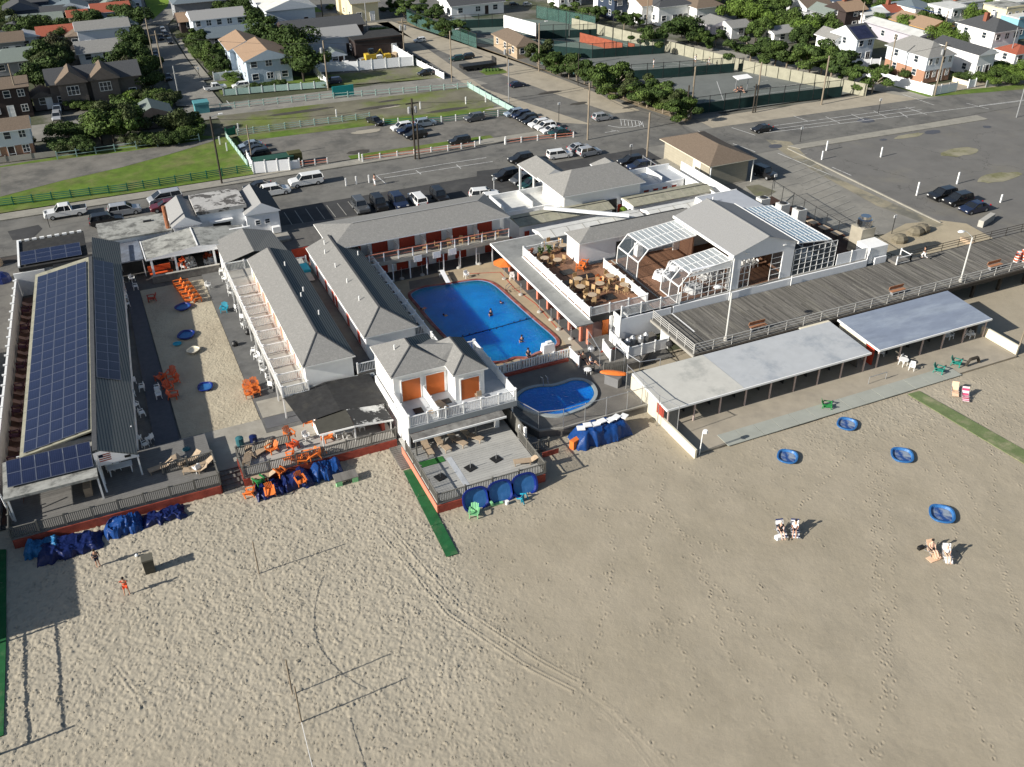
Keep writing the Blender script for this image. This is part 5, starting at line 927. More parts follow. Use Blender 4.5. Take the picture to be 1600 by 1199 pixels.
def bench(label, x, y, z, rz=0, group=None):
    T = thing('park_bench', label, 'bench', (x, y, z), rz); part('seat', MB().box(-1, -.22, .42, 1, .22, .47), 'wood_bench', T); part('backrest', MB().cbox((0, -.28, .72), (2, .05, .42), rx=R(-12)), 'wood_bench', T)
    for s in (-.8, 0, .8): part('leg', MB().box(s-.03, -.2, 0, s+.03, .2, .42), 'metal', T)
bench('brown wooden bench on the boardwalk above the large beach cabana', 58.7, 68.2, 2.2, R(180)); bench('brown wooden bench on the boardwalk above the right beach cabana', 77.4, 68.2, 2.2, R(180)); bench('brown wooden bench on the boardwalk at the right end past the jogger', 92, 68.2, 2.2, R(180))
for x, y, z, lb in ((64.6, 66.2, 2.15, 'pale board lying between the two beach cabana roofs'),): single('timber_board', MB().box(-1.9, -.12, 0, 1.9, .4, .12), 'cream', lb, 'board', (x, y, z))
# ================================================================ BEACH CABANAS
def beach_cab(label, x0, x1, npost, roofm, dark=None):
    T = thing('beach_cabana', label, 'beach cabana'); mb = MB()
    zf, zb = 2.42, 2.78
    mb.hexa([(x0, 59.4, zf-.14), (x1, 59.4, zf-.14), (x1, 65.6, zb-.14), (x0, 65.6, zb-.14)], [(x0, 59.4, zf), (x1, 59.4, zf), (x1, 65.6, zb), (x0, 65.6, zb)]); part('roof', mb, roofm, T)
    mb = MB(); mb.bar((x0, 59.34, zf-.08), (x1, 59.34, zf-.08), .1, h=.2); mb.bar((x0-.06, 59.3, zf-.08), (x0-.06, 65.6, zb-.08), .1, h=.2); part('fascia', mb, 'white', T)
    bp('back_wall', T, 'concrete_dk', (x0+.2, 65.2, .1, x1-.2, 65.4, 2.5)); bp('end_wall', T, 'cream', (x0+.15, 61.4, .1, x0+.3, 65.4, 2.45)); bp('end_wall', T, 'concrete_dk', (x1-.4, 60.5, .1, x1-.25, 65.3, 2.45)); bp('red_door', T, 'red', (x0+.16, 60.2, .13, x0+.24, 61.3, 2.1))
    for i in range(npost): x = x0+.3+(x1-x0-.6)*i/(npost-1); bp('post', T, mat('pale_pink_post', (.50, .40, .36), .7, .1, 2), (x-.06, 59.6, .12, x+.06, 59.72, zf-.15))
    for i in range(1, npost-1, 1): x = x0+.3+(x1-x0-.6)*i/(npost-1); bp('partition', T, 'dark_metal', (x-.03, 61.2, .12, x+.03, 65.1, 1.5)) 
    return T
BC = beach_cab('large beach cabana with pale flat roof between the boardwalk and sand', 42.2, 65.8, 9, mat('cool_flat_roof', (.42, .435, .445), .8, .06, .8, col2=(.30, .325, .35), fac=(.5, .7)))
mb = MB(); mb.hexa([(42.2, 59.4, 2.424), (50.6, 59.4, 2.424), (50.1, 65.6, 2.784), (42.2, 65.6, 2.784)], [(42.2, 59.4, 2.44), (50.6, 59.4, 2.44), (50.1, 65.6, 2.8), (42.2, 65.6, 2.8)]); part('roof_sheet', mb, mat('warm_flat_roof', (.50, .49, .445), .85, .06, .8, col2=(.36, .36, .33), fac=(.5, .7)), BC)
beach_cab('smaller beach cabana with bluish flat roof at the right', 66.9, 82.0, 6, mat('blue_weathered_roof', (.21, .245, .31), .7, .12, 1.2, col2=(.27, .31, .37), fac=(.45, .65), aniso=(.3, 1, 1)))
bp('roof_overlay', None, 'roof_white', (0, 0, 0, 1, 1, 1)) if False else None
sheet('cabana_floor', rect(42.7, 55.3, 81.9, 66.4), .13, mat('beige_concrete', (.34, .30, .235), .9, .08, .8, col2=(.28, .25, .20), fac=(.45, .7)), thick=.25)
for k in range(14): x = 46+k*2.0; o = sheet('paving_slab', rect(x+.02, 54.95, x+1.97, 56.75), .165+.006*(k % 2), mat('pale_grey_slab', (.32, .33, .29), .9, .08, .8), thick=.06)
T = thing('low_beach_wall', 'low cream wall at the left end of the large beach cabana', 'wall'); bp('wall_face', T, 'cream', (42.3, 54.8, -.1, 42.5, 61.3, .95)); bp('wall_face', T, 'cream', (42.3, 61.31, -.1, 42.44, 66.0, 2.2))
T = thing('low_beach_wall', 'low cream wall at the right end of the right beach cabana', 'wall'); bp('wall_face', T, 'cream', (82.1, 55.6, -.1, 82.3, 60.3, 1.1))
piperail(thing('tube_frame', 'grey tube frame standing in front of the gap between the beach cabanas', 'frame'), [(64.4, 57.6), (66.6, 57.6)], .14, .8, 1, 2.2); 
chainlink('wire fence at the left end of the large beach cabana roof', [(41.9, 66.2), (41.9, 60.4), (42.6, 58.2)], .0, 3.4, 2.9)
T = thing('floodlight_post', 'short white floodlight post at the corner of the low beach wall', 'lamp post', (43.0, 55.1, 0)); part('post', MB().bar((0, 0, 0), (.1, 0, 2.5), .08, n=6).bar((.2, .2, 0), (.2, .1, 2.5), .08, n=6), 'white', T); part('lamp', MB().lathe((.35, 0, 2.4), [(.05, -.15), (.24, -.05), (.2, .2)], 8), 'white', T)
T = thing('beach_pole', 'dark wooden pole at the right edge of the beach cabana floor', 'pole', (82.4, 55.7, 0)); part('post', MB().bar((0, 0, 0), (0, 0, 5), .16, n=6), 'pole_wood', T); part('lamp', MB().lathe((0, 0, 5), [(.05, -.1), (.2, 0), (.15, .2)], 8), 'white', T)
# green mats on the beach
mb = MB(); pts = [tuple(at(*p)[:2]) for p in ((1418, 617), (1436, 612), (1600, 704), (1600, 726))]; mb.poly(pts, .04, .09); single('turf_runner', mb, 'green_mat_old', 'sandy green runner mat at the right edge of the beach', 'mat')
mb = MB(); pts = [tuple(at(*p)[:2]) for p in ((-6, 860), (10, 860), (10, 1000), (6, 1150), (-6, 1155))]; mb.poly(pts, .03, .10); single('turf_runner', mb, 'green_mat', 'dark green runner mat along the left edge of the beach', 'mat')
# white compound next to the white wall
T = thing('white_compound', 'white panelled equipment compound below the ramp of the boardwalk', 'fence')
railing(T, (44.9, 72.6), (44.9, 74.7), .75, 1.3, 'white', 2, .2, solid=True); railing(T, (44.9, 70.9), (49.6, 70.9), .75, 1.3, 'white', 1.6, .2, solid=True); railing(T, (44.9, 71.0), (44.9, 72.6), .75, 1.3, 'white', 2, .2, solid=True); railing(T, (49.7, 71.0), (49.7, 72.4), .75, 1.3, 'white', 2, .2, solid=True)
o = thing('pump_filter', 'grey pump filters inside the white compound', 'pump', (46, 73, .75)); 
for k in range(4): part('tank', MB().lathe((k*.8, .3*(k % 2), 0), [(.3, 0), (.33, .7), (.1, 1.0)], 9), 'metal', o)
o = thing('stair_platform', 'grey stair platform with dark red edge beside the salmon post', 'platform'); bp('deck', o, 'concrete_dk', (42.9, 73.2, .75, 46.0, 76.0, .85)); bp('edge', o, 'redwall', (42.9, 73.1, .55, 46.0, 73.19, .9))
o = thing('kayak_rack', 'orange kayak lying on a grey plastic box near the wire fence', 'kayak', (41.2, 67.5, .75), R(-35)); part('hull', MB().lathe((0, 0, 1.05), [(.2, 0), (1.0, .12), (.9, .3), (.3, .38)], 12, sx=1.35, sy=.36), 'orange', o)
single('storage_box', MB().box(-.75, -.4, 0, .75, .4, .95).box(-.8, -.45, .95, .8, .45, 1.03), mat('grey_box', (.17, .17, .17), .6, .1, 2), 'grey plastic storage box under the orange kayak', 'box', (41.15, 67.4, .75), R(-60))
o = thing('timber_gate', 'grey picket gate beside the storage box', 'gate'); railing(o, (41.2, 69.3), (43.4, 68.9), .75, 1.3, 'rail_dark', 2, .2, .12)
# ================================================================ VEHICLES
def wheel_mesh():
    if 'wheel' in CACHE: return CACHE['wheel']
    mb = MB(); n = 12
    for s, r in ((-1, 1),): pass
    base = 0; prof = [(-.11, .30), (-.11, .34), (.11, .34), (.11, .30)]
    for y, r in prof:
        for k in range(n): a = 2*math.pi*k/n; mb.v.append((r*math.cos(a), y, r*math.sin(a)))
    for i in range(3):
        for k in range(n): j = (k+1) % n; mb.f.append((i*n+k, i*n+j, (i+1)*n+j, (i+1)*n+k)); mb.m.append(0)
    mb.f.append(tuple(range(n))); mb.f.append(tuple(3*n+k for k in reversed(range(n)))); mb.m += [0, 0]
    rim = MB()
    for s in (-1, 1):
        b0 = len(rim.v)
        for k in range(8): a = 2*math.pi*k/8; rim.v.append((.2*math.cos(a), s*.118, .2*math.sin(a)))
        rim.f.append(tuple(b0+k for k in (range(8) if s < 0 else reversed(range(8))))); rim.m.append(0)
    CACHE['wheel'] = mb.mesh('wheel', 'rubber'); CACHE['rim'] = rim.mesh('rim', 'metal'); return CACHE['wheel']
def loft(mb, prof, hw, inset, mi=0):
    'side outline prof [(x,z)] swept across the width with rounded shoulders'
    cx = sum(p[0] for p in prof)/len(prof); cz = sum(p[1] for p in prof)/len(prof); n = len(prof); base = len(mb.v)
    for y, s in ((-hw, .955), (-hw+inset, 1), (hw-inset, 1), (hw, .955)):
        for x, z in prof: mb.v.append((cx+(x-cx)*s, y, cz+(z-cz)*(s if z > cz else 1)))
    for i in range(3):
        for k in range(n): j = (k+1) % n; mb.f.append((base+i*n+k, base+i*n+j, base+(i+1)*n+j, base+(i+1)*n+k)); mb.m.append(mi)
    mb.f.append(tuple(base+k for k in reversed(range(n)))); mb.f.append(tuple(base+3*n+k for k in range(n))); mb.m += [mi, mi]
def cabin(mb, x0, x1, x2, x3, z0, z1, w0, w1, mi=0):
    mb.hexa([(x0, -w0, z0), (x3, -w0, z0), (x3, w0, z0), (x0, w0, z0)], [(x1, -w1, z1), (x2, -w1, z1), (x2, w1, z1), (x1, w1, z1)], mi)
CARS = {  # length, width, lower profile (x,z) clockwise, cabin (rear0, rear1, front1, front0, belt, roof)
 'suv': (4.6, .92, [(-2.28, .45), (-2.25, .95), (-2.15, 1.05), (1.1, 1.05), (2.1, .92), (2.3, .70), (2.28, .38), (1.9, .28), (-2.0, .28)], (-2.15, -1.85, .35, 1.15, 1.04, 1.66)),
 'bigsuv': (5.5, 1.0, [(-2.72, .5), (-2.72, 1.1), (-2.6, 1.18), (1.3, 1.18), (2.5, 1.08), (2.75, .9), (2.75, .45), (2.4, .35), (-2.4, .35)], (-2.65, -2.5, .75, 1.35, 1.17, 1.85)),
 'sedan': (4.6, .9, [(-2.3, .5), (-2.25, .88), (-1.6, .95), (1.1, .93), (2.1, .78), (2.3, .6), (2.28, .34), (1.9, .24), (-2.0, .24)], (-1.75, -1.0, .25, 1.15, .92, 1.42)),
 'pickup': (5.8, .98, [(-2.9, .55), (-2.9, 1.08), (-.9, 1.1), (1.4, 1.12), (2.7, 1.05), (2.9, .85), (2.9, .5), (2.5, .38), (-2.5, .38)], (-.85, -.65, .75, 1.4, 1.1, 1.82)),
 'van': (5.0, .98, [(-2.5, .45), (-2.5, 1.0), (-2.4, 1.08), (1.5, 1.05), (2.3, .88), (2.5, .68), (2.48, .36), (2.1, .26), (-2.2, .26)], (-2.4, -2.2, .6, 1.75, 1.06, 1.72)),
 'jeep': (4.0, .88, [(-2.0, .55), (-2.0, 1.05), (.9, 1.08), (1.9, 1.05), (2.0, .9), (2.0, .5), (1.7, .42), (-1.7, .42)], (-1.95, -1.9, .55, .85, 1.07, 1.78)),
}
PAINT = {'white': (.72, .72, .70), 'black': (.012, .012, .013), 'silver': (.42, .43, .44), 'grey': (.10, .105, .11), 'navy': (.012, .02, .05), 'lightblue': (.28, .34, .40), 'maroon': (.10, .01, .015), 'green': (.01, .05, .045), 'blue': (.01, .03, .14)}
def paint(c): return mat('car_paint_'+c, PAINT[c], .28, .02, 1, metal=.25 if c in ('silver', 'grey', 'lightblue') else 0, spec=.5, coat=.5)
def make_car(kind):
    L_, hw, prof, cb = CARS[kind]; T = thing('parked_car' if kind != 'pickup' else 'pickup_truck', 'car', 'car' if kind != 'pickup' else 'pickup truck')
    if kind == 'van': T['category'] = 'van'
    mb = MB(); loft(mb, prof, hw, .14)
    body = part('body', mb, paint('white'), T, smooth=False)
    x0, x1, x2, x3, z0, z1 = cb; g = MB(); cabin(g, x0, x1, x2, x3, z0-.01, z1-.03, hw-.06, hw-.2); part('windows', g, 'tinted', T)
    r = MB(); cabin(r, x1-.03, x1+.1, x2-.12, x2+.05, z1-.05, z1+.03, hw-.19, hw-.28)
    for s in (-1, 1):
        r.bar((x3, s*(hw-.07), z0), (x2+.02, s*(hw-.2), z1-.02), .07); r.bar((x0, s*(hw-.07), z0), (x1-.02, s*(hw-.2), z1-.02), .09); xm = (x1+x2)/2-.05; r.bar((xm, s*(hw-.05), z0), (xm, s*(hw-.19), z1-.02), .08)
    part('roof', r, paint('white'), T)
    if kind == 'pickup': part('cargo_bed', MB().box(-2.8, -hw+.16, .7, -1.0, hw-.16, 1.115), 'black', T)
    zl = prof[4][1]-.12
    for s in (-1, 1):
        part('headlight', MB().cbox((L_/2-.10, s*(hw-.25), zl-.05), (.16, .32, .15)), 'lamp_white', T); part('taillight', MB().cbox((-L_/2+.06, s*(hw-.17), .86), (.1, .2, .28)), 'lamp_red', T)
        part('mirror', MB().cbox((x3-.35, s*(hw+.06), z0+.05), (.12, .16, .12)), 'black', T)
    part('bumper', MB().cbox((L_/2-.02, 0, .45), (.1, hw*1.5, .16)).cbox((-L_/2+.02, 0, .45), (.1, hw*1.5, .16)), 'black', T, 'stuff')
    for sx in (-1, 1):
        for s in (-1, 1): w = link('wheel', wheel_mesh(), T, None, (sx*L_*.31, s*(hw-.10), .34)); link('rim', CACHE['rim'], w)
    return T
CP = Pool(make_car)
def car(kind, col, px, py, ang, label, sc=1.0):
    p = at(px, py); sc *= .95 if py > 320 else .62+(py-60)*.00125; CP(kind, (p.x, p.y, .03), R(ang), label, None, sc, {M_ : paint(col) for M_ in ('car_paint_white',)})
for a in [
 ('pickup', 'white', 104, 338, 180, 'white pickup truck on the street above the solar roof'), ('suv', 'silver', 196, 335, 0, 'silver suv on the street right of the white pickup'), ('suv', 'black', 168, 351, 0, 'black suv parked just behind the flat shed roof'),
 ('van', 'silver', 259, 316, 184, 'silver minivan on the street beside the old house gable'), ('sedan', 'maroon', 261, 328, 180, 'dark red car half hidden by the old house gable'), ('suv', 'white', 431, 304, 0, 'white hatchback on the street right of the old house'),
 ('sedan', 'black', 404, 298, 180, 'dark car behind the old house roof next to the white hatchback'), ('bigsuv', 'white', 479, 289, 180, 'large white suv driving left on the street near the white bin enclosure'),
 ('jeep', 'grey', 564, 330, 270, 'dark grey jeep, leftmost of the cars nosed in behind the two storey cabanas'), ('jeep', 'black', 593, 326, 270, 'black jeep, second in the row behind the two storey cabanas'), ('suv', 'navy', 623, 322, 270, 'dark blue suv, third in the row behind the two storey cabanas'), ('bigsuv', 'white', 653, 318, 90, 'white suv parked tail out in the shaded row behind the two storey cabanas', .85), ('jeep', 'black', 687, 314, 270, 'black jeep, rightmost in the row behind the two storey cabanas'),
 ('suv', 'white', 757, 311, -12, 'white suv parked at an angle by the entrance wing wall'), ('suv', 'white', 776, 318, -12, 'white suv half hidden by the white entrance wing wall'),
 ('suv', 'black', 814, 254, 180, 'black suv on the street left of the entrance porch'), ('suv', 'black', 791, 280, 185, 'black suv first in the row left of the entrance building'), ('van', 'grey', 820, 286, 187, 'dark grey van second in the row left of the entrance building'), ('suv', 'green', 832, 295, 187, 'dark green car next to the white wall of the entrance building'), ('sedan', 'grey', 846, 300, 187, 'dark grey car tucked against the entrance building'),
 ('sedan', 'maroon', 836, 268, 185, 'dark maroon car behind the porch posts'), ('bigsuv', 'white', 874, 247, -4, 'white station wagon behind the entrance porch roof', .85), ('sedan', 'silver', 905, 236, 2, 'silver sedan farther of the two behind the entrance roof'), ('suv', 'silver', 920, 243, 2, 'silver grey suv nearer of the two behind the entrance roof'),
 ('suv', 'black', 985, 258, 175, 'black suv behind the right end of the entrance roof'), ('suv', 'navy', 1000, 266, 175, 'dark blue suv by the utility pole right of the entrance roof'),
 ('suv', 'silver', 941, 188, 0, 'silver suv crossing the junction beside the painted half circle'), ('sedan', 'black', 1190, 206, 180, 'black car with roof load at the start of the right street'), ('jeep', 'black', 1194, 277, 280, 'black jeep in the shadow of the brown roofed store'),
 ('suv', 'black', 1471, 311, 180, 'black suv, farthest of three in the right car park'), ('suv', 'black', 1495, 319, 180, 'black suv, middle one of three in the right car park'), ('sedan', 'navy', 1521, 331, 180, 'dark blue sedan, nearest of three in the right car park'),
 ('pickup', 'black', 586, 194, 285, 'black pickup at the grass edge of the gravel lot', .85), ('suv', 'white', 628, 204, 182, 'white car, farthest of three by the transformer pole'), ('suv', 'navy', 638, 209, 182, 'dark blue car, middle of three by the transformer pole'), ('suv', 'black', 650, 216, 182, 'black suv, nearest of three by the transformer pole'),
 ('suv', 'lightblue', 665, 197, 0, 'light blue suv behind the three cars by the transformer pole'), ('suv', 'grey', 741, 189, 182, 'grey suv alone against the green rail fence'), ('bigsuv', 'black', 718, 225, 182, 'black estate car behind the red rail fence', .8),
 ('suv', 'lightblue', 803, 182, 182, 'light blue car, first of the long row beside the avenue'), ('suv', 'navy', 815, 185, 182, 'dark blue car, second of the long row beside the avenue'), ('suv', 'black', 824, 190, 182, 'black car, third of the long row beside the avenue'), ('sedan', 'black', 832, 194, 182, 'black sedan, fourth of the long row beside the avenue'), ('suv', 'white', 842, 199, 182, 'white car, fifth of the long row beside the avenue'), ('suv', 'white', 852, 203, 182, 'white car, sixth of the long row beside the avenue'), ('sedan', 'white', 861, 208, 182, 'white car, seventh of the long row beside the avenue'), ('sedan', 'green', 873, 212, 182, 'dark green car, last of the long row behind the red rail'),
 ('sedan', 'lightblue', 392, 232, 182, 'light blue car, farthest of three behind the white bin enclosure'), ('sedan', 'black', 399, 239, 182, 'black car, middle of three behind the white bin enclosure'), ('suv', 'black', 404, 247, 182, 'black suv, nearest of three behind the white bin enclosure'),
 ('suv', 'white', 656, 66, 180, 'white suv driving on the avenue near the top', .95), ('suv', 'black', 730, 92, 178, 'black suv parked on the avenue strip beside the black trailer'), ('suv', 'green', 714, 95, 178, 'dark green car in front of the black suv on the avenue'), ('sedan', 'navy', 808, 136, 0, 'dark blue sedan on the avenue left of the tennis trees'),
 ('pickup', 'white', 337, 141, 0, 'white pickup parked on the lawn corner by the upper road'), ('suv', 'white', 377, 138, 180, 'white suv parked on the lawn in front of the tan roofed houses'), ('suv', 'black', 665, 118, 184, 'black car on the worn lawn above the upper road'), ('suv', 'navy', 521, 131, 178, 'dark blue car beside the white garden fence on the worn lawn'),
 ('suv', 'white', 247, 99, 268, 'white car parked at the left kerb of the side road'), ('sedan', 'grey', 243, 88, 268, 'grey car just beyond the white one on the side road'), ('suv', 'black', 252, 62, 268, 'black car, nearest of the right kerb row on the side road'), ('suv', 'black', 266, 68, 270, 'black suv at the right kerb under the trees of the side road'), ('sedan', 'black', 260, 56, 270, 'black sedan in the middle of the right kerb row on the side road'), ('suv', 'silver', 255, 50, 270, 'silver car near the far end of the side road'), ('sedan', 'black', 263, 124, 270, 'black car at the left kerb near the junction of the side road'),
 ('suv', 'lightblue', 91, 176, 265, 'pale blue car farther back on the driveway of the dark house'), ('suv', 'silver', 90, 187, 265, 'silver car at the end of the driveway of the dark house'), ('sedan', 'black', 457, 30, 0, 'black car by the park road near the cream church'), ('sedan', 'lightblue', 468, 42, 0, 'pale car in the yard of the white roofed hall'), ('suv', 'black', 803, 9, 0, 'black car parked at the top beyond the courts', .9), ('suv', 'silver', 824, 9, 0, 'silver car parked at the top beyond the courts', .9)]: car(*a)
o = thing('flatbed_trailer', 'long black flatbed trailer parked on the avenue strip', 'trailer', at(747, 108)); part('bed', MB().box(-3.6, -1.1, .5, 3.6, 1.1, 1.1), 'black', o); part('headboard', MB().box(3.4, -1.0, 1.1, 3.6, 1.0, 2.0), 'dark_metal', o)
for s in (-1.0, 0.2): w = link('wheel', wheel_mesh(), o, None, (s, -1.0, .34)); w = link('wheel', wheel_mesh(), o, None, (s, 1.0, .34))
# ================================================================ PEOPLE
def skinmesh(pts, edges, root=0, sub=1):
    me = bpy.data.meshes.new('body'); me.from_pydata([p[0] for p in pts], edges, []); me.update()
    o = bpy.data.objects.new('body', me); md = o.modifiers.new('skin', 'SKIN'); md.use_smooth_shade = True
    for i, p in enumerate(pts): r = p[1]; me.skin_vertices[0].data[i].radius = r if isinstance(r, tuple) else (r, r)
    me.skin_vertices[0].data[root].use_root = True
    if sub: s = o.modifiers.new('sub', 'SUBSURF'); s.levels = sub; s.render_levels = sub
    COL.objects.link(o); return o
POSES = {
 'stand': dict(hip=.93, knee=((.10, .02, .50), (-.10, .0, .50)), ank=((.11, .0, .08), (-.11, -.02, .08)), chest=(0, 0, 1.32), neck=(0, .01, 1.48), head=(0, .03, 1.64), elb=((.26, .0, 1.10), (-.26, -.02, 1.10)), hand=((.27, .12, .88), (-.27, .1, .88))),
 'run': dict(hip=.92, knee=((.10, .30, .60), (-.10, -.05, .50)), ank=((.10, .12, .25), (-.10, -.42, .30)), chest=(0, .07, 1.32), neck=(0, .10, 1.47), head=(0, .14, 1.62), elb=((.26, -.15, 1.14), (-.26, .15, 1.12)), hand=((.22, .08, 1.05), (-.22, .34, 1.2))),
 'raise': dict(hip=.93, knee=((.14, .05, .50), (-.14, .0, .50)), ank=((.18, .0, .08), (-.18, -.02, .08)), chest=(0, 0, 1.32), neck=(0, .01, 1.48), head=(0, .04, 1.64), elb=((.30, .12, 1.40), (-.30, .12, 1.40)), hand=((.22, .28, 1.62), (-.22, .28, 1.62))),
 'sit': dict(hip=.32, knee=((.11, .42, .42), (-.11, .42, .42)), ank=((.12, .78, .10), (-.12, .78, .10)), chest=(0, -.16, .70), neck=(0, -.17, .86), head=(0, -.14, 1.02), elb=((.25, -.02, .52), (-.25, -.02, .52)), hand=((.14, .22, .44), (-.14, .22, .44))),
 'swim': dict(hip=.0, knee=((.11, -.40, -.1), (-.11, -.42, -.12)), ank=((.12, -.8, -.15), (-.12, -.8, -.15)), chest=(0, .38, .06), neck=(0, .52, .12), head=(0, .66, .20), elb=((.36, .5, .05), (-.36, .5, .05)), hand=((.5, .75, .08), (-.5, .75, .08))),
}
def person(label, pose, loc, rz, skin='skin', top='navy_cloth', bottom='navy_cloth', hair='hair', sc=1.0, group=None, long_legs=False):
    P = POSES[pose]; T = thing('person', label, 'person', loc, R(rz), group); T.scale = (sc,)*3
    hz = P['hip']; pel = (0, 0, hz); V = Vector; c = V(P['chest']); 
    pts = [(pel, (.15, .11)), (tuple((V(pel)+c)/2), (.13, .10)), (tuple(c), (.16, .11)), (P['neck'], .055), (tuple(V(P['head'])-V((0, 0, .05))), (.085, .095)), (tuple(V(P['head'])+V((0, 0, .07))), (.08, .09))]
    E = [(0, 1), (1, 2), (2, 3), (3, 4), (4, 5)]
    for k in (0, 1):
        s = 1 if k == 0 else -1; sh = V((s*.19, c.y, c.z+.06)); b = len(pts)
        pts += [(tuple(sh), .058), (P['elb'][k], .042), (P['hand'][k], .032)]; E += [(2, b), (b, b+1), (b+1, b+2)]
        h = V((s*.09, 0, hz-.04)); b = len(pts); an = V(P['ank'][k]); dirf = V((0, .16, -.02)) if pose not in ('swim',) else V((0, -.12, -.02))
        pts += [(tuple(h), .085), (P['knee'][k], .06), (tuple(an), .042), (tuple(an+dirf), .035)]; E += [(0, b), (b, b+1), (b+1, b+2), (b+2, b+3)]
    o = skinmesh(pts, E); o.data.materials.append(M[skin]); o.parent = T; o.name = 'body'
    hd = V(P['head']); part('hair', MB().lathe(hd+V((0, -.02, .02)), [(.10, -.04), (.112, .03), (.09, .10), (.04, .135)], 10), hair, T)
    # clothes: slightly wider skins over trunk, upper arms and thighs
    if top:
        q = [(tuple(V(pel)+V((0, 0, .04)) if pose != 'swim' else pel), (.165, .125)), (tuple((V(pel)+c)/2), (.15, .118)), (tuple(c), (.178, .128))]; e = [(0, 1), (1, 2)]
        for k in (0, 1):
            s = 1 if k == 0 else -1; b = len(q); sh = V((s*.19, c.y, c.z+.06)); q += [(tuple(sh), .072), (tuple(sh.lerp(V(P['elb'][k]), .75)), .058)]; e += [(2, b), (b, b+1)]
        g = skinmesh(q, e); g.data.materials.append(M[top]); g.parent = T; g.name = 'shirt'
    if bottom:
        q = [(pel, (.165, .125))]; e = []
        for k in (0, 1):
            s = 1 if k == 0 else -1; b = len(q); h = V((s*.09, 0, hz-.04)); kn = V(P['knee'][k]); q += [(tuple(h), .10), (tuple(h.lerp(kn, .8)), .082)]; e += [(0, b), (b, b+1)]
            if long_legs: q += [(tuple(kn), .075), (P['ank'][k], .058)]; e += [(b+1, b+2), (b+2, b+3)]
        g = skinmesh(q, e); g.data.materials.append(M[bottom]); g.parent = T; g.name = 'shorts'
    return T
def gp(px, py, z=0): p = at(px, py, z); return (p.x, p.y, z)
person('person in dark top and shorts standing on the sand at the left with a ball', 'stand', gp(154, 885, .0), 200, top='navy_cloth', bottom='navy_cloth')
person('person in bright orange red beachwear with raised arms on the sand', 'raise', gp(199, 929, .0), 170, top='orange_cloth', bottom='orange_cloth')
person('jogger in black top and white trousers on the boardwalk', 'run', gp(1443, 406, 2.2), 60, top='black', bottom='cloth_white', long_legs=True)
person('pedestrian in dark top and white trousers crossing the street', 'stand', gp(586, 290, .04), 100, top='navy_cloth', bottom='cloth_white', long_legs=True)
person('swimmer standing dark against the water in the middle of the big pool', 'stand', gp(767, 504, -.75), 200, top='navy_cloth', bottom='navy_cloth'); person('swimmer in the near right corner of the big pool', 'stand', gp(815, 546, -.8), 180, top='navy_cloth', bottom='navy_cloth')
person('swimmer floating left of the middle of the big pool', 'swim', gp(702, 495, .0), 60, top=None, skin='tan_plastic', bottom='navy_cloth'); person('swimmer at the right edge of the big pool near the ladder', 'swim', gp(788, 477, .0), 20, top='navy_cloth', bottom='navy_cloth'); person('swimmer at the left edge of the big pool beside the rail', 'swim', gp(664, 482, .1), 120, top=None, bottom='orange_cloth')
person('bather in the rocks at the near edge of the big pool', 'sit', gp(826, 560, .1), 180, top='navy_cloth', bottom='navy_cloth')
person('person sitting in the striped chair at the left of the beach pair', 'sit', gp(1219, 833, .28), 160, top='black', bottom='black', hair='hair_grey', skin='skin_lt'); person('person sitting in the right hand striped beach chair', 'sit', gp(1241, 831, .28), 140, top='cloth_white', bottom='navy_cloth')
person('bare chested man sitting in a beach chair at the lower right', 'sit', gp(1455, 862, .28), 170, top=None, bottom='black', skin='skin_lt'); person('person in pale top sitting beside the bare chested man', 'sit', gp(1478, 870, .28), 150, top='cloth_white', bottom='tan_top', hair='hair_grey', skin='skin_lt')
for k, (px, py, tp) in enumerate(((904, 566, 'orange_cloth'), (912, 565, 'tan_top'), (924, 570, 'cloth_white'))): person(['person in red sitting by the gate between the two pools', 'person in tan sitting in the middle of the group by the pool gate', 'person in white sitting by the short white gate panel'][k], 'sit', gp(px, py, .8), 150+40*k, top=tp, bottom='navy_cloth')
person('tennis player in white on the middle court, near the net', 'stand', gp(1021, 106, .1), 60, top='cloth_white', bottom='cloth_white'); person('tennis player in white at the right of the middle court', 'run', gp(1086, 99, .1), 200, top='cloth_white', bottom='cloth_white'); person('tennis player bending in white at the far right of the middle court', 'run', gp(1107, 103, .1), 250, top='cloth_white', bottom='cloth_white')
for k in range(3): person(['person in dark clothes under the small court shelter, left', 'person in dark clothes under the small court shelter, middle', 'person in dark clothes under the small court shelter, right'][k], 'sit', gp(1151+k*4, 144, .1), 90*k, top='navy_cloth', bottom='navy_cloth')
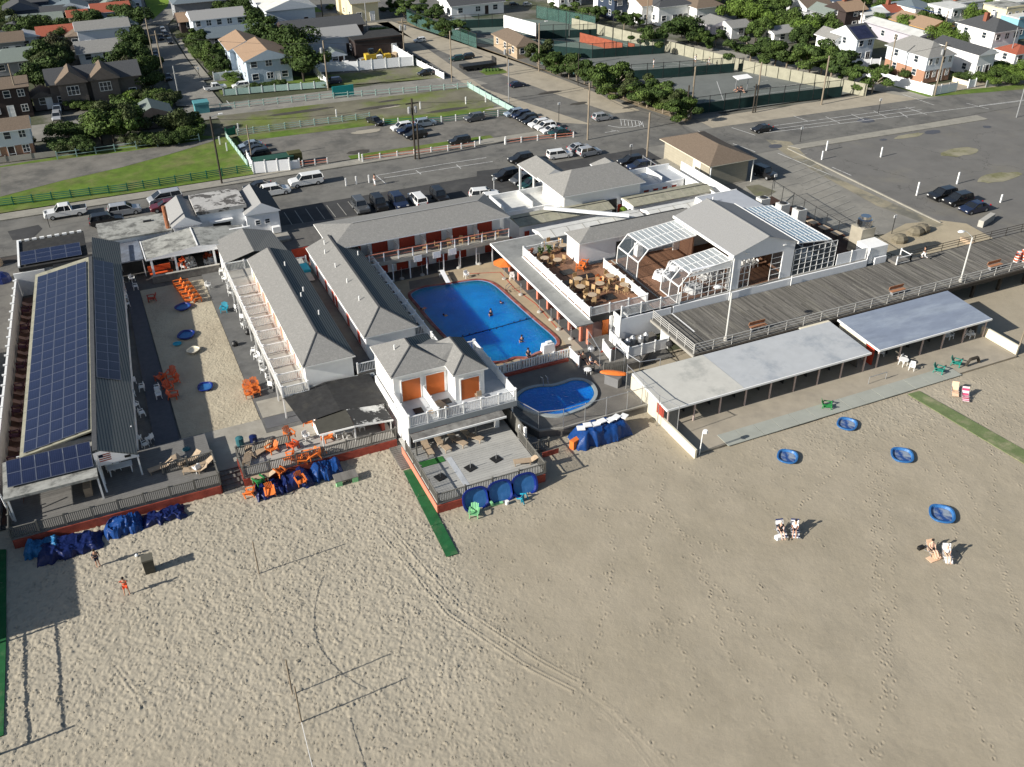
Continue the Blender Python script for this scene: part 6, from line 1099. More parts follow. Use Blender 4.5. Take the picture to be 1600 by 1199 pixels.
# ================================================================ CHAIRS AND TABLES
def mk_chair(kind):
    if kind == 'plastic':
        T = thing('plastic_chair', 'x', 'chair'); part('seat', MB().box(-.25, -.24, .40, .25, .24, .45), 'white', T); part('backrest', MB().cbox((0, -.27, .66), (.48, .04, .46), rx=R(-10)), 'white', T)
        for a in ((-.22, .2), (.22, .2), (-.22, -.22), (.22, -.22)): part('leg', MB().bar((*a, .41), (a[0]*1.15, a[1]*1.15, 0), .05), 'white', T)
        for s in (-.27, .27): part('armrest', MB().box(s-.03, -.22, .60, s+.03, .2, .64).box(s-.02, .14, .42, s+.02, .18, .60), 'white', T)
    elif kind == 'wicker':
        T = thing('wicker_chair', 'x', 'chair'); part('seat', MB().box(-.24, -.24, .42, .24, .24, .46), 'tan_plastic', T); part('backrest', MB().cbox((0, -.26, .70), (.46, .04, .52), rx=R(-8)), 'tan_plastic', T)
        for a in ((-.2, .2), (.2, .2), (-.2, -.22), (.2, -.22)): part('leg', MB().bar((*a, .42), (*a, 0), .045), 'tan_plastic', T)
    elif kind == 'adirondack':
        T = thing('lounge_chair', 'x', 'lounge chair'); mb = MB(); mb.hexa([(-.30, -.30, .20), (.30, -.30, .20), (.30, .40, .36), (-.30, .40, .36)], [(-.30, -.30, .25), (.30, -.30, .25), (.30, .40, .41), (-.30, .40, .41)]); part('seat', mb, 'orange', T)
        mb = MB()
        for i in range(5): x = -.24+i*.12; mb.bar((x, -.28, .22), (x*1.15, -.62, .95-.05*abs(i-2)), .095, h=.03)
        part('backrest', mb, 'orange', T, 'stuff')
        for s in (-1, 1): part('armrest', MB().box(s*.38-.07, -.4, .56, s*.38+.07, .42, .60), 'orange', T); part('leg', MB().box(s*.34-.03, .30, 0, s*.34+.03, .40, .56), 'orange', T); part('leg', MB().bar((s*.34, -.35, .56), (s*.34, -.5, 0), .07), 'orange', T)
    elif kind == 'sunbed':
        T = thing('sun_lounger', 'x', 'sun lounger'); part('bed', MB().box(-.32, -.3, .30, .32, 1.2, .35), 'wood_chair', T); part('backrest', MB().cbox((0, -.62, .52), (.62, .74, .04), rx=R(-34)), 'wood_chair', T)
        for a in ((-.28, -.2), (.28, -.2), (-.28, 1.1), (.28, 1.1)): part('leg', MB().bar((*a, .3), (*a, 0), .06), 'wood_chair', T)
    elif kind == 'beachchair':
        T = thing('beach_chair', 'x', 'beach chair'); part('seat', MB().cbox((0, .15, .27), (.62, .62, .03), rx=R(6)), 'stripe_navy', T); part('backrest', MB().cbox((0, -.34, .62), (.62, .82, .03), rx=R(-62)), 'stripe_navy', T); part('footrest', MB().cbox((0, .66, .20), (.60, .4, .03), rx=R(-12)), 'stripe_navy', T)
        for s in (-1, 1): part('frame', MB().bar((s*.32, .5, .0), (s*.32, -.55, .75), .04).bar((s*.32, -.45, 0), (s*.32, .4, .45), .04), 'metal', T)
    elif kind == 'table':
        T = thing('round_table', 'x', 'table'); part('top', MB().lathe((0, 0, .70), [(.50, 0), (.52, .03), (.50, .05)], 16), 'tan_top', T); part('stem', MB().bar((0, 0, .05), (0, 0, .70), .07, n=6), 'dark_metal', T); part('foot', MB().lathe((0, 0, 0), [(.28, 0), (.26, .05)], 10), 'dark_metal', T)
    elif kind == 'wtable':
        T = thing('round_table', 'x', 'table'); part('top', MB().lathe((0, 0, .68), [(.48, 0), (.5, .04), (.48, .05)], 16), 'white', T)
        for a in ((.3, .3), (-.3, .3), (.3, -.3), (-.3, -.3)): part('leg', MB().bar((*a, 0), (a[0]*.9, a[1]*.9, .68), .05), 'white', T)
    return T
CH = Pool(mk_chair)
def sw(**k): return {M[a].name: M[b] for a, b in k.items()}
def put(kind, px, py, z, ang, label, group=None, swap=None, sc=None):
    p = at(px, py, z); return CH(kind, (p.x, p.y, z), R(ang), label, group, sc, swap)
def putw(kind, x, y, z, ang, label, group=None, swap=None, sc=None): return CH(kind, (x, y, z), R(ang), label, group, sc, swap)
# west lane: folded and spread loungers between the boundary wall and the solar roof
M['dusty_pink'] = mat('dusty_pink_board', (.34, .22, .18), .8, .15, 3); M['plum'] = mat('plum_plastic', (.09, .025, .04), .6, .2, 3)
sheet('lane_floor', [(-13.6, 71), (-11.2, 71), (-8.6, 113), (-11.0, 113)], .045, mat('brown_lane', (.17, .095, .07), .9, .2, 2))
for k in range(24):
    y = 73+k*1.62; x = -12.55+(y-70.5)*.062
    CH('sunbed', (x, y, .05), R(-90+random.uniform(-4, 4)), '# pinkish board lounger from the beach end in the lane beside the boundary wall', 'loungers lined up in the lane beside the boundary wall', None, sw(wood_chair='dusty_pink')); 
for k in range(9): y = 74.5+k*4.2; CH('adirondack', (-13.0+(y-70.5)*.062, y, .5), R(90), '# dark plum chair from the beach end among the loungers in the lane', 'plum chairs heaped in the lane', None, sw(orange='plum'))
strip = MB()
for k in range(150): y = 72+k*.265; x = -11.15+(y-75)*.066; strip.bar((x-.5+random.uniform(-.05, .05), y, .5), (x+.1, y+random.uniform(-.1, .1), 2.6), .05)
o = thing('stacked_slats', 'long pile of upright reddish slats leaning under the left eave of the solar roof', 'slats'); part('slats', strip, mat('brown_slats', (.17, .09, .065), .9, .2, 3), o, 'stuff')
# courtyard
for k in range(5): put('adirondack', 277+k*4.6, 447+k*6.4, .18, 95, ['orange lounge chair at the far end of the row of five on the courtyard sand', 'orange lounge chair, second from the far end of the courtyard row', 'orange lounge chair in the middle of the courtyard row', 'orange lounge chair, second from the near end of the courtyard row', 'orange lounge chair at the near end of the courtyard row'][k])
for k in range(5): put('adirondack', 291+k*4.6, 446+k*6.2, .18, -85, '# orange chair from the far end in the second file of the courtyard row', 'second file of orange chairs on the courtyard sand')
for k, (px, py, a) in enumerate(((251, 594, 40), (268, 588, 150), (264, 610, 200), (272, 600, 120), (272, 622, 250))): put('adirondack', px, py, .18, a, ['faded red orange chair left of the shaded ring by the courtyard mat', 'red orange chair at the back of the shaded ring', 'red orange chair in the middle of the shaded ring', 'orange chair catching the sun at the right of the ring', 'red orange chair nearest the beach in the shaded ring'][k], None, sw(orange='orange_red'))
for k, (px, py) in enumerate(((387, 610), (398, 606), (390, 620), (401, 616))): put('adirondack', px, py, .22, 175, ['orange chair at the far left of the four on the courtyard corner slab', 'orange chair at the far right of the four on the courtyard corner slab', 'orange chair at the near left of the four on the courtyard corner slab', 'orange chair at the near right of the four on the courtyard corner slab'][k])
put('adirondack', 351, 487, .18, 160, 'turquoise lounge chair on the grey courtyard walk', None, sw(orange='turquoise')); put('adirondack', 237, 470, .2, 90, 'red plastic chair alone on the shaded courtyard mat', None, sw(orange='red'))
wl = [(188, 425), (190, 442), (194, 462), (197, 470), (207, 440), (213, 452), (199, 480)]
for k, (px, py) in enumerate(wl): put('plastic', px, py, .15, 30+k*47, 'white plastic chair in the dark corner at the head of the courtyard mat', 'white chairs in the dark corner of the courtyard mat')
for k, (px, py) in enumerate(((208, 600), (222, 610), (207, 622), (213, 638), (223, 650), (217, 690), (235, 690), (228, 700))): put('plastic', px, py, .15, 20+k*65, '# white chair from the far end in the shade beside the ribbed roof', 'white chairs in the shade beside the corrugated roof')
for k, (px, py) in enumerate(((246, 612), (249, 622))): put('plastic', px, py, .15, 90+k*90, ['farther of two white chairs beside the red orange ring', 'nearer of two white chairs beside the red orange ring'][k])
put('plastic', 326, 451, .2, 230, 'white round backed chair on the walk beside the courtyard sand')
for k, (px, py) in enumerate(((346, 428), (352, 440), (359, 452), (362, 462), (372, 486), (380, 500), (382, 512), (396, 553), (402, 562), (409, 570), (413, 583), (421, 595), (425, 606))): put('plastic', px, py, .17, 80+k*50, '# white plastic chair from the far end along the foot of the courtyard balcony', 'white chairs along the foot of the courtyard balcony')
for k, (px, py, c) in enumerate(((367, 540, 'dark bag on the walk near the balcony posts'), (388, 522, 'small black bin by the balcony posts'))): single('bag', MB().lathe((0, 0, 0), [(.3, 0), (.36, .3), (.2, .5)], 9), 'black', c, 'bag', gp(px, py, .17))
# pavilion clutter
for k in range(16): p = (5.8+random.uniform(0, 5.8), 112.2+random.uniform(0, 3.4)); CH('plastic', (p[0], p[1], .12), random.uniform(0, 6), 'chair among the jumble under the open snack pavilion', 'jumbled chairs under the snack pavilion', None, sw(white='orange_red') if k % 3 == 0 else None)
# small boats and tubs
def tub(kind):
    navy, inn = {'blue': ('pool_plastic', 'worn_blue'), 'navy': ('pool_navy', 'pool_plastic'), 'cream': ('cream', 'cream'), 'turq': ('turquoise', 'turquoise')}[kind]
    T = thing('paddling_pool', 'x', 'paddling pool'); n = 24
    def ringp(r, z, p=2.7): return [(r*math.copysign(abs(math.cos(a))**(2/p), math.cos(a))*1.12, r*math.copysign(abs(math.sin(a))**(2/p), math.sin(a)), z) for a in [2*math.pi*k/n for k in range(n)]]
    def rings(mb, L_):
        base = len(mb.v)
        for q in L_: mb.v += q
        for i in range(len(L_)-1):
            for k in range(n): j = (k+1) % n; mb.f.append((base+i*n+k, base+i*n+j, base+(i+1)*n+j, base+(i+1)*n+k)); mb.m.append(0)
    mb = MB(); rings(mb, [ringp(.92, .0), ringp(1.05, .22), ringp(1.12, .24), ringp(1.1, .30), ringp(.95, .30), ringp(.86, .10)]); part('rim', mb, navy, T); mb = MB(); mb.face(ringp(.87, .11)); part('floor', mb, inn, T); return T
TB = Pool(tub)
def ptub(kind, px, py, z, ang, label, sc=1.0, tilt=None, swap=None):
    p = at(px, py, z); o = TB(kind, (p.x, p.y, z), R(ang), label, None, sc)
    if tilt: o.rotation_euler = (R(tilt), 0, R(ang))
    return o
ptub('blue', 1230, 716, .03, 45, 'blue plastic paddling pool, leftmost of those on the open beach', .82); ptub('blue', 1323, 665, .03, 38, 'blue plastic paddling pool closest to the beach cabana paving', .82); ptub('blue', 1409, 714, .03, 52, 'blue plastic paddling pool between the runner mat and the middle of the beach', .88); ptub('blue', 1471, 806, .03, 48, 'blue plastic paddling pool just above the bare chested man', .92)
ptub('navy', 286, 481, .18, 30, 'blue tub beside the near end of the orange courtyard row', .72); ptub('navy', 291, 525, .18, 60, 'dark blue ring shaped tub in the middle of the courtyard sand', .78); ptub('navy', 321, 606, .18, 80, 'dark blue tub with pointed bow on the lower courtyard sand', .66); ptub('turq', 277, 538, .18, 0, 'small turquoise tub next to the ring shaped tub', .36)
ptub('cream', 302, 548, .3, 40, 'upturned cream boat on the courtyard sand', .55)
for k, (x, lb) in enumerate(((22.3, 'deep blue moulded pool leaning on the red deck base, left one of three'), (24.5, 'deep blue moulded pool leaning on the red deck base, middle one of three'), (26.7, 'deep blue moulded pool leaning on the red deck base, right one of three'))):
    o = TB('navy', (x, 57.1, .75), 0, lb, None, .98, None)
    o.rotation_euler = (R(68), 0, 0)
for o_, ang in ():
    pass
put('adirondack', 741, 806, .05, 150, 'pale green chair lying by the left moulded pool', None, sw(orange='lime')); put('adirondack', 812, 781, .05, 120, 'turquoise chair tipped by the right moulded pool', None, sw(orange='turquoise')).rotation_euler = (R(70), 0, R(40))
single('bucket', MB().lathe((0, 0, 0), [(.14, 0), (.18, .34), (.15, .34)], 10), 'white', 'white bucket between the moulded pools and the turquoise chair', 'bucket', gp(792, 788, .03)); single('plastic_plank', MB().box(-.5, -.12, 0, .5, .12, .1).box(-.6, -.16, .1, -.42, .16, .4), 'lime', 'pale green plastic piece on the sand by the middle moulded pool', 'toy', gp(777, 788, .05))
# deck furniture
snack = [('adirondack', 453, 683, 200, 'orange chair at the back of the snack deck beside the picket rail', None), ('adirondack', 483, 663, 250, 'orange chair leaning by the porch of the snack bar', None), ('adirondack', 511, 688, 110, 'bright orange chair at the corner post of the snack porch', None), ('adirondack', 425, 706, 120, 'orange chair in the middle of the left half of the snack deck', None), ('adirondack', 458, 700, 30, 'red orange chair upside of the snack deck rail', 'r'), ('plastic', 479, 687, 200, 'white round chair in the middle of the snack deck', None), ('wtable', 530, 684, 0, 'white round table left of the porch post on the snack deck', None), ('wtable', 546, 681, 0, 'white round table right of the porch post on the snack deck', None), ('plastic', 565, 672, 90, 'white chair at the end of the snack porch', None), ('sunbed', 412, 706, 120, 'striped pale lounger on the left of the snack deck', None), ('sunbed', 388, 716, 160, 'grey lounger at the left end of the snack deck', None), ('adirondack', 553, 664, 180, 'red orange chair against the red counter of the snack bar', 'r'), ('wtable', 510, 652, 0, 'white table at the corner of the black roof on the snack deck', None)]
for kd, px, py, a, lb, c in snack: put(kd, px, py, .96, a, lb, None, sw(orange='orange_red') if c else None)
for k, (px, py, a) in enumerate(((255, 733, 100), (283, 725, 20), (300, 722, 120), (318, 730, 100), (309, 738, 70))): put('sunbed', px, py, .96, a, '# pale lounger from the left at the right end of the shaded beach deck', 'loungers at the right end of the shaded beach deck')
put('plastic', 308, 737, .96, 30, 'white chair at the right end of the shaded beach deck'); put('plastic', 172, 735, .96, 10, 'white chair under the gable porch of the solar building, left'); put('plastic', 185, 733, .96, 350, 'white chair under the gable porch of the solar building, right'); single('table', MB().box(-1, -.4, .7, 1, .4, .75).box(-.9, -.35, 0, -.82, .35, .7).box(.82, -.35, 0, .9, .35, .7), 'white', 'white folding table under the gable porch', 'table', gp(190, 738, .96))
single('bin', MB().lathe((0, 0, 0), [(.3, 0), (.34, .9), (.1, 1.0)], 10), mat('teal_bin', (.03, .12, .14), .6, .1, 2), 'teal lidded bin behind the rail of the shaded deck', 'bin', gp(294, 714, .13)); single('bin', MB().lathe((0, 0, 0), [(.34, 0), (.36, .9), (.1, 1.0)], 10), mat('teal_bin', (0, 0, 0)), 'teal lidded bin at the left corner of the snack deck', 'bin', gp(376, 697, .13)); single('bin', MB().lathe((0, 0, 0), [(.34, 0), (.36, .8), (.1, .9)], 10), 'navy_tarp', 'navy lidded bin behind the snack deck rail', 'bin', gp(397, 693, .13))
# front deck: loungers under the awning and one by the rail
for k, x in enumerate((20.6, 22.0, 23.4, 24.8)): CH('sunbed', (x+.3, 64.8, .96), R(180+12*k), ['wooden lounger under the awning, nearest the white side wall', 'wooden lounger under the awning, second from the side wall', 'wooden lounger under the awning, third from the side wall', 'wooden lounger under the awning, farthest from the side wall'][k])
put('sunbed', 824, 724, .96, 75, 'pale wooden lounger in the sun at the right rail of the front deck'); CH('wicker', (26.8, 67.0, 3.43), 0, 'wooden chair in front of the right orange door', None, None, sw(tan_plastic='wood_chair')); CH('sunbed', (23.4, 66.6, 3.43), R(15), 'dark wooden lounger on the middle balcony'); CH('wtable', (22.0, 66.2, 3.43), 0, 'small wooden table on the left balcony', None, .6, sw(white='wood_chair')); single('balcony_box', MB().cbox((0, 0, .35), (.5, .9, .25), rx=R(35)), 'white', 'white lounger back on the rear corner of the balcony', 'lounger', (28.9, 73.9, 3.43))
# big tarp heaps
def tarp(label, x0, y0, x1, y1, h, m_, seed, cat='tarpaulin', lump=.55):
    rg = np.random.default_rng(seed); n, k = 72, 34; xs = np.linspace(0, 1, n); ys = np.linspace(0, 1, k); nz = vnoise((k, n), 16, rg); n2 = vnoise((k, n), 7, rg); n3 = vnoise((k, n), 2.5, rg)
    e1 = lambda t: np.minimum(1, np.minimum(t, 1-t)*7)**.55; edge = e1(xs)[None, :]*e1(ys)[:, None]; cr = np.abs(n2-.5)*2
    Z = h*edge*(1-lump*(1-nz))+edge*((1-cr)**3*.10+n3*.06)-.03+(1-edge)*.12*n3; v = []; f = []
    for j in range(k):
        for i in range(n): v.append((x0+(x1-x0)*xs[i]+.35*(nz[j, i]-.5)+.10*(n3[j, i]-.5), y0+(y1-y0)*ys[j]+.45*(n2[j, i]-.5)+.10*(n3[j, i]-.5), float(Z[j, i])))
    for j in range(k-1):
        for i in range(n-1): a = j*n+i; f.append((a, a+1, a+n+1, a+n))
    me = bpy.data.meshes.new('tarpaulin'); me.from_pydata(v, [], f); me.materials.append(M[m_]); me.polygons.foreach_set('use_smooth', [True]*len(f)); me.update()
    o = single('tarpaulin', me, None, label, cat); return o
tarp('crumpled dark blue tarpaulin heaped against the middle of the left deck base', -6.0, 65.5, -3.0, 67.5, 1.0, 'blue_tarp', 5); tarp('sky blue tarpaulin heap at the left end of the beach deck', -12.0, 65.7, -9.4, 67.5, .9, 'sky_tarp', 6); tarp('dark blue tarpaulin skirt left of the middle heap on the sand', -11.2, 64.6, -6.2, 66.9, .8, 'navy_tarp', 7); tarp('flat navy tarpaulin tail trailing right along the left deck', -3.1, 65.7, .3, 67.4, .55, 'navy_tarp', 8)
tarp('navy tarpaulin at the left of the snack deck pile', 5.8, 65.3, 8.6, 67.4, .7, 'navy_tarp', 9); tarp('deep blue tarpaulin in the middle of the snack deck pile', 8.2, 65.4, 11.0, 67.5, 1.1, 'navy_tarp', 10); tarp('bright blue tarpaulin at the right of the snack deck pile', 10.7, 65.6, 13.6, 67.5, 1.1, 'blue_tarp', 11)
for k, (px, py, z, a) in enumerate(((392, 775, 0.14, 60), (424, 770, .3, 170), (436, 742, 0.7, 30), (462, 722, 0.84, 70), (471, 722, 0.84, 80), (480, 716, 0.91, 60), (470, 754, .4, 190), (488, 716, 1.05, 110), (502, 712, 1.05, 30), (455, 718, 0.84, 60))): put('adirondack', px, py, z, a, 'orange chair thrown on the blue tarpaulin pile in front of the snack deck', 'orange chairs piled on the blue tarpaulins').rotation_euler = (R(random.uniform(-40, 10)), R(random.uniform(-15, 15)), R(a))
put('adirondack', 405, 756, .5, 20, 'dark green chair in the blue tarpaulin pile', None, sw(orange='green')); put('sunbed', 415, 748, .6, 80, 'tan lounger frame on top of the tarpaulin pile')
o = tarp('blue tarpaulin wrapped over a long stack beside the retaining wall', 33.6, 60.0, 39.3, 62.3, 1.5, 'blue_tarp', 12, lump=.12)
for k in range(7): single('white_slab', MB().cbox((0, 0, 0), (.72, .62, .09), rz=R(-20+9*k)), 'white', ['white lounger pad at the left end on top of the wrapped blue stack', 'white lounger pad, second from the left on the wrapped blue stack', 'white lounger pad, third from the left on the wrapped blue stack', 'white lounger pad in the middle of the wrapped blue stack', 'white lounger pad, third from the right on the wrapped blue stack', 'white lounger pad, second from the right on the wrapped blue stack', 'white lounger pad at the right end on top of the wrapped blue stack'][k], 'pad', (34.3+k*.74, 61.2+.12*(k % 2), 1.62+.06*(k % 2)))
single('plank_pile', MB().cbox((0, 0, .45), (1.1, .5, .9), rz=R(20)), 'orange', 'orange crate at the left end of the wrapped blue stack', 'crate', (33.6, 60.8, 0))
o = thing('lifeguard_table', 'rough grey stone slab table on the sand in front of the snack deck', 'table', gp(541, 752)); part('slab', MB().cbox((0, 0, .55), (2.0, 1.0, .15), rx=R(8)), 'wood_grey', o)
for s in (-.7, .7): part('support', MB().box(s-.25, -.5, 0, s+.25, -.1, .5), 'lime', o)
# beach furniture right
putw('beachchair', *gp(1219, 832, .03), 165, 'navy and white striped beach chair of the left couple, left one'); putw('beachchair', *gp(1241, 832, .03), 150, 'navy and white striped beach chair of the left couple, right one'); putw('beachchair', *gp(1455, 864, .03), 170, 'beach chair under the bare chested man', None, sw(stripe_navy='peach')); putw('beachchair', *gp(1478, 871, .03), 150, 'beach chair under the person in pale top', None, sw(stripe_navy='cloth_white'))
single('towel', MB().cbox((0, 0, .04), (1.5, .6, .03)), 'peach', 'peach towel on the sand under the couple at the lower right', 'towel', gp(1462, 872, .0)); single('beach_bag', MB().cbox((0, 0, .15), (.5, .25, .3)), 'black', 'black bag left of the bare chested man', 'bag', gp(1438, 858, .0)); single('beach_bag', MB().cbox((0, 0, .15), (.5, .4, .3)), 'cloth_white', 'white bag in front of the left striped chair', 'bag', gp(1216, 842, .0))
putw('beachchair', *gp(1491, 614, .05), 140, 'peach coloured beach chair near the runner mat', None, sw(stripe_navy='peach')); putw('beachchair', *gp(1507, 622, .05), 140, 'pink striped beach chair near the runner mat', None, sw(stripe_navy='stripe_red'))
put('adirondack', 1292, 638, .05, 230, 'dark green chair at the edge of the paving slabs', None, sw(orange='green')); put('adirondack', 1467, 582, .16, 210, 'teal chair with red cushion on the beach paving, left', None, sw(orange='teal')); put('adirondack', 1494, 571, .16, 210, 'teal chair with pink cushion on the beach paving, right', None, sw(orange='teal')); single('drift_wood', MB().bar((-.9, 0, .1), (-.5, 0, .75), .3, n=6).bar((-.5, 0, .75), (.5, 0, .75), .34, n=6).bar((.5, 0, .75), (.9, 0, .1), .3, n=6), 'pole_dark', 'dark arched driftwood stump on the beach paving', 'driftwood', gp(1519, 570, .14))
put('wtable', 1410, 571, .15, 0, 'white table on the paving in front of the beach cabanas'); put('plastic', 1411, 566, .15, 200, 'white chair behind the table on the beach paving', None, None); put('plastic', 1424, 578, .15, 130, 'white chair right of the table on the beach paving'); put('plastic', 1376, 556, .15, 150, 'white chair in the doorway of the right beach cabana')
for k, px in enumerate((1478, 1484, 1512, 1518)): put('plastic', px, 530-k, .15, 150+30*k, 'pale chair in the shade inside the right beach cabana', 'chairs inside the right beach cabana')
o = thing('litter_bin', 'dark square litter bin standing alone on the left beach', 'bin', gp(235, 892)); part('body', MB().hexa([(-.36, -.36, 0), (.36, -.36, 0), (.36, .36, 0), (-.36, .36, 0)], [(-.4, -.4, 1.25), (.4, -.4, 1.25), (.4, .4, 1.25), (-.4, .4, 1.25)]), mat('dark_bin_slats', (.055, .052, .04), .9, .2, 3), o); part('lid', MB().box(-.42, -.42, 1.25, .42, .42, 1.4), mat('bin_lid', (.10, .095, .075), .8, .1, 2), o)
single('beach_ball', MB().lathe((0, 0, 0), [(.02, 0), (.1, .04), (.14, .14), (.1, .24), (.02, .28)], 10), 'white', 'white ball on the sand between the two people at the left', 'ball', gp(214, 870, .0), smooth=True)
for (px, py, h, lb) in ((405, 897, 3.3, 'far volleyball post on the left beach'), (457, 1085, 3.4, 'brown volleyball post on the left beach'), (471, 1129, 3.5, 'near volleyball post beside the brown one')): single('volleyball_post', MB().bar((0, 0, 0), (0, 0, h), .11, n=6), 'pole_wood', lb, 'post', gp(px, py, 0))
a, b = Vector(gp(405, 897, 2.3)), Vector(gp(457, 1085, 2.3)); mb = MB(); n = 14
for i in range(n): t0, t1 = i/n, (i+1)/n; s = lambda t: Vector((0, 0, -1.0*4*t*(1-t))); mb.bar(a.lerp(b, t0)+s(t0), a.lerp(b, t1)+s(t1), .03)
single('net_rope', mb, 'pole_wood', 'sagging rope strung between two volleyball posts', 'rope')
a, b = Vector(gp(471, 1129, 1.5)), Vector(gp(498, 1240, 1.5)); mb = MB().bar(a, b, .03); single('net_rope', mb, 'white', 'pale rope running off from the near volleyball post', 'rope')
# pool side
o = thing('pool_umbrella', 'open orange umbrella at the corner of the pool deck', 'umbrella', gp(788, 436, .1)); part('pole', MB().bar((0, 0, 0), (0, 0, 2.5), .06, n=6), 'metal', o); mb = MB(); n = 8; top = (0, 0, 2.65)
for k in range(n): a0, a1 = 2*math.pi*k/n, 2*math.pi*(k+1)/n; part('canopy_panel', MB().face([top, (1.35*math.cos(a0), 1.35*math.sin(a0), 2.1), (1.35*math.cos(a1), 1.35*math.sin(a1), 2.1)]), 'orange', o)
part('foot', MB().lathe((0, 0, 0), [(.3, 0), (.25, .12)], 10), 'concrete_lt', o)
def ustand(k): T = thing('umbrella_stand', 'x', 'umbrella stand'); part('foot', MB().lathe((0, 0, 0), [(.3, 0), (.26, .14), (.1, .2)], 10), 'concrete_lt', T); part('pole', MB().bar((0, 0, .1), (0, 0, 1.5), .06, n=6), 'metal', T); return T
US = Pool(ustand)
for k, (px, py) in enumerate(((628, 436), (660, 430), (687, 424), (717, 419), (749, 413), (814, 461), (843, 488), (861, 500), (873, 515), (892, 530))): US('s', gp(px, py, .1), 0, ['umbrella stand at the left end of the far pool edge', 'umbrella stand behind the diving board', 'umbrella stand in the middle of the far pool edge', 'umbrella stand right of the middle of the far pool edge', 'umbrella stand at the right end of the far pool edge', 'umbrella stand on the right pool deck nearest the orange umbrella', 'umbrella stand with dark foot halfway along the right pool deck', 'umbrella stand on the right pool deck, third from the orange umbrella', 'umbrella stand on the right pool deck, second from its near end', 'umbrella stand at the near end of the right pool deck'][k])
put('plastic', 729, 434, .1, 190, 'white chair at the far edge of the big pool'); put('plastic', 800, 437, .1, 160, 'white chair beside the orange umbrella')
for k in range(6): put('plastic', 600+k*24+(k % 2)*6, 416-k*4, .1, 30*k, '# white chair from the left in the shade under the two storey cabanas', 'chairs in the shade under the two storey cabanas')
o = thing('towel_table', 'table draped with white cloth at the near right corner of the big pool', 'table', gp(856, 549, .1)); part('cloth', MB().hexa([(-.7, -.4, 0), (.7, -.4, 0), (.7, .4, 0), (-.7, .4, 0)], [(-.6, -.3, .95), (.6, -.3, .95), (.6, .3, .95), (-.6, .3, .95)]), 'cloth_white', o); part('box', MB().cbox((.1, 0, 1.05), (.6, .4, .2)), 'white', o)
put('wtable', 918, 585, .76, 0, 'white table on the terrace behind the kidney pool', None, None, .8); put('plastic', 924, 583, .76, 60, 'black chair beside the white table on the terrace', None, sw(white='black'))
o = thing('barbecue', 'dark round barbecue by the compound under the ramp', 'barbecue', gp(1045, 552, .4)); part('bowl', MB().lathe((0, 0, .8), [(.2, 0), (.4, .2), (.4, .4), (.15, .6)], 12), 'dark_metal', o)
for k in range(3): part('leg', MB().bar((.3*math.cos(k*2.1), .3*math.sin(k*2.1), 0), (0, 0, .85), .04), 'dark_metal', o)
single('grey_urn', MB().lathe((0, 0, 0), [(.3, 0), (.4, .5), (.35, .9), (.2, 1.1)], 12), 'metal', 'grey bin beside the people at the pool gate', 'bin', gp(923, 556, .1)); single('blue_bin', MB().lathe((0, 0, 0), [(.35, 0), (.4, .8), (.3, .85)], 10), 'navy_tarp', 'dark blue barrel at the left end of the white pool fence', 'barrel', (31.4, 74.0, .76))
# gallery furniture on the two storey block
for k in range(7): CH('wicker', (33.5+k*1.55, 99.4, 2.95), random.uniform(0, 6), '# small chair from the left behind the rail of the upper gallery', 'chairs on the upper gallery of the two storey cabanas')
# restaurant terrace furniture
tb = [(851, 412, 'table beside the left rail at the back'), (871, 415, 'table just behind the dark mats'), (864, 388, 'table in the back corner by the plants'), (880, 392, 'table against the back rail'), (907, 457, 'round table left of the near group'), (925, 470, 'round table nearest the front rail'), (937, 452, 'table in the middle of the near group'), (953, 440, 'table by the right white rail'), (975, 454, 'table in the near right corner'), (903, 445, 'table in the centre beside the dark mats')]
for k, (px, py, lb) in enumerate(tb):
    p = at(px, py, 3.1); CH('table', (p.x, p.y, 3.11), 0, 'tan cafe table on the brown terrace, '+lb)
    for q in range(4 if k > 3 else 3): a = q*1.57+random.uniform(-.4, .4); CH('wicker', (p.x+.85*math.cos(a), p.y+.85*math.sin(a), 3.11), a+math.pi/2+random.uniform(-.3, .3), 'tan wicker chair at the '+lb, 'tan chairs at the '+lb)
for k, (px, py, a) in enumerate(((905, 422, 60), (911, 415, 40), (939, 443, 200))): put('adirondack', px, py, 3.11, a, ['orange lounge chair alone on the brown terrace, front one', 'orange lounge chair behind the front one on the brown terrace', 'orange lounge chair beside the near tables on the brown terrace'][k])
for k, (px, py, w, h) in enumerate(((886, 426, 1.5, 1.2), (912, 433, 2.4, 1.0), (893, 441, 1.8, .9), (952, 465, 1.3, 1.2))): single('dark_mat', MB().cbox((0, 0, .04), (w, h, .05)), 'black', ['black mat behind the orange chairs on the terrace', 'long black mat in the middle of the terrace', 'black mat beside the cafe tables', 'black mat near the front rail of the terrace'][k], 'mat', gp(px, py, 3.11))
def plant(label, x, y, z, col, h=1.2): T = thing('potted_plant', label, 'plant', (x, y, z)); part('pot', MB().lathe((0, 0, 0), [(.2, 0), (.28, .4)], 9), 'tan_plastic', T); mb = MB(); [mb.cbox((random.uniform(-.3, .3), random.uniform(-.3, .3), .45+random.random()*h*.6), (.25, .2, .03), random.random()*6, rx=random.uniform(-1, 1)) for _ in range(40)]; part('leaves', mb, col, T, 'stuff')
M['leaf_a'] = mat('shrub_leaf', (.05, .09, .02), .8, .3, 4, island=.3); M['leaf_r'] = mat('reddish_leaf', (.20, .06, .03), .8, .3, 4, island=.3)
for k in range(3): plant(['reddish potted plant at the back left of the terrace', 'potted plant in the back corner of the terrace', 'potted plant by the back rail of the terrace'][k], 43.9+k*1.2, 91.8, 3.11, 'leaf_r' if k == 0 else 'leaf_a')
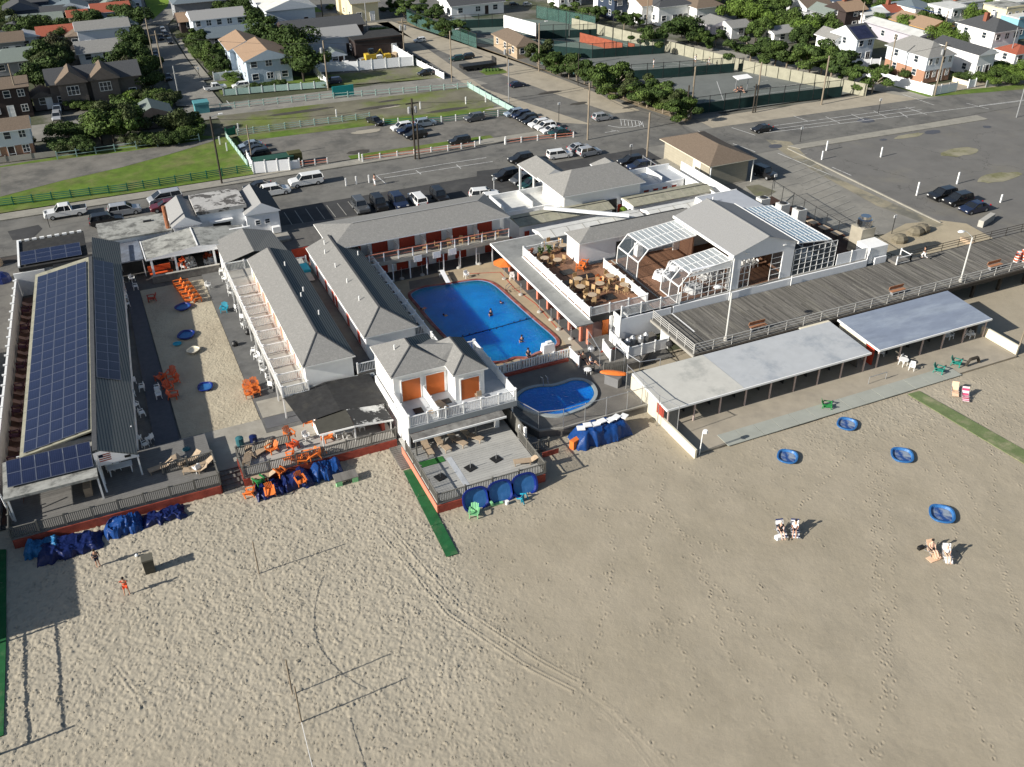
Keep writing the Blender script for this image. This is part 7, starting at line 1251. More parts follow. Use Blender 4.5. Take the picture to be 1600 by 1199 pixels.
def cloth_table(label, x, y, z):
    T = thing('banquet_table', label, 'table', (x, y, z)); n = 20; mb = MB(); v0 = len(mb.v)
    prof = [(.85, .74, 0), (.9, .70, .0), (.98, .3, .10), (1.0, .02, .14)]
    for r, zz, w in prof:
        for k in range(n): a = 2*math.pi*k/n; rr = r+w*math.sin(a*5); mb.v.append((rr*math.cos(a), rr*math.sin(a), zz))
    for i in range(3):
        for k in range(n): j = (k+1) % n; mb.f.append((i*n+k, (i+1)*n+k, (i+1)*n+j, i*n+j)); mb.m.append(0)
    mb.f.append(tuple(range(n))); mb.m.append(0); part('tablecloth', mb, 'cloth_white', T)
    for k in range(8): a = k*math.pi/4; part('place_setting', MB().lathe((.6*math.cos(a), .6*math.sin(a), .745), [(.09, 0), (.08, .08)], 8), 'black', T)
cloth_table('white clothed round table in front of the left glass bay', 55.0, 81.0, 3.1); cloth_table('white clothed round table behind the one in front of the left glass bay', 57.6, 82.3, 3.1); cloth_table('white clothed round table behind the gridded glass wall', 56.4, 76.9, 3.1); cloth_table('white clothed table standing in the right glass pavilion', 72.5, 78.6, 3.1)
for i in range(4):
    for j in range(3): CH('plastic', (58.4+i*.7, 77.9+j*.8, 3.11), R(90+random.uniform(-20, 20)), 'white banquet chair in the cluster behind the gridded glass wall', 'white banquet chairs behind the gridded glass wall')
for i in range(4):
    for j in range(3): CH('plastic', (64.2+i*.65, 79.0+j*.8, 3.11), R(90+random.uniform(-20, 20)), 'white banquet chair in the cluster inside the open front of the gable hall', 'white banquet chairs in the gable hall')
for k in range(5): single('traffic_barrel', MB().lathe((0, 0, 0), [(.36, 0), (.32, .5), (.3, 1.0), (.2, 1.05)], 12), mat('barrel_orange', (.62, .10, .04), .6, .2, 3, stripes=('Z', .34, (.7, .68, .64), .4)), 'orange and white striped traffic barrel in the cluster at the right end of the boardwalk', 'traffic barrel', gp(1588+k*5-(k % 2)*3, 409-(k % 3)*3, 2.2), 0, 'traffic barrels at the right end of the boardwalk')
for k, (px, py, s) in enumerate(((1405, 378, 1.0), (1440, 362, .8), (1430, 366, .7))): single('rock', MB().lathe((0, 0, 0), [(.9, 0), (1.0, .5), (.7, .9), (.2, 1.05)], 7, sx=1.1), mat('boulder', (.16, .14, .10), .95, .3, 2), ['brown boulder nearest the boardwalk on the sand drift', 'brown boulder at the right of the scrub on the sand drift', 'small boulder in the scrub on the sand drift'][k], 'boulder', gp(px, py, 0), 0, None); 
single('timber_baulk', MB().bar((0, 0, .3), (0, 6, .3), .5), 'wood_chair', 'long pale timber kerb at the edge of the car park by the boardwalk', 'timber', gp(1560, 405, .05), R(0)); single('concrete_block', MB().cbox((0, 0, .45), (3.6, .7, .9), rz=R(20)), 'concrete_lt', 'pale concrete block at the end of the car park', 'block', gp(1540, 349, .03))
# umbrellas of the flag
o = thing('flag', 'small striped american flag on the front roof edge of the solar building', 'flag', (-5.5, 71.1, 3.4)); part('staff', MB().bar((0, 0, 0), (.3, -.5, 1.4), .05, n=6), 'metal', o)
for k in range(7): part('stripe', MB().face([(.32+k*.0, -.52, 1.35-k*.1), (1.25, -.25, 1.2-k*.1), (1.25, -.25, 1.1-k*.1), (.32, -.52, 1.25-k*.1)]), 'red' if k % 2 == 0 else 'white', o)
part('canton', MB().face([(.33, -.53, 1.36), (.68, -.43, 1.305), (.68, -.43, 1.005), (.33, -.53, 1.06)]), 'navy_cloth', o)
# ================================================================ POLES
def pole(label, px, py, h, m_='pole_wood', w=.26, arm=0, trans=0, lamp=0, name='utility_pole'):
    T = thing(name, label, 'pole', gp(px, py)); part('post', MB().bar((0, 0, 0), (0, 0, h), w, n=7), m_, T)
    if arm: part('crossarm', MB().box(-1.0, -.07, h-.8, 1.0, .07, h-.66), m_, T)
    for k in range(trans): part('transformer', MB().lathe((-.5+k*1.0, 0, h-2.2), [(.22, 0), (.26, .1), (.26, .9), (.15, 1.0)], 10), 'metal', T)
    for k in range(lamp): s = -1 if k else 1; part('lamp_arm', MB().bar((0, 0, h-.1), (s*1.4, 0, h+.2), .07), 'metal', T); part('lamp_head', MB().cbox((s*1.5, 0, h+.2), (.6, .25, .12)), 'white', T)
PL = [('tall dark utility pole in front of the green lawn', 347, 288, 10.0, 'pole_dark', .28, 0, 0, 1), ('thin wooden pole behind the white bin enclosure', 394, 251, 5.6, 'pole_wood', .2, 0, 0, 0), ('utility pole with two white transformers on the pavement', 649, 249, 9.4, 'pole_dark', .3, 1, 2, 0), ('short dark pole right beside the transformer pole', 655, 249, 5.6, 'pole_dark', .26, 0, 0, 0),
 ('grey utility pole at the corner where the avenue meets the street', 918, 219, 9.2, 'pole_wood', .28, 1, 0, 0), ('grey utility pole behind the right end of the entrance roof', 1010, 255, 7.8, 'pole_wood', .28, 0, 0, 0), ('leaning pale pole at the corner of the tennis fence', 1079, 186, 8.8, 'pole_wood', .28, 0, 0, 0), ('short dark pole left of the pale pole at the tennis corner', 1072, 187, 5.8, 'pole_dark', .26, 0, 0, 0),
 ('pale pole in the middle of the tennis street fence', 1180, 176, 8.6, 'pole_wood', .26, 0, 0, 0), ('short dark pole in the middle of the tennis street fence', 1176, 177, 5.0, 'pole_dark', .26, 0, 0, 0), ('pole near the right corner of the tennis court', 1283, 164, 8.5, 'pole_wood', .28, 0, 0, 0), ('grey pole with two transformers at the head of the avenue verge', 793, 118, 6.2, 'pole_wood', .24, 1, 2, 0),
 ('pole with two transformers left of the avenue', 632, 88, 7.4, 'pole_wood', .26, 1, 2, 0), ('pole where the upper road meets the avenue', 706, 128, 9.4, 'pole_wood', .24, 0, 0, 1), ('pole by the white garden fence on the upper road', 513, 141, 9.0, 'pole_wood', .26, 0, 1, 0), ('pole beside the tan clubhouse at the tennis courts', 842, 112, 9.2, 'pole_wood', .26, 0, 0, 1), ('pole on the avenue in front of the clubhouse', 795, 160, 7.5, 'metal', .2, 0, 0, 0),
 ('pole in front of the white corner fence on the right', 1460, 150, 9.5, 'pole_wood', .28, 1, 1, 0), ('pole in front of the brick and white house', 1386, 126, 8.5, 'pole_wood', .24, 0, 0, 0), ('double armed metal street light at the far right', 1588, 184, 9.5, 'metal', .2, 0, 0, 2), ('wooden pole at the side road beside the dark trees, left', 243, 106, 9.5, 'pole_wood', .26, 0, 0, 0), ('wooden pole at the side road beside the dark trees, right', 258, 128, 9.5, 'pole_wood', .26, 1, 0, 0),
 ('grey pole at the lower end of the side road', 281, 160, 6.5, 'metal', .2, 0, 0, 0), ('leaning grey pole in front of the brown house at the left', 36, 182, 9.0, 'pole_wood', .24, 0, 0, 0), ('pole between the park and the church', 505, 34, 8, 'pole_dark', .24, 0, 0, 0), ('pole at the park edge left of the church', 470, 24, 7, 'pole_dark', .3, 0, 0, 0), ('pole on the avenue beside the cream church', 574, 52, 6.5, 'metal', .2, 0, 0, 0),
 ('thin pole among the trees behind the tennis wall, left', 988, 30, 7, 'pole_wood', .22, 0, 0, 0), ('thin pole among the trees behind the tennis wall, right', 1010, 40, 7, 'pole_wood', .22, 0, 0, 0), ('pole in front of the white solar house', 1342, 55, 7, 'pole_wood', .22, 0, 0, 0), ('pole behind the long white roof', 1472, 62, 6, 'pole_wood', .22, 0, 0, 0), ('light pole on the tennis court, left one', 884, 64, 6, 'dark_metal', .14, 0, 0, 0), ('light pole on the tennis court beside the orange wall', 956, 80, 8, 'dark_metal', .14, 0, 0, 0), ('light pole in the tennis tree row', 903, 134, 6, 'pole_dark', .16, 0, 0, 0), ('silver pole beside the red roofed shed', 1575, 100, 7, 'metal', .18, 0, 0, 0)]
for p_ in PL: pole(*p_)
def bollard(label, px, py, h=1.2, m_='white', group=None): label = nth(label); single('marker_post', MB().box(-.09, -.09, 0, .09, .09, h), m_, label, 'post', gp(px, py), 0, group)
for k, (px, py) in enumerate(((541, 291), (557, 288), (577, 286))): bollard(['white marker post in the street, left of three', 'white marker post in the street, middle of three', 'white marker post in the street, right of three'][k], px, py)
for k, (px, py) in enumerate(((526, 183), (657, 171), (728, 163), (759, 160), (373, 205), (344, 226), (355, 236), (562, 252), (567, 254), (750, 226), (790, 226))): bollard('# thin white marker post counted across the grass and gravel lots', px, py, 1.3, 'white', 'white marker posts of the lots')
for k, (px, py, h) in enumerate(((1291, 236, 1.6), (1284, 250, 1.4), (1376, 246, 1.6), (1495, 288, 1.8), (1432, 306, 2.0), (1563, 317, 1.2))): bollard(['white sign post near the corner of the right car park', 'thin white post left of the corner sign in the right car park', 'white post in the middle of the right car park', 'white post behind the three black cars', 'white post at the sandy kerb of the right car park', 'short white post at the right edge of the car park'][k], px, py, h)
for k, (px, py, h, lb) in enumerate(((78, 356, 2.4, 'street sign post with white sign left of the solar building'), (772, 297, 1.8, 'white sign post beside the parked white cars'), (873, 190, 3.2, 'white sign post by the painted half circle'), (1393, 366, 2.6, 'dark sign post at the edge of the sand drift'), (1209, 296, 2.2, 'double white sign by the brown roofed store'), (1250, 222, 2.4, 'sign post at the corner of the right street'), (1372, 178, 2.6, 'sign post in the middle of the right street'), (985, 250, 2.4, 'small sign beside the entrance path'), (312, 122, 2.0, 'small sign by the side road hedge'))):
    T = thing('sign_post', lb, 'sign', gp(px, py)); part('post', MB().bar((0, 0, 0), (0, 0, h), .07), 'dark_metal' if k != 1 else 'white', T); part('sign_plate', MB().box(-.22, -.03, h-.35, .22, .03, h+.05), 'white', T)
def wire(label, pts, sag=.8):
    mb = MB()
    for (ax, ay, az), (bx, by, bz) in zip(pts, pts[1:]):
        a, b = at(ax, ay), at(bx, by); n = 8; f = lambda t: (a.x+(b.x-a.x)*t, a.y+(b.y-a.y)*t, az+(bz-az)*t-sag*4*t*(1-t))
        for i in range(n): mb.bar(f(i/n), f((i+1)/n), .035)
    single('power_line', mb, 'dark_metal', label, 'wire')
wire('power line from the dark lawn pole across the transformer pole to the junction', [(347, 288, 9.6), (649, 249, 8.8), (918, 219, 8.8), (1079, 186, 8.4)]); wire('power line from the junction pole along the tennis street', [(918, 219, 8.4), (1079, 186, 8.2), (1180, 176, 8.2), (1283, 164, 8.2), (1460, 150, 9)])
wire('power line along the avenue from the junction towards the park', [(918, 219, 8.6), (793, 118, 6), (706, 128, 8.8), (632, 88, 7)]); wire('power line along the upper road fence', [(258, 128, 9), (513, 141, 8.6), (706, 128, 8.6)]); wire('service wire from the junction pole to the pole behind the entrance roof', [(918, 219, 8.8), (1010, 255, 7.6)]); wire('power line along the left side of the side road', [(258, 128, 9.2), (243, 106, 9.2), (232, 50, 8)])
# ================================================================ FENCES OF THE LOTS
def rfence(label, pts, h, m_, sp=2.6, rails=3, pm=None, fill=0, z=0.0, name='rail_fence'):
    T = thing(name, label, 'fence'); W = [Vector(gp(*p)) for p in pts]; pm = pm or m_
    for a, b in zip(W, W[1:]):
        for r in range(rails): zz = h*(1-(r+.15)/rails); mb = MB(); mb.bar(a+Vector((0, 0, zz)), b+Vector((0, 0, zz)), .04, h=.10); part('rail', mb, m_, T)
        if fill: u = (b-a); mb = MB(); mb.bar(a+Vector((0, 0, h*.5)), b+Vector((0, 0, h*.5)), .05, h=h*.92); part('panel', mb, m_, T)
        L_ = (b-a).length; n = max(1, round(L_/sp)); key = ('fp', h, str(pm))
        if key not in CACHE: CACHE[key] = MB().box(-.08, -.08, 0, .08, .08, h+.15).mesh('post', pm)
        for i in range(n+1): link('post', CACHE[key], T, None, a+(b-a)*(i/n))
    return T
rfence('green rail fence between the green lawn and the street pavement', [(-40, 328), (200, 299), (395, 268)], 1.1, 'green_fence', 2.4, 4)
rfence('pale mint board fence running diagonally beside the green lawn', [(354, 216), (387, 260)], .9, 'mint', 2, 3, fill=1); rfence('dark green panel fence at the head of the diagonal mint fence', [(354, 213), (368, 210)], 1.2, 'green_fence', 2, 2, fill=1)
rfence('pale mint rail fence along the middle of the lots', [(372, 212), (470, 199), (578, 186)], 1.0, 'mint', 2.4, 3); rfence('green rail fence with white posts right of the black pickup', [(600, 196), (690, 192), (800, 180)], 1.0, 'green_fence', 2.5, 3, 'white')
rfence('long pale rail fence below the upper road', [(322, 174), (500, 156), (736, 138)], 1.0, 'mint', 2.5, 2); rfence('bright mint board fence sloping down beside the avenue', [(731, 137), (768, 158), (812, 182)], 1.0, 'mint', 2.5, 3, fill=1)
rfence('red rail fence with white posts along the pavement', [(567, 252), (700, 236), (742, 230)], .8, 'salmon', 2.6, 2, 'white'); rfence('red rail fence in front of the dark green car', [(789, 226), (840, 220), (896, 215)], .8, 'salmon', 2.6, 2, 'white'); rfence('short red rail fence right of the white bin enclosure', [(454, 262), (512, 256)], .8, 'salmon', 2.2, 2, 'white')
rfence('mint rail fence in front of the dark trees at the left', [(90, 249), (180, 237), (312, 221)], 1.1, 'mint', 3, 2); rfence('low grey wall at the foot of the brick house at the left', [(-30, 258), (90, 244)], .9, 'concrete', 4, 1, fill=1)
T = rfence('white vinyl bin enclosure beside the green lawn', [(397, 272), (454, 267)], 1.9, 'vinyl', 2.0, 1, 'white', 1, name='white_enclosure'); rfence('white side panel of the bin enclosure', [(397, 272), (388, 255)], 1.9, 'vinyl', 2.0, 1, 'white', 1, name='white_enclosure'); rfence('white panel fence beside the bin enclosure', [(454, 266), (469, 264)], 1.5, 'vinyl', 1.5, 1, 'white', 1)
single('skip', MB().box(-3, -1, 0, 3, 1, 1.6).box(-3.05, -1.05, 1.6, 3.05, 1.05, 1.7), mat('dark_green_skip', (.02, .07, .05), .7, .2, 2), 'dark green container inside the white bin enclosure', 'container', gp(428, 262)); single('skip', MB().box(-1, -.8, 0, 1, .8, 1.9), mat('olive_cover', (.06, .06, .02), .8, .2, 2), 'olive covered container right of the bin enclosure', 'container', gp(462, 256))
single('teal_board', MB().box(-2.0, -.1, .3, 2.0, .1, 2.1).box(-1.8, -.12, 0, -1.7, 0, .3).box(1.7, -.12, 0, 1.8, 0, .3), mat('teal_board', (.01, .22, .22), .6, .05, 1), 'plain teal board standing at the upper road fence', 'board', gp(537, 152))
o = single('garden_shelter', MB().box(-1.2, -1, 0, 1.2, 1, 1.5).box(-1.3, -1.1, 1.5, 1.3, 1.1, 1.9), mat('teal_tarp', (.08, .25, .27), .7, .1, 2), 'small teal covered cart at the end of the side road', 'cart', gp(316, 175))
rfence('pale picket fence in front of the two tan roofed houses', [(350, 150), (430, 143), (512, 137)], 1.2, 'mint', 2.2, 1, 'white', 1); rfence('white solid fence on the lawn behind the white pickup', [(335, 127), (375, 122)], 1.6, 'vinyl', 3, 1, 'white', 1); rfence('white solid fence at the left of the worn lawn', [(491, 114), (511, 137)], 1.8, 'vinyl', 2.4, 1, 'white', 1); rfence('pale solid fence behind the worn lawn', [(491, 114), (560, 111), (646, 103)], 2.0, 'vinyl', 3, 1, 'white', 1); rfence('white solid fence between the yard and the avenue', [(600, 76), (646, 103)], 2.0, 'vinyl', 2.6, 1, 'white', 1); rfence('white low fence beside the black car on the worn lawn', [(651, 102), (694, 124)], 1.2, 'vinyl', 2.6, 1, 'white', 1)
rfence('long white solid fence round the brick and white house', [(1313, 113), (1380, 130), (1456, 150)], 1.9, 'vinyl', 2.6, 1, 'white', 1); rfence('white picket fence right of the corner pole', [(1456, 150), (1493, 143)], 1.7, 'vinyl', 1.8, 2, 'white', 1); rfence('pale fence behind the white solid fence', [(1330, 106), (1374, 105)], 1.7, 'vinyl', 2, 1, 'white', 1); rfence('white gate panel at the path of the white house', [(1512, 138), (1523, 136)], 1.5, 'vinyl', 1.5, 1, 'white', 1); rfence('low cream wall at the garden of the white house', [(1488, 128), (1513, 135)], .9, 'cream', 4, 1, fill=1); rfence('silver gate in front of the dark shrubs at the far right', [(1540, 137), (1558, 134)], 1.2, 'metal', 2, 2, fill=1)
# ================================================================ TENNIS CLUB
sheet('tennis_court', [tuple(at(*p)[:2]) for p in ((1085, 182), (1335, 146), (1200, 112), (1165, 108), (985, 120))], .05, 'court'); sheet('tennis_court', [tuple(at(*p)[:2]) for p in ((985, 119), (1165, 107), (1060, 80), (900, 88), (880, 90))], .055, 'court'); sheet('tennis_court', [tuple(at(*p)[:2]) for p in ((880, 88), (1045, 79), (960, 55), (850, 62), (700, 60), (760, 70))], .06, 'court_green'); sheet('tennis_court', [tuple(at(*p)[:2]) for p in ((850, 60), (965, 52), (900, 34), (800, 30), (690, 30), (700, 50))], .065, 'court_green'); sheet('court_apron', [tuple(at(*p)[:2]) for p in ((1200, 112), (1335, 146), (1350, 140), (1180, 98), (960, 46), (940, 48))], .04, 'grass_worn')
MK = MB()
for a, b in (((1100, 160), (1300, 133)), ((1135, 172), (1120, 128)), ((1050, 98), (1100, 108)), ((985, 107), (1160, 97)), ((1010, 115), (1130, 108)), ((1180, 118), (1205, 122)), ((1190, 128), (1200, 127)), ((940, 60), (985, 72)), ((905, 66), (990, 62)), ((1115, 150), (1250, 132))): line(a, b, .1, .085)
part('court_line', MK, 'line', None, 'structure')
def wscreen(label, pts, h=3.0, sp=3.0, cut=.62, m_='windscreen'):
    T = thing('court_fence', label, 'fence'); W = [Vector(gp(*p)) for p in pts]
    for a, b in zip(W, W[1:]):
        part('windscreen', MB().bar(a+Vector((0, 0, h*cut*.5)), b+Vector((0, 0, h*cut*.5)), .06, h=h*cut), m_, T); mb = MB(); mb.bar(a+Vector((0, 0, h)), b+Vector((0, 0, h)), .07); part('top_rail', mb, 'dark_metal', T)
        part('mesh', MB().face([a+Vector((0, 0, h*cut)), b+Vector((0, 0, h*cut)), b+Vector((0, 0, h)), a+Vector((0, 0, h))]), mat('green_mesh', (.03, .09, .07), .7, .1, 2, alpha=.18), T)
        n = max(1, round((b-a).length/sp)); key = ('wp', h)
        if key not in CACHE: CACHE[key] = MB().bar((0, 0, 0), (0, 0, h+.1), .1).mesh('post', 'dark_metal')
        for i in range(n+1): link('post', CACHE[key], T, None, a+(b-a)*(i/n))
wscreen('dark windscreen fence of the front tennis court along the street', [(1083, 180), (1200, 164), (1314, 151)], 3.0, 3.2); wscreen('dark windscreen fence between the front and middle tennis courts', [(985, 126), (1060, 121), (1146, 114)], 3.0, 3.0); wscreen('short dark windscreen panel at the court gate', [(1153, 113), (1160, 112)], 2.6, 2)
wscreen('dark windscreen fence behind the middle tennis court', [(925, 92), (980, 88), (1038, 84)], 3.0, 3); wscreen('dark windscreen fence of the far tennis court, left part', [(840, 62), (888, 60)], 3.0, 3); wscreen('dark windscreen fence of the far tennis court, right part', [(890, 60), (932, 58)], 2.8, 3); wscreen('dark windscreen fence below the black roofed clubhouse', [(706, 46), (790, 42)], 3.0, 3); wscreen('dark windscreen wall right of the tan clubhouse', [(845, 84), (925, 92)], 3.0, 3)
wscreen('green mesh fence along the avenue verge', [(636, 34), (655, 44), (720, 66), (745, 76)], 3.0, 4, .75, mat('teal_mesh', (.05, .11, .095), .8, .2, 1, alpha=.6)); wscreen('green mesh fence behind the tennis trees', [(845, 100), (940, 130), (1083, 180)], 2.6, 3, .9, mat('teal_mesh', (0, 0, 0))); wscreen('green mesh fence at the far end of the courts', [(838, 28), (890, 38), (930, 46)], 3.0, 4, .9, mat('teal_mesh', (0, 0, 0)))
T = thing('backboard', 'orange red practice wall between the tennis courts', 'wall'); a, b = Vector(gp(906, 66)), Vector(gp(972, 83)); part('boards', MB().bar(a+Vector((0, 0, 1.0)), b+Vector((0, 0, 1.0)), .15, h=2.0), mat('orange_red_boards', (.27, .075, .04), .85, .2, 1.5), T); a, b = Vector(gp(981, 79)), Vector(gp(991, 81)); part('boards', MB().bar(a+Vector((0, 0, .8)), b+Vector((0, 0, .8)), .15, h=1.6), mat('orange_red_boards', (0, 0, 0)), T)
T = thing('concrete_fence', 'long tan concrete panel fence between the tennis courts and the houses', 'fence'); W = [Vector(gp(*p)) for p in ((893, 44), (1000, 70), (1160, 112), (1353, 151))]
for a, b in zip(W, W[1:]):
    n = max(1, round((b-a).length/2.6))
    for i in range(n): p, q = a+(b-a)*((i+.03)/n), a+(b-a)*((i+.97)/n); part('panel', MB().bar(p+Vector((0, 0, 1.1)), q+Vector((0, 0, 1.1)), .14, h=2.2), mat('tan_concrete', (.30, .29, .22), .95, .15, 1), T)
T = thing('court_shelter', 'small white roofed shelter on the front tennis court', 'shelter', gp(1158, 142)); part('roof', MB().cbox((0, 0, 2.5), (3.2, 1.8, .12), rx=R(8)), 'white', T); 
for s in (-1.3, 1.3): part('post', MB().bar((s, 0, 0), (s, 0, 2.5), .1), 'metal', T)
# ================================================================ HOUSES
HM = dict(w='white', v='vinyl', c='cream', b='brick')
def hm(k): return HM.get(k, k)
M.update(navy_wall=mat('navy_siding', (.03, .045, .075), .8, .08, 2), blue_wall=mat('pale_blue_siding', (.42, .50, .58), .8, .06, 2), brown_wall=mat('dark_brown_siding', (.045, .033, .03), .9, .15, 2), grey_wall=mat('grey_siding', (.24, .25, .26), .8, .08, 2), tan_wall=mat('tan_siding', (.36, .28, .19), .8, .12, 2), stone_wall=mat('brown_grey_stucco', (.12, .105, .095), .9, .15, 2), turq_wall=mat('turquoise_siding', (.22, .42, .50), .8, .06, 2), lilac=mat('lilac_siding', (.42, .40, .44), .8, .05, 2), gold=mat('unfinished_sheathing', (.52, .31, .10), .8, .2, 2), coolw=mat('cool_white_siding', (.62, .66, .70), .7, .04, 2), creamy=mat('cream_siding', (.66, .58, .38), .8, .05, 2))
def house(label, px, py, w, d_, h, roof='shingle', wall='white', ax='x', rh=1.8, kind='gable', wins=3, low=None, chim=0, storeys=None, name='house', rz=0, cat='house'):
    q_ = .8 if py > 25 else .7; w *= q_; d_ *= q_; rh *= q_; h *= .86
    T = thing(name, label, cat, gp(px, py, 0)); T.rotation_euler = (0, 0, R(rz)); st = storeys or (2 if h > 4.4 else 1)
    if low: walls(T, 0, 0, w, d_, 0, h*.48, hm(low)); walls(T, -.1, -.1, w+.1, d_, h*.48, h, hm(wall))
    else: walls(T, 0, 0, w, d_, 0, h, hm(wall))
    o = .45
    if kind == 'flat': bp('roof', T, roof, (-.15, -.15, h, w+.15, d_+.15, h+.25)); bp('parapet', T, hm(wall), (-.2, -.2, h+.25, w+.2, 0, h+.55))
    else:
        mb = MB(); ha = hb = 0
        if kind == 'hip': ha = hb = min(w, d_)*.45
        hip(mb, -o, -o, w+o, d_+o, h, h+rh, ax, ha, hb, 0, 0, 1); part('roof', mb, [roof, hm(wall)], T)
    wf = -.0 if not low else -.1
    for s in range(st):
        z = (h/st)*s+.95
        for i in range(wins): window(T, (w*(i+.5)/wins, wf if s or not low else 0, z), min(1.3, w/wins*.5), 1.25, '-y', 1+(i % 2))
        for i in range(max(1, int(d_/4))): window(T, (wf if s or not low else 0, d_*(i+.5)/max(1, int(d_/4)), z), 1.1, 1.25, '-x', 1)
    door(T, (w*.5+w/wins*.5 if wins > 1 else w*.8, 0, .1), .95, 2.05, '-y', 'brown_wall' if wall in ('w', 'white', 'coolw') else 'white')
    for k in range(chim): bp('chimney', T, 'chimney' if k % 2 == 0 else 'white', (w*.25+k*2, d_*.5-.4, h, w*.25+.8+k*2, d_*.5+.4, h+rh+.9))
    return T
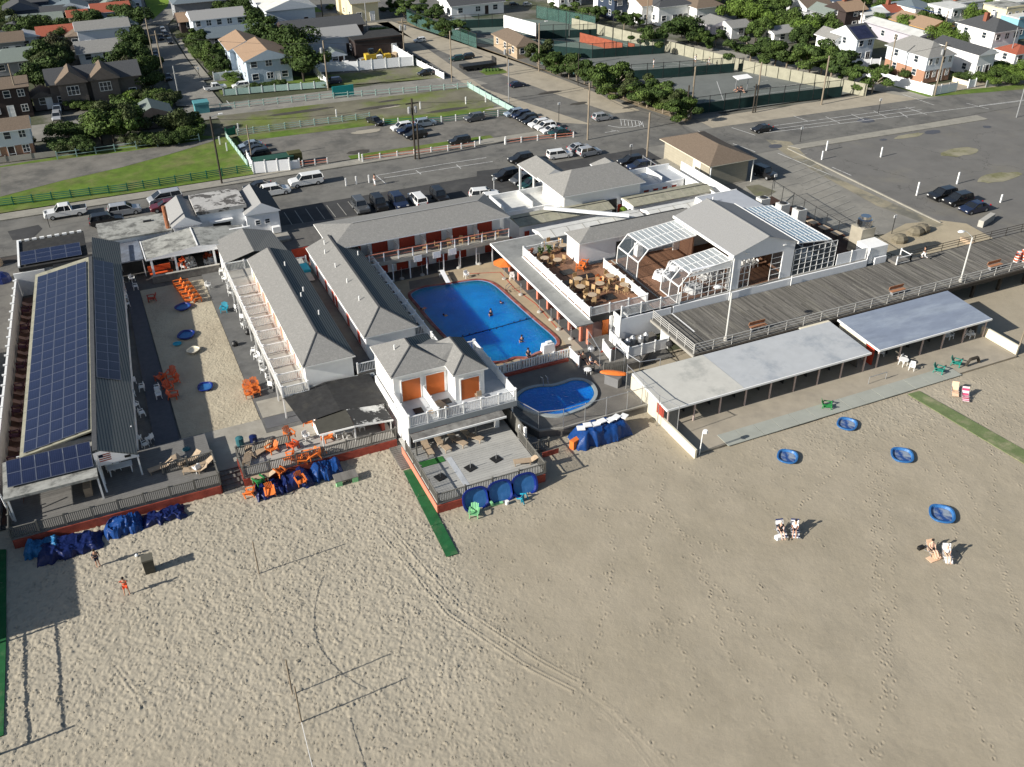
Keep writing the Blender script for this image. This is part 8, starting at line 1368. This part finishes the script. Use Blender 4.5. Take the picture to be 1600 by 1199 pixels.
HL = [
 # right hand district
 ('white house with solar panels on its dark roof slope', 1333, 101, 5.5, 9, 5.6, 'shingle_dk', 'coolw', 'x', 2.6, 'gable', 2), ('white gabled wing with arched windows in front of the solar roofed house', 1300, 93, 4.5, 7, 4.4, 'shingle', 'w', 'y', 1.8, 'gable', 2), ('big grey hip roofed house with brick lower wall behind the white fence', 1441, 131, 8, 13, 5.6, 'shingle', 'coolw', 'y', 2.6, 'hip', 4, 'b'),
 ('long white two storey house with dark roof right of the brick one', 1521, 122, 5.5, 14, 5.0, 'shingle_dk', 'w', 'y', 1.3, 'gable', 3), ('long low house with pale grey roof behind the brick and white house', 1430, 80, 6, 20, 3.4, 'roof_white', 'lilac', 'y', .9, 'gable', 3), ('unfinished tan house partly covered by a blue tarpaulin', 1444, 68, 9, 14, 3.4, 'shingle_tan', 'gold', 'y', 1.8, 'gable', 3),
 ('white two storey house with wide dark hip roof', 1544, 93, 9, 12, 6.2, 'shingle_dk', 'w', 'y', 2.2, 'hip', 3, None, 2), ('white flat roofed box house at the upper right', 1481, 50, 8, 9, 5.2, 'roof_white', 'w', 'x', 0, 'flat', 3), ('small white house with red roof at the right edge', 1582, 105, 7, 6, 2.9, 'shingle_red', 'w', 'y', 1.4, 'hip', 2),
 ('cream flat roofed house near the upper right corner', 1563, 57, 8, 8, 6.5, 'roof_stain', 'creamy', 'x', 0, 'flat', 3), ('pale turquoise flat roofed house at the upper right edge', 1584, 63, 10, 6, 5.0, 'roof_white', 'turq_wall', 'x', 0, 'flat', 3), ('dark brown gabled house with beige roof', 1317, 51, 7, 8, 5.2, 'shingle_tan', 'brown_wall', 'x', 2.0, 'gable', 1, None, 1), ('pale grey gabled house left of the dark brown one', 1291, 47, 5, 8, 3.8, 'shingle_green', 'grey_wall', 'y', 1.8, 'gable', 2),
 ('white house with maroon brown roof', 1258, 33, 9, 9, 3.4, 'shingle_br', 'w', 'x', 2.0, 'gable', 2, None, 1), ('navy blue gabled house near the top', 1234, 19, 7, 9, 5.5, 'shingle_tan', 'navy_wall', 'x', 2.2, 'gable', 2), ('blue flat roofed house near the top', 1313, 22, 10, 8, 5, 'roof_white', 'navy_wall', 'x', 0, 'flat', 3), ('low white house in the trees below the maroon roof', 1258, 50, 7, 8, 2.8, 'roof_white', 'w', 'y', .8, 'gable', 2), ('white house half behind trees right of the brown one', 1347, 50, 8, 6, 4.2, 'roof_white', 'w', 'x', .8, 'gable', 4),
 ('low white house with pale roof behind the tennis trees', 1208, 71, 11, 6, 2.8, 'shingle_lt', 'w', 'x', 1.2, 'gable', 2), ('small blue house with orange red roof', 1387, 41, 6, 7, 3.4, 'shingle_red', 'blue_wall', 'x', 1.6, 'gable', 2, None, 1), ('white two storey house with grey hip roof beside the red roofed one', 1425, 43, 7, 10, 4.6, 'shingle_blue', 'w', 'x', 1.5, 'hip', 3), ('white gabled house near the top right', 1490, 16, 8, 8, 4.6, 'shingle', 'w', 'y', 2, 'gable', 2), ('cream flat house with brick chimney at the top right', 1491, 33, 10, 8, 4, 'roof_stain', 'w', 'x', 0, 'flat', 3, None, 1),
 ('large white and blue house in the top right corner', 1575, 12, 12, 10, 6, 'roof_white', 'turq_wall', 'x', 0, 'flat', 3), ('white boxy house above the cream one', 1578, 32, 10, 8, 4, 'roof_white', 'w', 'x', 0, 'flat', 3), ('blue grey house with brown gable roof above the tennis courts', 959, 33, 7, 10, 5.4, 'shingle_br', 'navy_wall', 'x', 2.4, 'gable', 2), ('tall white house left of the blue grey one', 944, 24, 5, 8, 6.2, 'shingle_tan', 'w', 'y', 2.0, 'gable', 2), ('white house with beige roof above the tennis courts', 1002, 39, 8, 9, 4.8, 'shingle_tan', 'w', 'x', 1.6, 'gable', 3, None, 1),
 ('white house with broad black hip roof above the courts', 1028, 41, 11, 10, 4.8, 'shingle_dk', 'w', 'x', 2.2, 'hip', 3), ('white house with brown hip roof among the trees', 1087, 40, 9, 9, 4.4, 'shingle_br', 'w', 'x', 2.0, 'hip', 3), ('low lilac grey house behind the tennis wall', 1110, 59, 9, 7, 2.9, 'shingle', 'lilac', 'y', 1.4, 'gable', 2), ('small white gabled house right of the lilac one', 1142, 62, 6, 6, 2.9, 'shingle', 'w', 'x', 1.2, 'gable', 1), ('white house behind hedges at the top centre', 873, 12, 9, 9, 4.4, 'shingle', 'w', 'x', 1.8, 'gable', 3), ('white house at the top edge left of the black roof', 1050, 8, 10, 8, 4.6, 'shingle_lt', 'creamy', 'x', 1.6, 'gable', 3),
 # left hand district
 ('dark brown two storey house with white windows at the left edge', -34, 192, 11.2, 8, 6.0, 'shingle_br', 'brown_wall', 'x', 1.4, 'gable', 4), ('house with white upper and brick lower floor at the left edge', -36, 258, 10.6, 6.5, 5.4, 'shingle_br', 'coolw', 'x', 1.5, 'gable', 4, 'b'), ('long dark stucco house with twin front gables', 86, 171, 19, 9, 5.0, 'shingle_dk', 'stone_wall', 'x', 2.4, 'gable', 5), ('small dark garage left of the twin gabled house', 56, 174, 4, 5, 2.8, 'shingle_br', 'stone_wall', 'y', 1.2, 'gable', 1), 
 ('pale blue two storey house with long grey roof', 128, 81, 13, 7, 5.0, 'shingle', 'coolw', 'x', 1.6, 'gable', 3), ('low white house with crossing grey gables', 127, 103, 13, 9, 2.8, 'shingle', 'w', 'x', 2.0, 'gable', 3), ('plain pale shed like house near the left edge', 24, 82, 6.5, 6, 3.4, 'roof_grey', 'coolw', 'y', 1.0, 'gable', 1), ('long low house with grey green roof at the left', 19, 56, 14, 7, 2.8, 'shingle_green', 'grey_wall', 'x', 1.7, 'gable', 3), ('navy gabled house with arched window at the left', 13, 42, 9, 9, 4.0, 'shingle_dk', 'navy_wall', 'y', 2.2, 'gable', 2),
 ('house with faded green hip roof at the left edge', -10, 121, 14, 9, 3.0, 'shingle_green', 'grey_wall', 'x', 2.2, 'hip', 3), ('grey house with paired windows at the left edge', -16, 93, 9, 7, 3.6, 'shingle_br', 'grey_wall', 'x', 1.8, 'gable', 3), ('white and blue gabled house near the upper left', 92, 38, 9, 8, 3.6, 'shingle_blue', 'coolw', 'y', 1.8, 'gable', 2), ('small cream house with orange tile roof', 113, 51, 5, 6, 3.8, 'shingle_red', 'creamy', 'x', 1.4, 'gable', 1), ('low shed with red roof in the left gardens', 101, 60, 6, 4, 1.8, 'shingle_red', 'brown_wall', 'x', .8, 'gable', 1), ('house with pointed green roof by the side road', 165, 30, 9, 8, 2.8, 'shingle_green', 'coolw', 'x', 2.8, 'hip', 2),
 ('grey house with long dark roof near the top left', 128, 22, 14, 9, 3.6, 'shingle_dk', 'grey_wall', 'x', 2.0, 'gable', 3), ('tall grey gabled house near the top left', 58, 19, 7, 8, 4.6, 'shingle_br', 'grey_wall', 'y', 2.0, 'gable', 2), ('blue grey house beside the navy gabled one', 47, 33, 9, 8, 3.6, 'shingle_blue', 'coolw', 'x', 1.8, 'gable', 2), ('house with blue grey hip roof right of the side road', 277, 34, 15, 9, 4.6, 'shingle_blue', 'grey_wall', 'x', 1.8, 'hip', 4), ('low house with orange brown roof right of the side road', 284, 52, 15, 8, 2.8, 'shingle_tan', 'brown_wall', 'x', 1.8, 'gable', 3), ('pale blue house with plain grey roof and skylights', 307, 68, 14, 8, 5.6, 'shingle_lt', 'coolw', 'x', 1.7, 'gable', 5), ('low house with dark grey roof behind the conifers', 328, 78, 14, 8, 2.8, 'shingle_blue', 'grey_wall', 'x', 1.8, 'gable', 3),
 ('pale blue gabled house with tan and brown roof near the upper road, front one', 390, 135, 10.5, 13, 5.4, 'shingle_tan', 'blue_wall', 'y', 2.2, 'gable', 3), ('tan roofed house behind the front pale blue one', 364, 114, 8.5, 12, 5.0, 'shingle_tan', 'blue_wall', 'y', 2.0, 'gable', 2), ('big hall with bright white pitched roof by the park', 420, 48, 14, 26, 5.0, 'roof_white', 'coolw', 'y', 2.4, 'gable', 0), ('long dark roofed building behind the warehouse', 448, 68, 22, 9, 2.8, 'shingle_dk', 'brown_wall', 'x', 1.9, 'gable', 3), ('white warehouse with long grey ribbed roof', 466, 93, 17, 9, 4.2, 'shingle_lt', 'coolw', 'x', 1.7, 'gable', 0),
 ('dark flat roofed store beside the avenue', 557, 92, 13, 9, 3.8, 'roof_black', 'brown_wall', 'x', 0, 'flat', 0), ('small white garden shed with pointed roof', 510, 105, 5, 4, 2.4, 'shingle_green', 'coolw', 'y', 1.2, 'gable', 1), ('cream church like building with stepped front by the avenue', 552, 36, 8, 12, 5.0, 'shingle', 'creamy', 'x', 2.4, 'gable', 2), ('tan clubhouse of the tennis courts', 808, 93, 6, 15, 3.0, 'shingle_br', 'tan_wall', 'y', 1.8, 'hip', 2), ('black roofed clubhouse with white gable at the top', 706, 29, 17, 10, 3.2, 'shingle_dk', 'w', 'x', 2.2, 'gable', 3), ('low roofed garden house among the shrubs by the track', 214, 204, 7.5, 6.5, 2.5, 'shingle_green', 'stone_wall', 'y', 1.8, 'gable', 1)]
for a in HL: house(*a)
def gabled_front(px, py, w, h, T=None):
    o = thing('front_gable', 'x', 'gable')
T = thing('club_screen_wall', 'long white high wall panel behind the tan clubhouse', 'wall'); a, b = Vector(gp(788, 60)), Vector(gp(838, 74)); part('panel', MB().bar(a+Vector((0, 0, 3.6)), b+Vector((0, 0, 3.6)), .3, h=2.6), 'white', T); part('frame', MB().bar(b, b+Vector((0, 0, 5)), .2), 'brown_wall', T)
for k, (px, py) in enumerate(((100, 171), (150, 164))): 
    T = thing('front_gable', ['left gabled bay on the long dark stucco house', 'right gabled bay on the long dark stucco house'][k], 'gable', gp(px, py)); walls(T, 0, -.6, 4.6, 1, 0, 4.6, 'stone_wall', sides='swe'); mb = MB(); hip(mb, -.4, -1, 5, 5, 4.6, 6.6, 'y', 0, 0, 0, 0, 1); part('roof', mb, ['shingle_br', 'stone_wall'], T); window(T, (2.3, -.6, 2.4), 2.0, 1.6, '-y', 3)
T = thing('church_tower', 'cream bell tower of the church like building', 'tower', gp(531, 24)); part('shaft', MB().box(0, 0, 0, 2.4, 2.4, 9.5), 'creamy', T); part('cap', MB().box(-.2, -.2, 9.5, 2.6, 2.6, 10), 'shingle_br', T)
p = at(1425, 60, 4.3); single('tarpaulin', MB().cbox((0, 0, 0), (5.5, 8, .06), rx=R(0), ry=R(14)), 'blue_tarp', 'bright blue tarpaulin stretched over the unfinished tan house roof', 'tarpaulin', (at(1444, 68).x+7.2, at(1444, 68).y+6.5, 4.65))
T = next(q for q in bpy.data.objects if q.get('label', '').startswith('white house with solar'))
for i in range(4):
    for j in range(3): part('solar_panel', MB().cbox((.5+i*1.05, .3+j*1.1, 4.816+.30+j*.56+.1), (1.0, 1.2, .05), rx=math.atan2(2.08, 4.05)), 'panel_dk', T)
T = thing('digger', 'yellow digger in the white fenced yard', 'digger', gp(580, 98)); part('body', MB().box(-1.2, -.8, .6, 1.0, .8, 1.8), 'yellow', T); part('cab', MB().box(-.4, -.6, 1.8, .6, .6, 2.8), 'tinted', T); part('arm', MB().bar((1, 0, 1.4), (2.2, 0, 2.4), .25).bar((2.2, 0, 2.4), (3.0, 0, .5), .22), 'yellow', T)
for s in (-.8, .8):
    for x in (-.8, .7): link('wheel', wheel_mesh(), T, None, (x, s, .45)).scale = (1.4, 1.4, 1.4)
for k in range(7): single('yard_item', MB().box(-.7, -.5, 0, .7, .5, .9), ['white', 'black', 'metal', 'redwall', 'white', 'yellow', 'wood_chair'][k], 'stacked goods in the white fenced yard by the avenue', 'goods', gp(540+k*13, 103-k*2.4), random.random(), 'goods in the white fenced yard')
for k in range(3): single('white_table', MB().box(-1.2, -.4, .6, 1.2, .4, .75).box(-1.1, -.35, 0, -1, .35, .6).box(1, -.35, 0, 1.1, .35, .6), 'white', 'white bench unit behind the pale solid fence', 'bench', gp(543+k*8, 107), 0, 'white bench units in the yard')
# off-frame neighbour at the left whose roof shades the beach there
T = thing('neighbour_building', 'neighbouring beach building just beyond the left edge', 'building'); walls(T, -24, 57.5, -17.6, 100, 0, 4.0, 'white'); bp('roof', T, 'roof_stain', (-24.2, 57.3, 4.0, -17.4, 100.2, 4.3)); 
rfence('dark green board fence at the left edge of the beach', [(-6, 870), (-3, 1180)], 2.0, 'green_fence', 9, 2)
for k, (px, py) in enumerate(((-8, 415), (5, 440))): single('junk_pile', MB().lathe((0, 0, 0), [(1, 0), (.9, .8), (.3, 1.2)], 8), 'navy_tarp' if k else 'wood_chair', ['pile of stored goods behind the boundary wall, far one', 'pile of stored goods behind the boundary wall, near one'][k], 'pile', gp(px, py))
sheet('side_yard', [(-40, 70), (-14, 71), (-11.4, 114), (-11, 126), (-40, 126)], .02, mat('dark_yard', (.06, .052, .045), .95, .3, .5))
# ================================================================ TREES
def leafmat(name, c, c2): return mat(name, c, .75, .25, .9, island=.45, col2=c2, fac=(.4, .65), spec=.2)
LV = {'dark': leafmat('dark_leaf', (.036, .062, .015), (.055, .085, .02)), 'mid': leafmat('mid_leaf', (.056, .092, .02), (.08, .115, .026)), 'bright': leafmat('bright_leaf', (.085, .14, .022), (.11, .155, .035)), 'olive': leafmat('olive_leaf', (.05, .066, .022), (.034, .046, .015)), 'brown': leafmat('brown_leaf', (.05, .048, .025), (.035, .045, .018))}
def crown_mesh(kind, seed, n=1500):
    rg = np.random.default_rng(seed)
    if kind == 'round': cl = [(rg.normal(0, .26), rg.normal(0, .26), .62+rg.normal(0, .13), rg.uniform(.17, .30)) for _ in range(13)]
    elif kind == 'bush': cl = [(rg.normal(0, .30), rg.normal(0, .30), .38+abs(rg.normal(0, .14)), rg.uniform(.18, .30)) for _ in range(12)]
    elif kind == 'wind': cl = [(rg.normal(.06, .30), rg.normal(0, .28), .62+.14*rg.normal(), rg.uniform(.13, .24)) for _ in range(14)]
    elif kind == 'cone': cl = [(rg.normal(0, .05+.13*(1-t)), rg.normal(0, .05+.13*(1-t)), .15+.8*t, .24*(1-t)+.06) for t in np.linspace(0, 1, 12)]
    cl = np.array(cl); pick = rg.integers(0, len(cl), n); c = cl[pick]; u = rg.normal(size=(n, 3)); u /= np.linalg.norm(u, axis=1)[:, None]; rad = c[:, 3:4]*(.72+.42*rg.random((n, 1)))
    flat = np.array([[1, 1, .55 if kind == 'wind' else .8]]); p = c[:, :3]+u*rad*flat; p[:, 2] = np.maximum(p[:, 2], .04)
    nrm = u+rg.normal(0, .45, (n, 3)); nrm /= np.linalg.norm(nrm, axis=1)[:, None]; t1 = np.cross(nrm, rg.normal(size=(n, 3))); t1 /= np.linalg.norm(t1, axis=1)[:, None]; t2 = np.cross(nrm, t1); s = rg.uniform(.014, .036, (n, 1))
    quads = np.stack([p-t1*s-t2*s*.7, p+t1*s-t2*s*.7, p+t1*s*.6+t2*s, p-t1*s*.6+t2*s], 1).reshape(-1, 3)
    me = bpy.data.meshes.new('crown'); me.vertices.add(len(quads)); me.vertices.foreach_set('co', quads.astype(np.float32).ravel()); me.loops.add(n*4); me.loops.foreach_set('vertex_index', np.arange(n*4, dtype=np.int32)); me.polygons.add(n); me.polygons.foreach_set('loop_start', np.arange(0, n*4, 4, dtype=np.int32)); me.polygons.foreach_set('loop_total', np.full(n, 4, np.int32)); me.update(calc_edges=True)
    me.materials.append(LV['mid']); return me
CROWN = {(k, s): crown_mesh(k, 10*i+s, 5200 if k != 'bush' else 4200) for i, k in enumerate(('round', 'bush', 'wind', 'cone')) for s in range(3)}
def trunk_mesh(seed, kind):
    r = random.Random(seed); mb = MB(); top = .5 if kind != 'cone' else .85; mb.bar((0, 0, 0), (.01, 0, top*.55), .055, n=6); mb.bar((.01, 0, top*.55), (.0, .01, top), .038, n=6)
    for k in range(5): a = k*1.26+r.random(); mb.bar((.005, 0, top*(.45+.1*k)), (.26*math.cos(a), .26*math.sin(a), .55+.12*r.random()), .022, n=4)
    return mb.mesh('trunk', 'pole_wood' if kind == 'wind' else 'pole_dark')
TRK = {k: trunk_mesh(3, k) for k in ('round', 'bush', 'wind', 'cone')}
TC = [0]
def tree(label, px, py, h, kind='round', col='mid', wid=1.0, group=None, name=None):
    h *= .8; p = at(px, py); T = thing(name or ('bush' if kind == 'bush' else 'pine_tree' if kind in ('wind', 'cone') else 'tree'), label, 'bush' if kind == 'bush' else 'tree', (p.x, p.y, -.05), random.uniform(0, 6.28), group); TC[0] += 1
    T.scale = (h*wid*random.uniform(.8, 1.2), h*wid*random.uniform(.8, 1.2), h*random.uniform(.85, 1.15)); c = link('crown', CROWN[(kind, TC[0] % 3)], T)
    s = c.material_slots[0]; s.link = 'OBJECT'; s.material = LV[col]; link('trunk', TRK[kind], T); return T
ordn = ORD
def row(desc, pts, h, kind, col, wid=1.0, jit=.15):
    for k, (px, py) in enumerate(pts): tree(desc.replace('#', ordn[k]), px, py, h*(1+random.uniform(-jit, jit)), kind, col if isinstance(col, str) else random.choice(col), wid*random.uniform(.9, 1.15))
row('wind bent pine in the row beside the tennis courts, # from the clubhouse end', [(840+k*12.2, 104+k*4.6) for k in range(20)], 5.9, 'wind', ['mid', 'dark', 'dark', 'olive'], .9)
row('wind bent tree along the right side of the tennis wall, # from the far end', [(1172, 96), (1190, 102), (1210, 106), (1228, 110), (1246, 114), (1264, 117), (1282, 119), (1298, 122)], 6.6, 'wind', ['mid', 'dark'], 1.1)
row('big leafy tree in the grove behind the tennis wall, # from the left', [(1065, 60), (1075, 68), (1150, 40), (1168, 48), (1185, 42), (1200, 55), (1180, 66), (1160, 22), (1190, 20), (1215, 30), (1222, 48), (1235, 60), (1278, 66), (1262, 72), (1290, 60), (1245, 78)], 7.0, 'round', ['mid', 'bright', 'dark', 'mid'], .95)
tree('wide dark pine hanging over the tennis wall', 1030, 78, 7.5, 'wind', 'dark', 1.0); tree('dark pine left of the wide one over the tennis wall', 1012, 72, 5, 'wind', 'dark'); tree('flat topped wind bent tree at the end of the tennis wall', 1362, 147, 5.6, 'wind', 'mid', 1.1); tree('round dark tree beside the white fence corner', 1312, 112, 5, 'wind', 'dark'); tree('dark wind bent tree at the head of the tennis wall end', 1325, 135, 5.5, 'wind', 'dark'); tree('round clipped bush in front of the brick wall', 1416, 123, 2.6, 'bush', 'dark', 1.0)
row('shrub in the garden of the brick and white house, # from the left', [(1367, 112), (1384, 117), (1495, 122), (1505, 126), (1512, 116)], 2.6, 'bush', ['dark', 'mid'], 1.1); row('shrub in the garden right of the long white house, # from the left', [(1528, 128), (1540, 131), (1552, 124), (1565, 118), (1580, 120), (1595, 115), (1545, 112), (1560, 108), (1590, 130), (1575, 132)], 3.0, 'bush', ['mid', 'dark', 'bright'], 1.2)
row('tree among the upper right houses, # from the left', [(1330, 30), (1345, 18), (1362, 8), (1376, 30), (1385, 12), (1400, 4), (1370, 50), (1425, 52), (1450, 54), (1460, 26), (1445, 14), (1470, 80), (1490, 76), (1500, 82), (1520, 50), (1510, 40), (1535, 18), (1550, 22), (1524, 10), (1430, 22), (1465, 10), (1405, 56)], 5.2, 'round', ['mid', 'dark', 'bright', 'mid'], 1.0)
row('tree at the top edge on the right, # from the left', [(1080, 2), (1110, 8), (1130, 0), (1145, 12), (1230, 2), (1275, 4), (1300, 0), (1420, -6), (1480, -8), (1560, -4)], 6.5, 'round', ['mid', 'bright', 'dark'], 1.1)
row('dark pine in the street planting above the tennis courts, # from the left', [(868, 26), (885, 30), (905, 34), (925, 40), (935, 28), (975, 46), (990, 44), (1070, 56), (1090, 70), (1105, 76), (1118, 72)], 4.4, 'wind', ['dark', 'mid'], 1.1)
row('dark pine beside the avenue fence, # from the far end', [(665, 42), (676, 48), (690, 54), (700, 60), (712, 60), (678, 30), (655, 26), (640, 22), (620, 20), (632, 30)], 4.6, 'wind', ['dark', 'mid', 'dark'], 1.1)
tree('big dark tree left of the warehouse', 455, 95, 8.0, 'round', 'dark', 1.1); tree('bright green tree beside the white warehouse', 440, 84, 6.0, 'round', 'bright', 1.1); tree('large brownish tree behind the pale blue house', 475, 128, 8.6, 'round', 'dark', 1.0); tree('large green tree in front of the warehouse', 462, 110, 7.8, 'round', 'mid', 1.1); tree('dark tree behind the tan roofed house', 405, 78, 7.2, 'round', 'dark', 1.2); tree('dark tree left of the white roofed hall', 398, 56, 7, 'round', 'dark', 1.3); tree('dark tree near the park beyond the skylight house', 385, 42, 6.5, 'round', 'dark', 1.2); tree('green tree at the park edge', 345, 28, 5.5, 'round', 'mid', 1.2); tree('tree at the park edge left of the white roofed hall', 368, 24, 5.5, 'round', 'dark', 1.2)
row('conifer in the gardens right of the side road, # from the left', [(328, 96), (340, 108), (348, 112), (352, 100), (342, 92), (316, 76), (306, 72), (322, 84)], 5.2, 'cone', ['dark', 'mid'], 1.3); row('hedge bush along the right side of the side road, # from the top', [(288, 62), (296, 70), (302, 78), (308, 86), (316, 94), (328, 108), (334, 114), (338, 120), (350, 120), (358, 124)], 2.8, 'bush', ['mid', 'olive', 'dark'], 1.2)
row('dark tree along the left side of the side road, # from the top', [(186, 28), (196, 36), (206, 42), (212, 50), (192, 60), (204, 68), (214, 84), (206, 92), (222, 104), (230, 116), (216, 126), (228, 136), (240, 146), (205, 140), (196, 116), (200, 132)], 5.6, 'round', ['dark', 'brown', 'dark', 'dark'], 1.1)
row('green shrub below the side road junction, # from the left', [(205, 160), (222, 158), (240, 160), (255, 158), (268, 164), (232, 172), (250, 172)], 3.4, 'bush', ['mid', 'olive', 'bright'], 1.3)
row('big shrub in the thicket above the mint fence, # from the left', [(96, 236), (108, 240), (122, 236), (136, 240), (92, 216), (108, 212), (124, 214), (140, 216), (276, 222), (292, 220), (304, 216), (262, 224), (226, 228), (242, 228), (256, 226), (212, 230), (302, 200), (290, 206)], 3.6, 'bush', ['dark', 'dark', 'mid', 'olive'], 1.1)
row('tall rounded olive tree in the thicket above the mint fence, # from the left', [(160, 226), (178, 222), (196, 220), (170, 206), (188, 200), (206, 216), (284, 212)], 5.6, 'round', ['olive', 'mid', 'olive'], 1.1)
row('dark garden tree among the left houses, # from the left', [(76, 88), (84, 70), (92, 96), (104, 88), (100, 72), (66, 94), (88, 60), (60, 58), (126, 48), (138, 44), (150, 50), (120, 40), (40, 72), (50, 66), (30, 60), (8, 60), (4, 70), (75, 112), (90, 118), (100, 104), (58, 146), (70, 140), (16, 44)], 5.4, 'round', ['dark', 'olive', 'dark', 'brown'], 1.1)
row('garden tree near the top left corner, # from the left', [(6, 24), (20, 14), (34, 10), (46, 20), (78, 24), (96, 10), (116, 8), (150, 8), (168, 6), (200, 10), (30, 28), (70, 6)], 5.0, 'round', ['dark', 'mid', 'dark'], 1.1)
row('shrub at the front of the left houses, # from the left', [(8, 218), (22, 232), (34, 238), (46, 232), (64, 160), (72, 156), (120, 172), (132, 168), (144, 170), (186, 166), (110, 118), (40, 100)], 2.6, 'bush', ['dark', 'olive', 'mid'], 1.2); row('flowering shrub by the pale fence of the tan roofed houses, # from the left', [(408, 138), (418, 137), (428, 136), (440, 135), (398, 140), (500, 134), (360, 128), (368, 130)], 1.8, 'bush', ['mid', 'dark', 'bright'], 1.2)
row('clump bush on the park lawn, # from the left', [(518, 14), (568, 8), (600, 18), (690, 22)], 1.8, 'bush', ['dark'], 1.6)
for k in range(5): single('planting', MB().lathe((0, 0, 0), [(.5, 0), (.5, .3), (.1, .5)], 7), 'leaf_a', 'low dark shrub in the traffic island of the avenue', 'shrub', gp(580+k*5, 46.5-k*.3), 0, 'low shrubs in the far traffic island')
for k in range(5): single('planting', MB().lathe((0, 0, 0), [(.6, 0), (.6, .3), (.1, .5)], 7), 'leaf_a', 'low dark shrub in the traffic island near the trailer', 'shrub', gp(758+k*5, 111.5-k*.3), 0, 'low shrubs in the near traffic island')
sheet('island', [tuple(at(*p)[:2]) for p in ((575, 46), (605, 42), (612, 46), (585, 50))], .045, 'grass_worn'); sheet('island', [tuple(at(*p)[:2]) for p in ((748, 112), (785, 108), (795, 114), (760, 118))], .045, 'grass')
# far filler houses beyond the named ones
fr = random.Random(11); fk = 0
cols = [('w', 'white'), ('coolw', 'pale blue'), ('creamy', 'cream'), ('grey_wall', 'grey'), ('navy_wall', 'navy'), ('stone_wall', 'brown')]; rfs = [('shingle', 'grey'), ('shingle_br', 'brown'), ('shingle_dk', 'dark'), ('shingle_green', 'greenish'), ('shingle_red', 'red')]
seen = set()
for (px, py) in [(10, 6), (38, 2), (70, -4), (96, 24), (110, -8), (140, -2), (175, 12), (200, -6), (226, -14), (150, -20), (60, -24), (10, -16), (100, -34), (66, 78), (34, 34), (110, 78), (160, 64), (150, 40), (186, 22), (0, 74), (72, 44), (1100, -10), (1160, -4), (1210, -6), (1260, -2), (1330, -6), (1380, -4), (1420, 2), (1452, -8), (1510, -2), (1545, -6), (1590, -10), (1200, -26), (1300, -28), (1420, -28), (1540, -30), (900, -2), (940, -4), (985, 8), (1010, -6)]:
    while True:
        c, r_ = fr.choice(cols), fr.choice(rfs); hgt = fr.choice((3.2, 4.8)); kd = fr.choice(('gable', 'hip')); ax = fr.choice('xy'); key = (c[1], r_[1], hgt, kd, ax)
        if key not in seen: seen.add(key); break
    house(f"{'two storey' if hgt > 4 else 'low'} {c[1]} house, {r_[1]} {'hip' if kd == 'hip' else 'gable'} roof {'broadside' if ax == 'x' else 'end on'}, far rows at {'upper left' if px < 400 else 'upper centre' if px < 1000 else 'upper right'}", px, py, fr.uniform(8, 11), fr.uniform(7, 9), hgt, r_[0], c[0], ax, 1.8, kd, 3)
# the patterns the copies were made from are removed again
def drop(o):
    for ch in list(o.children): drop(ch)
    bpy.data.objects.remove(o)
for q in POOLS:
    for o in q.p.values(): drop(o)
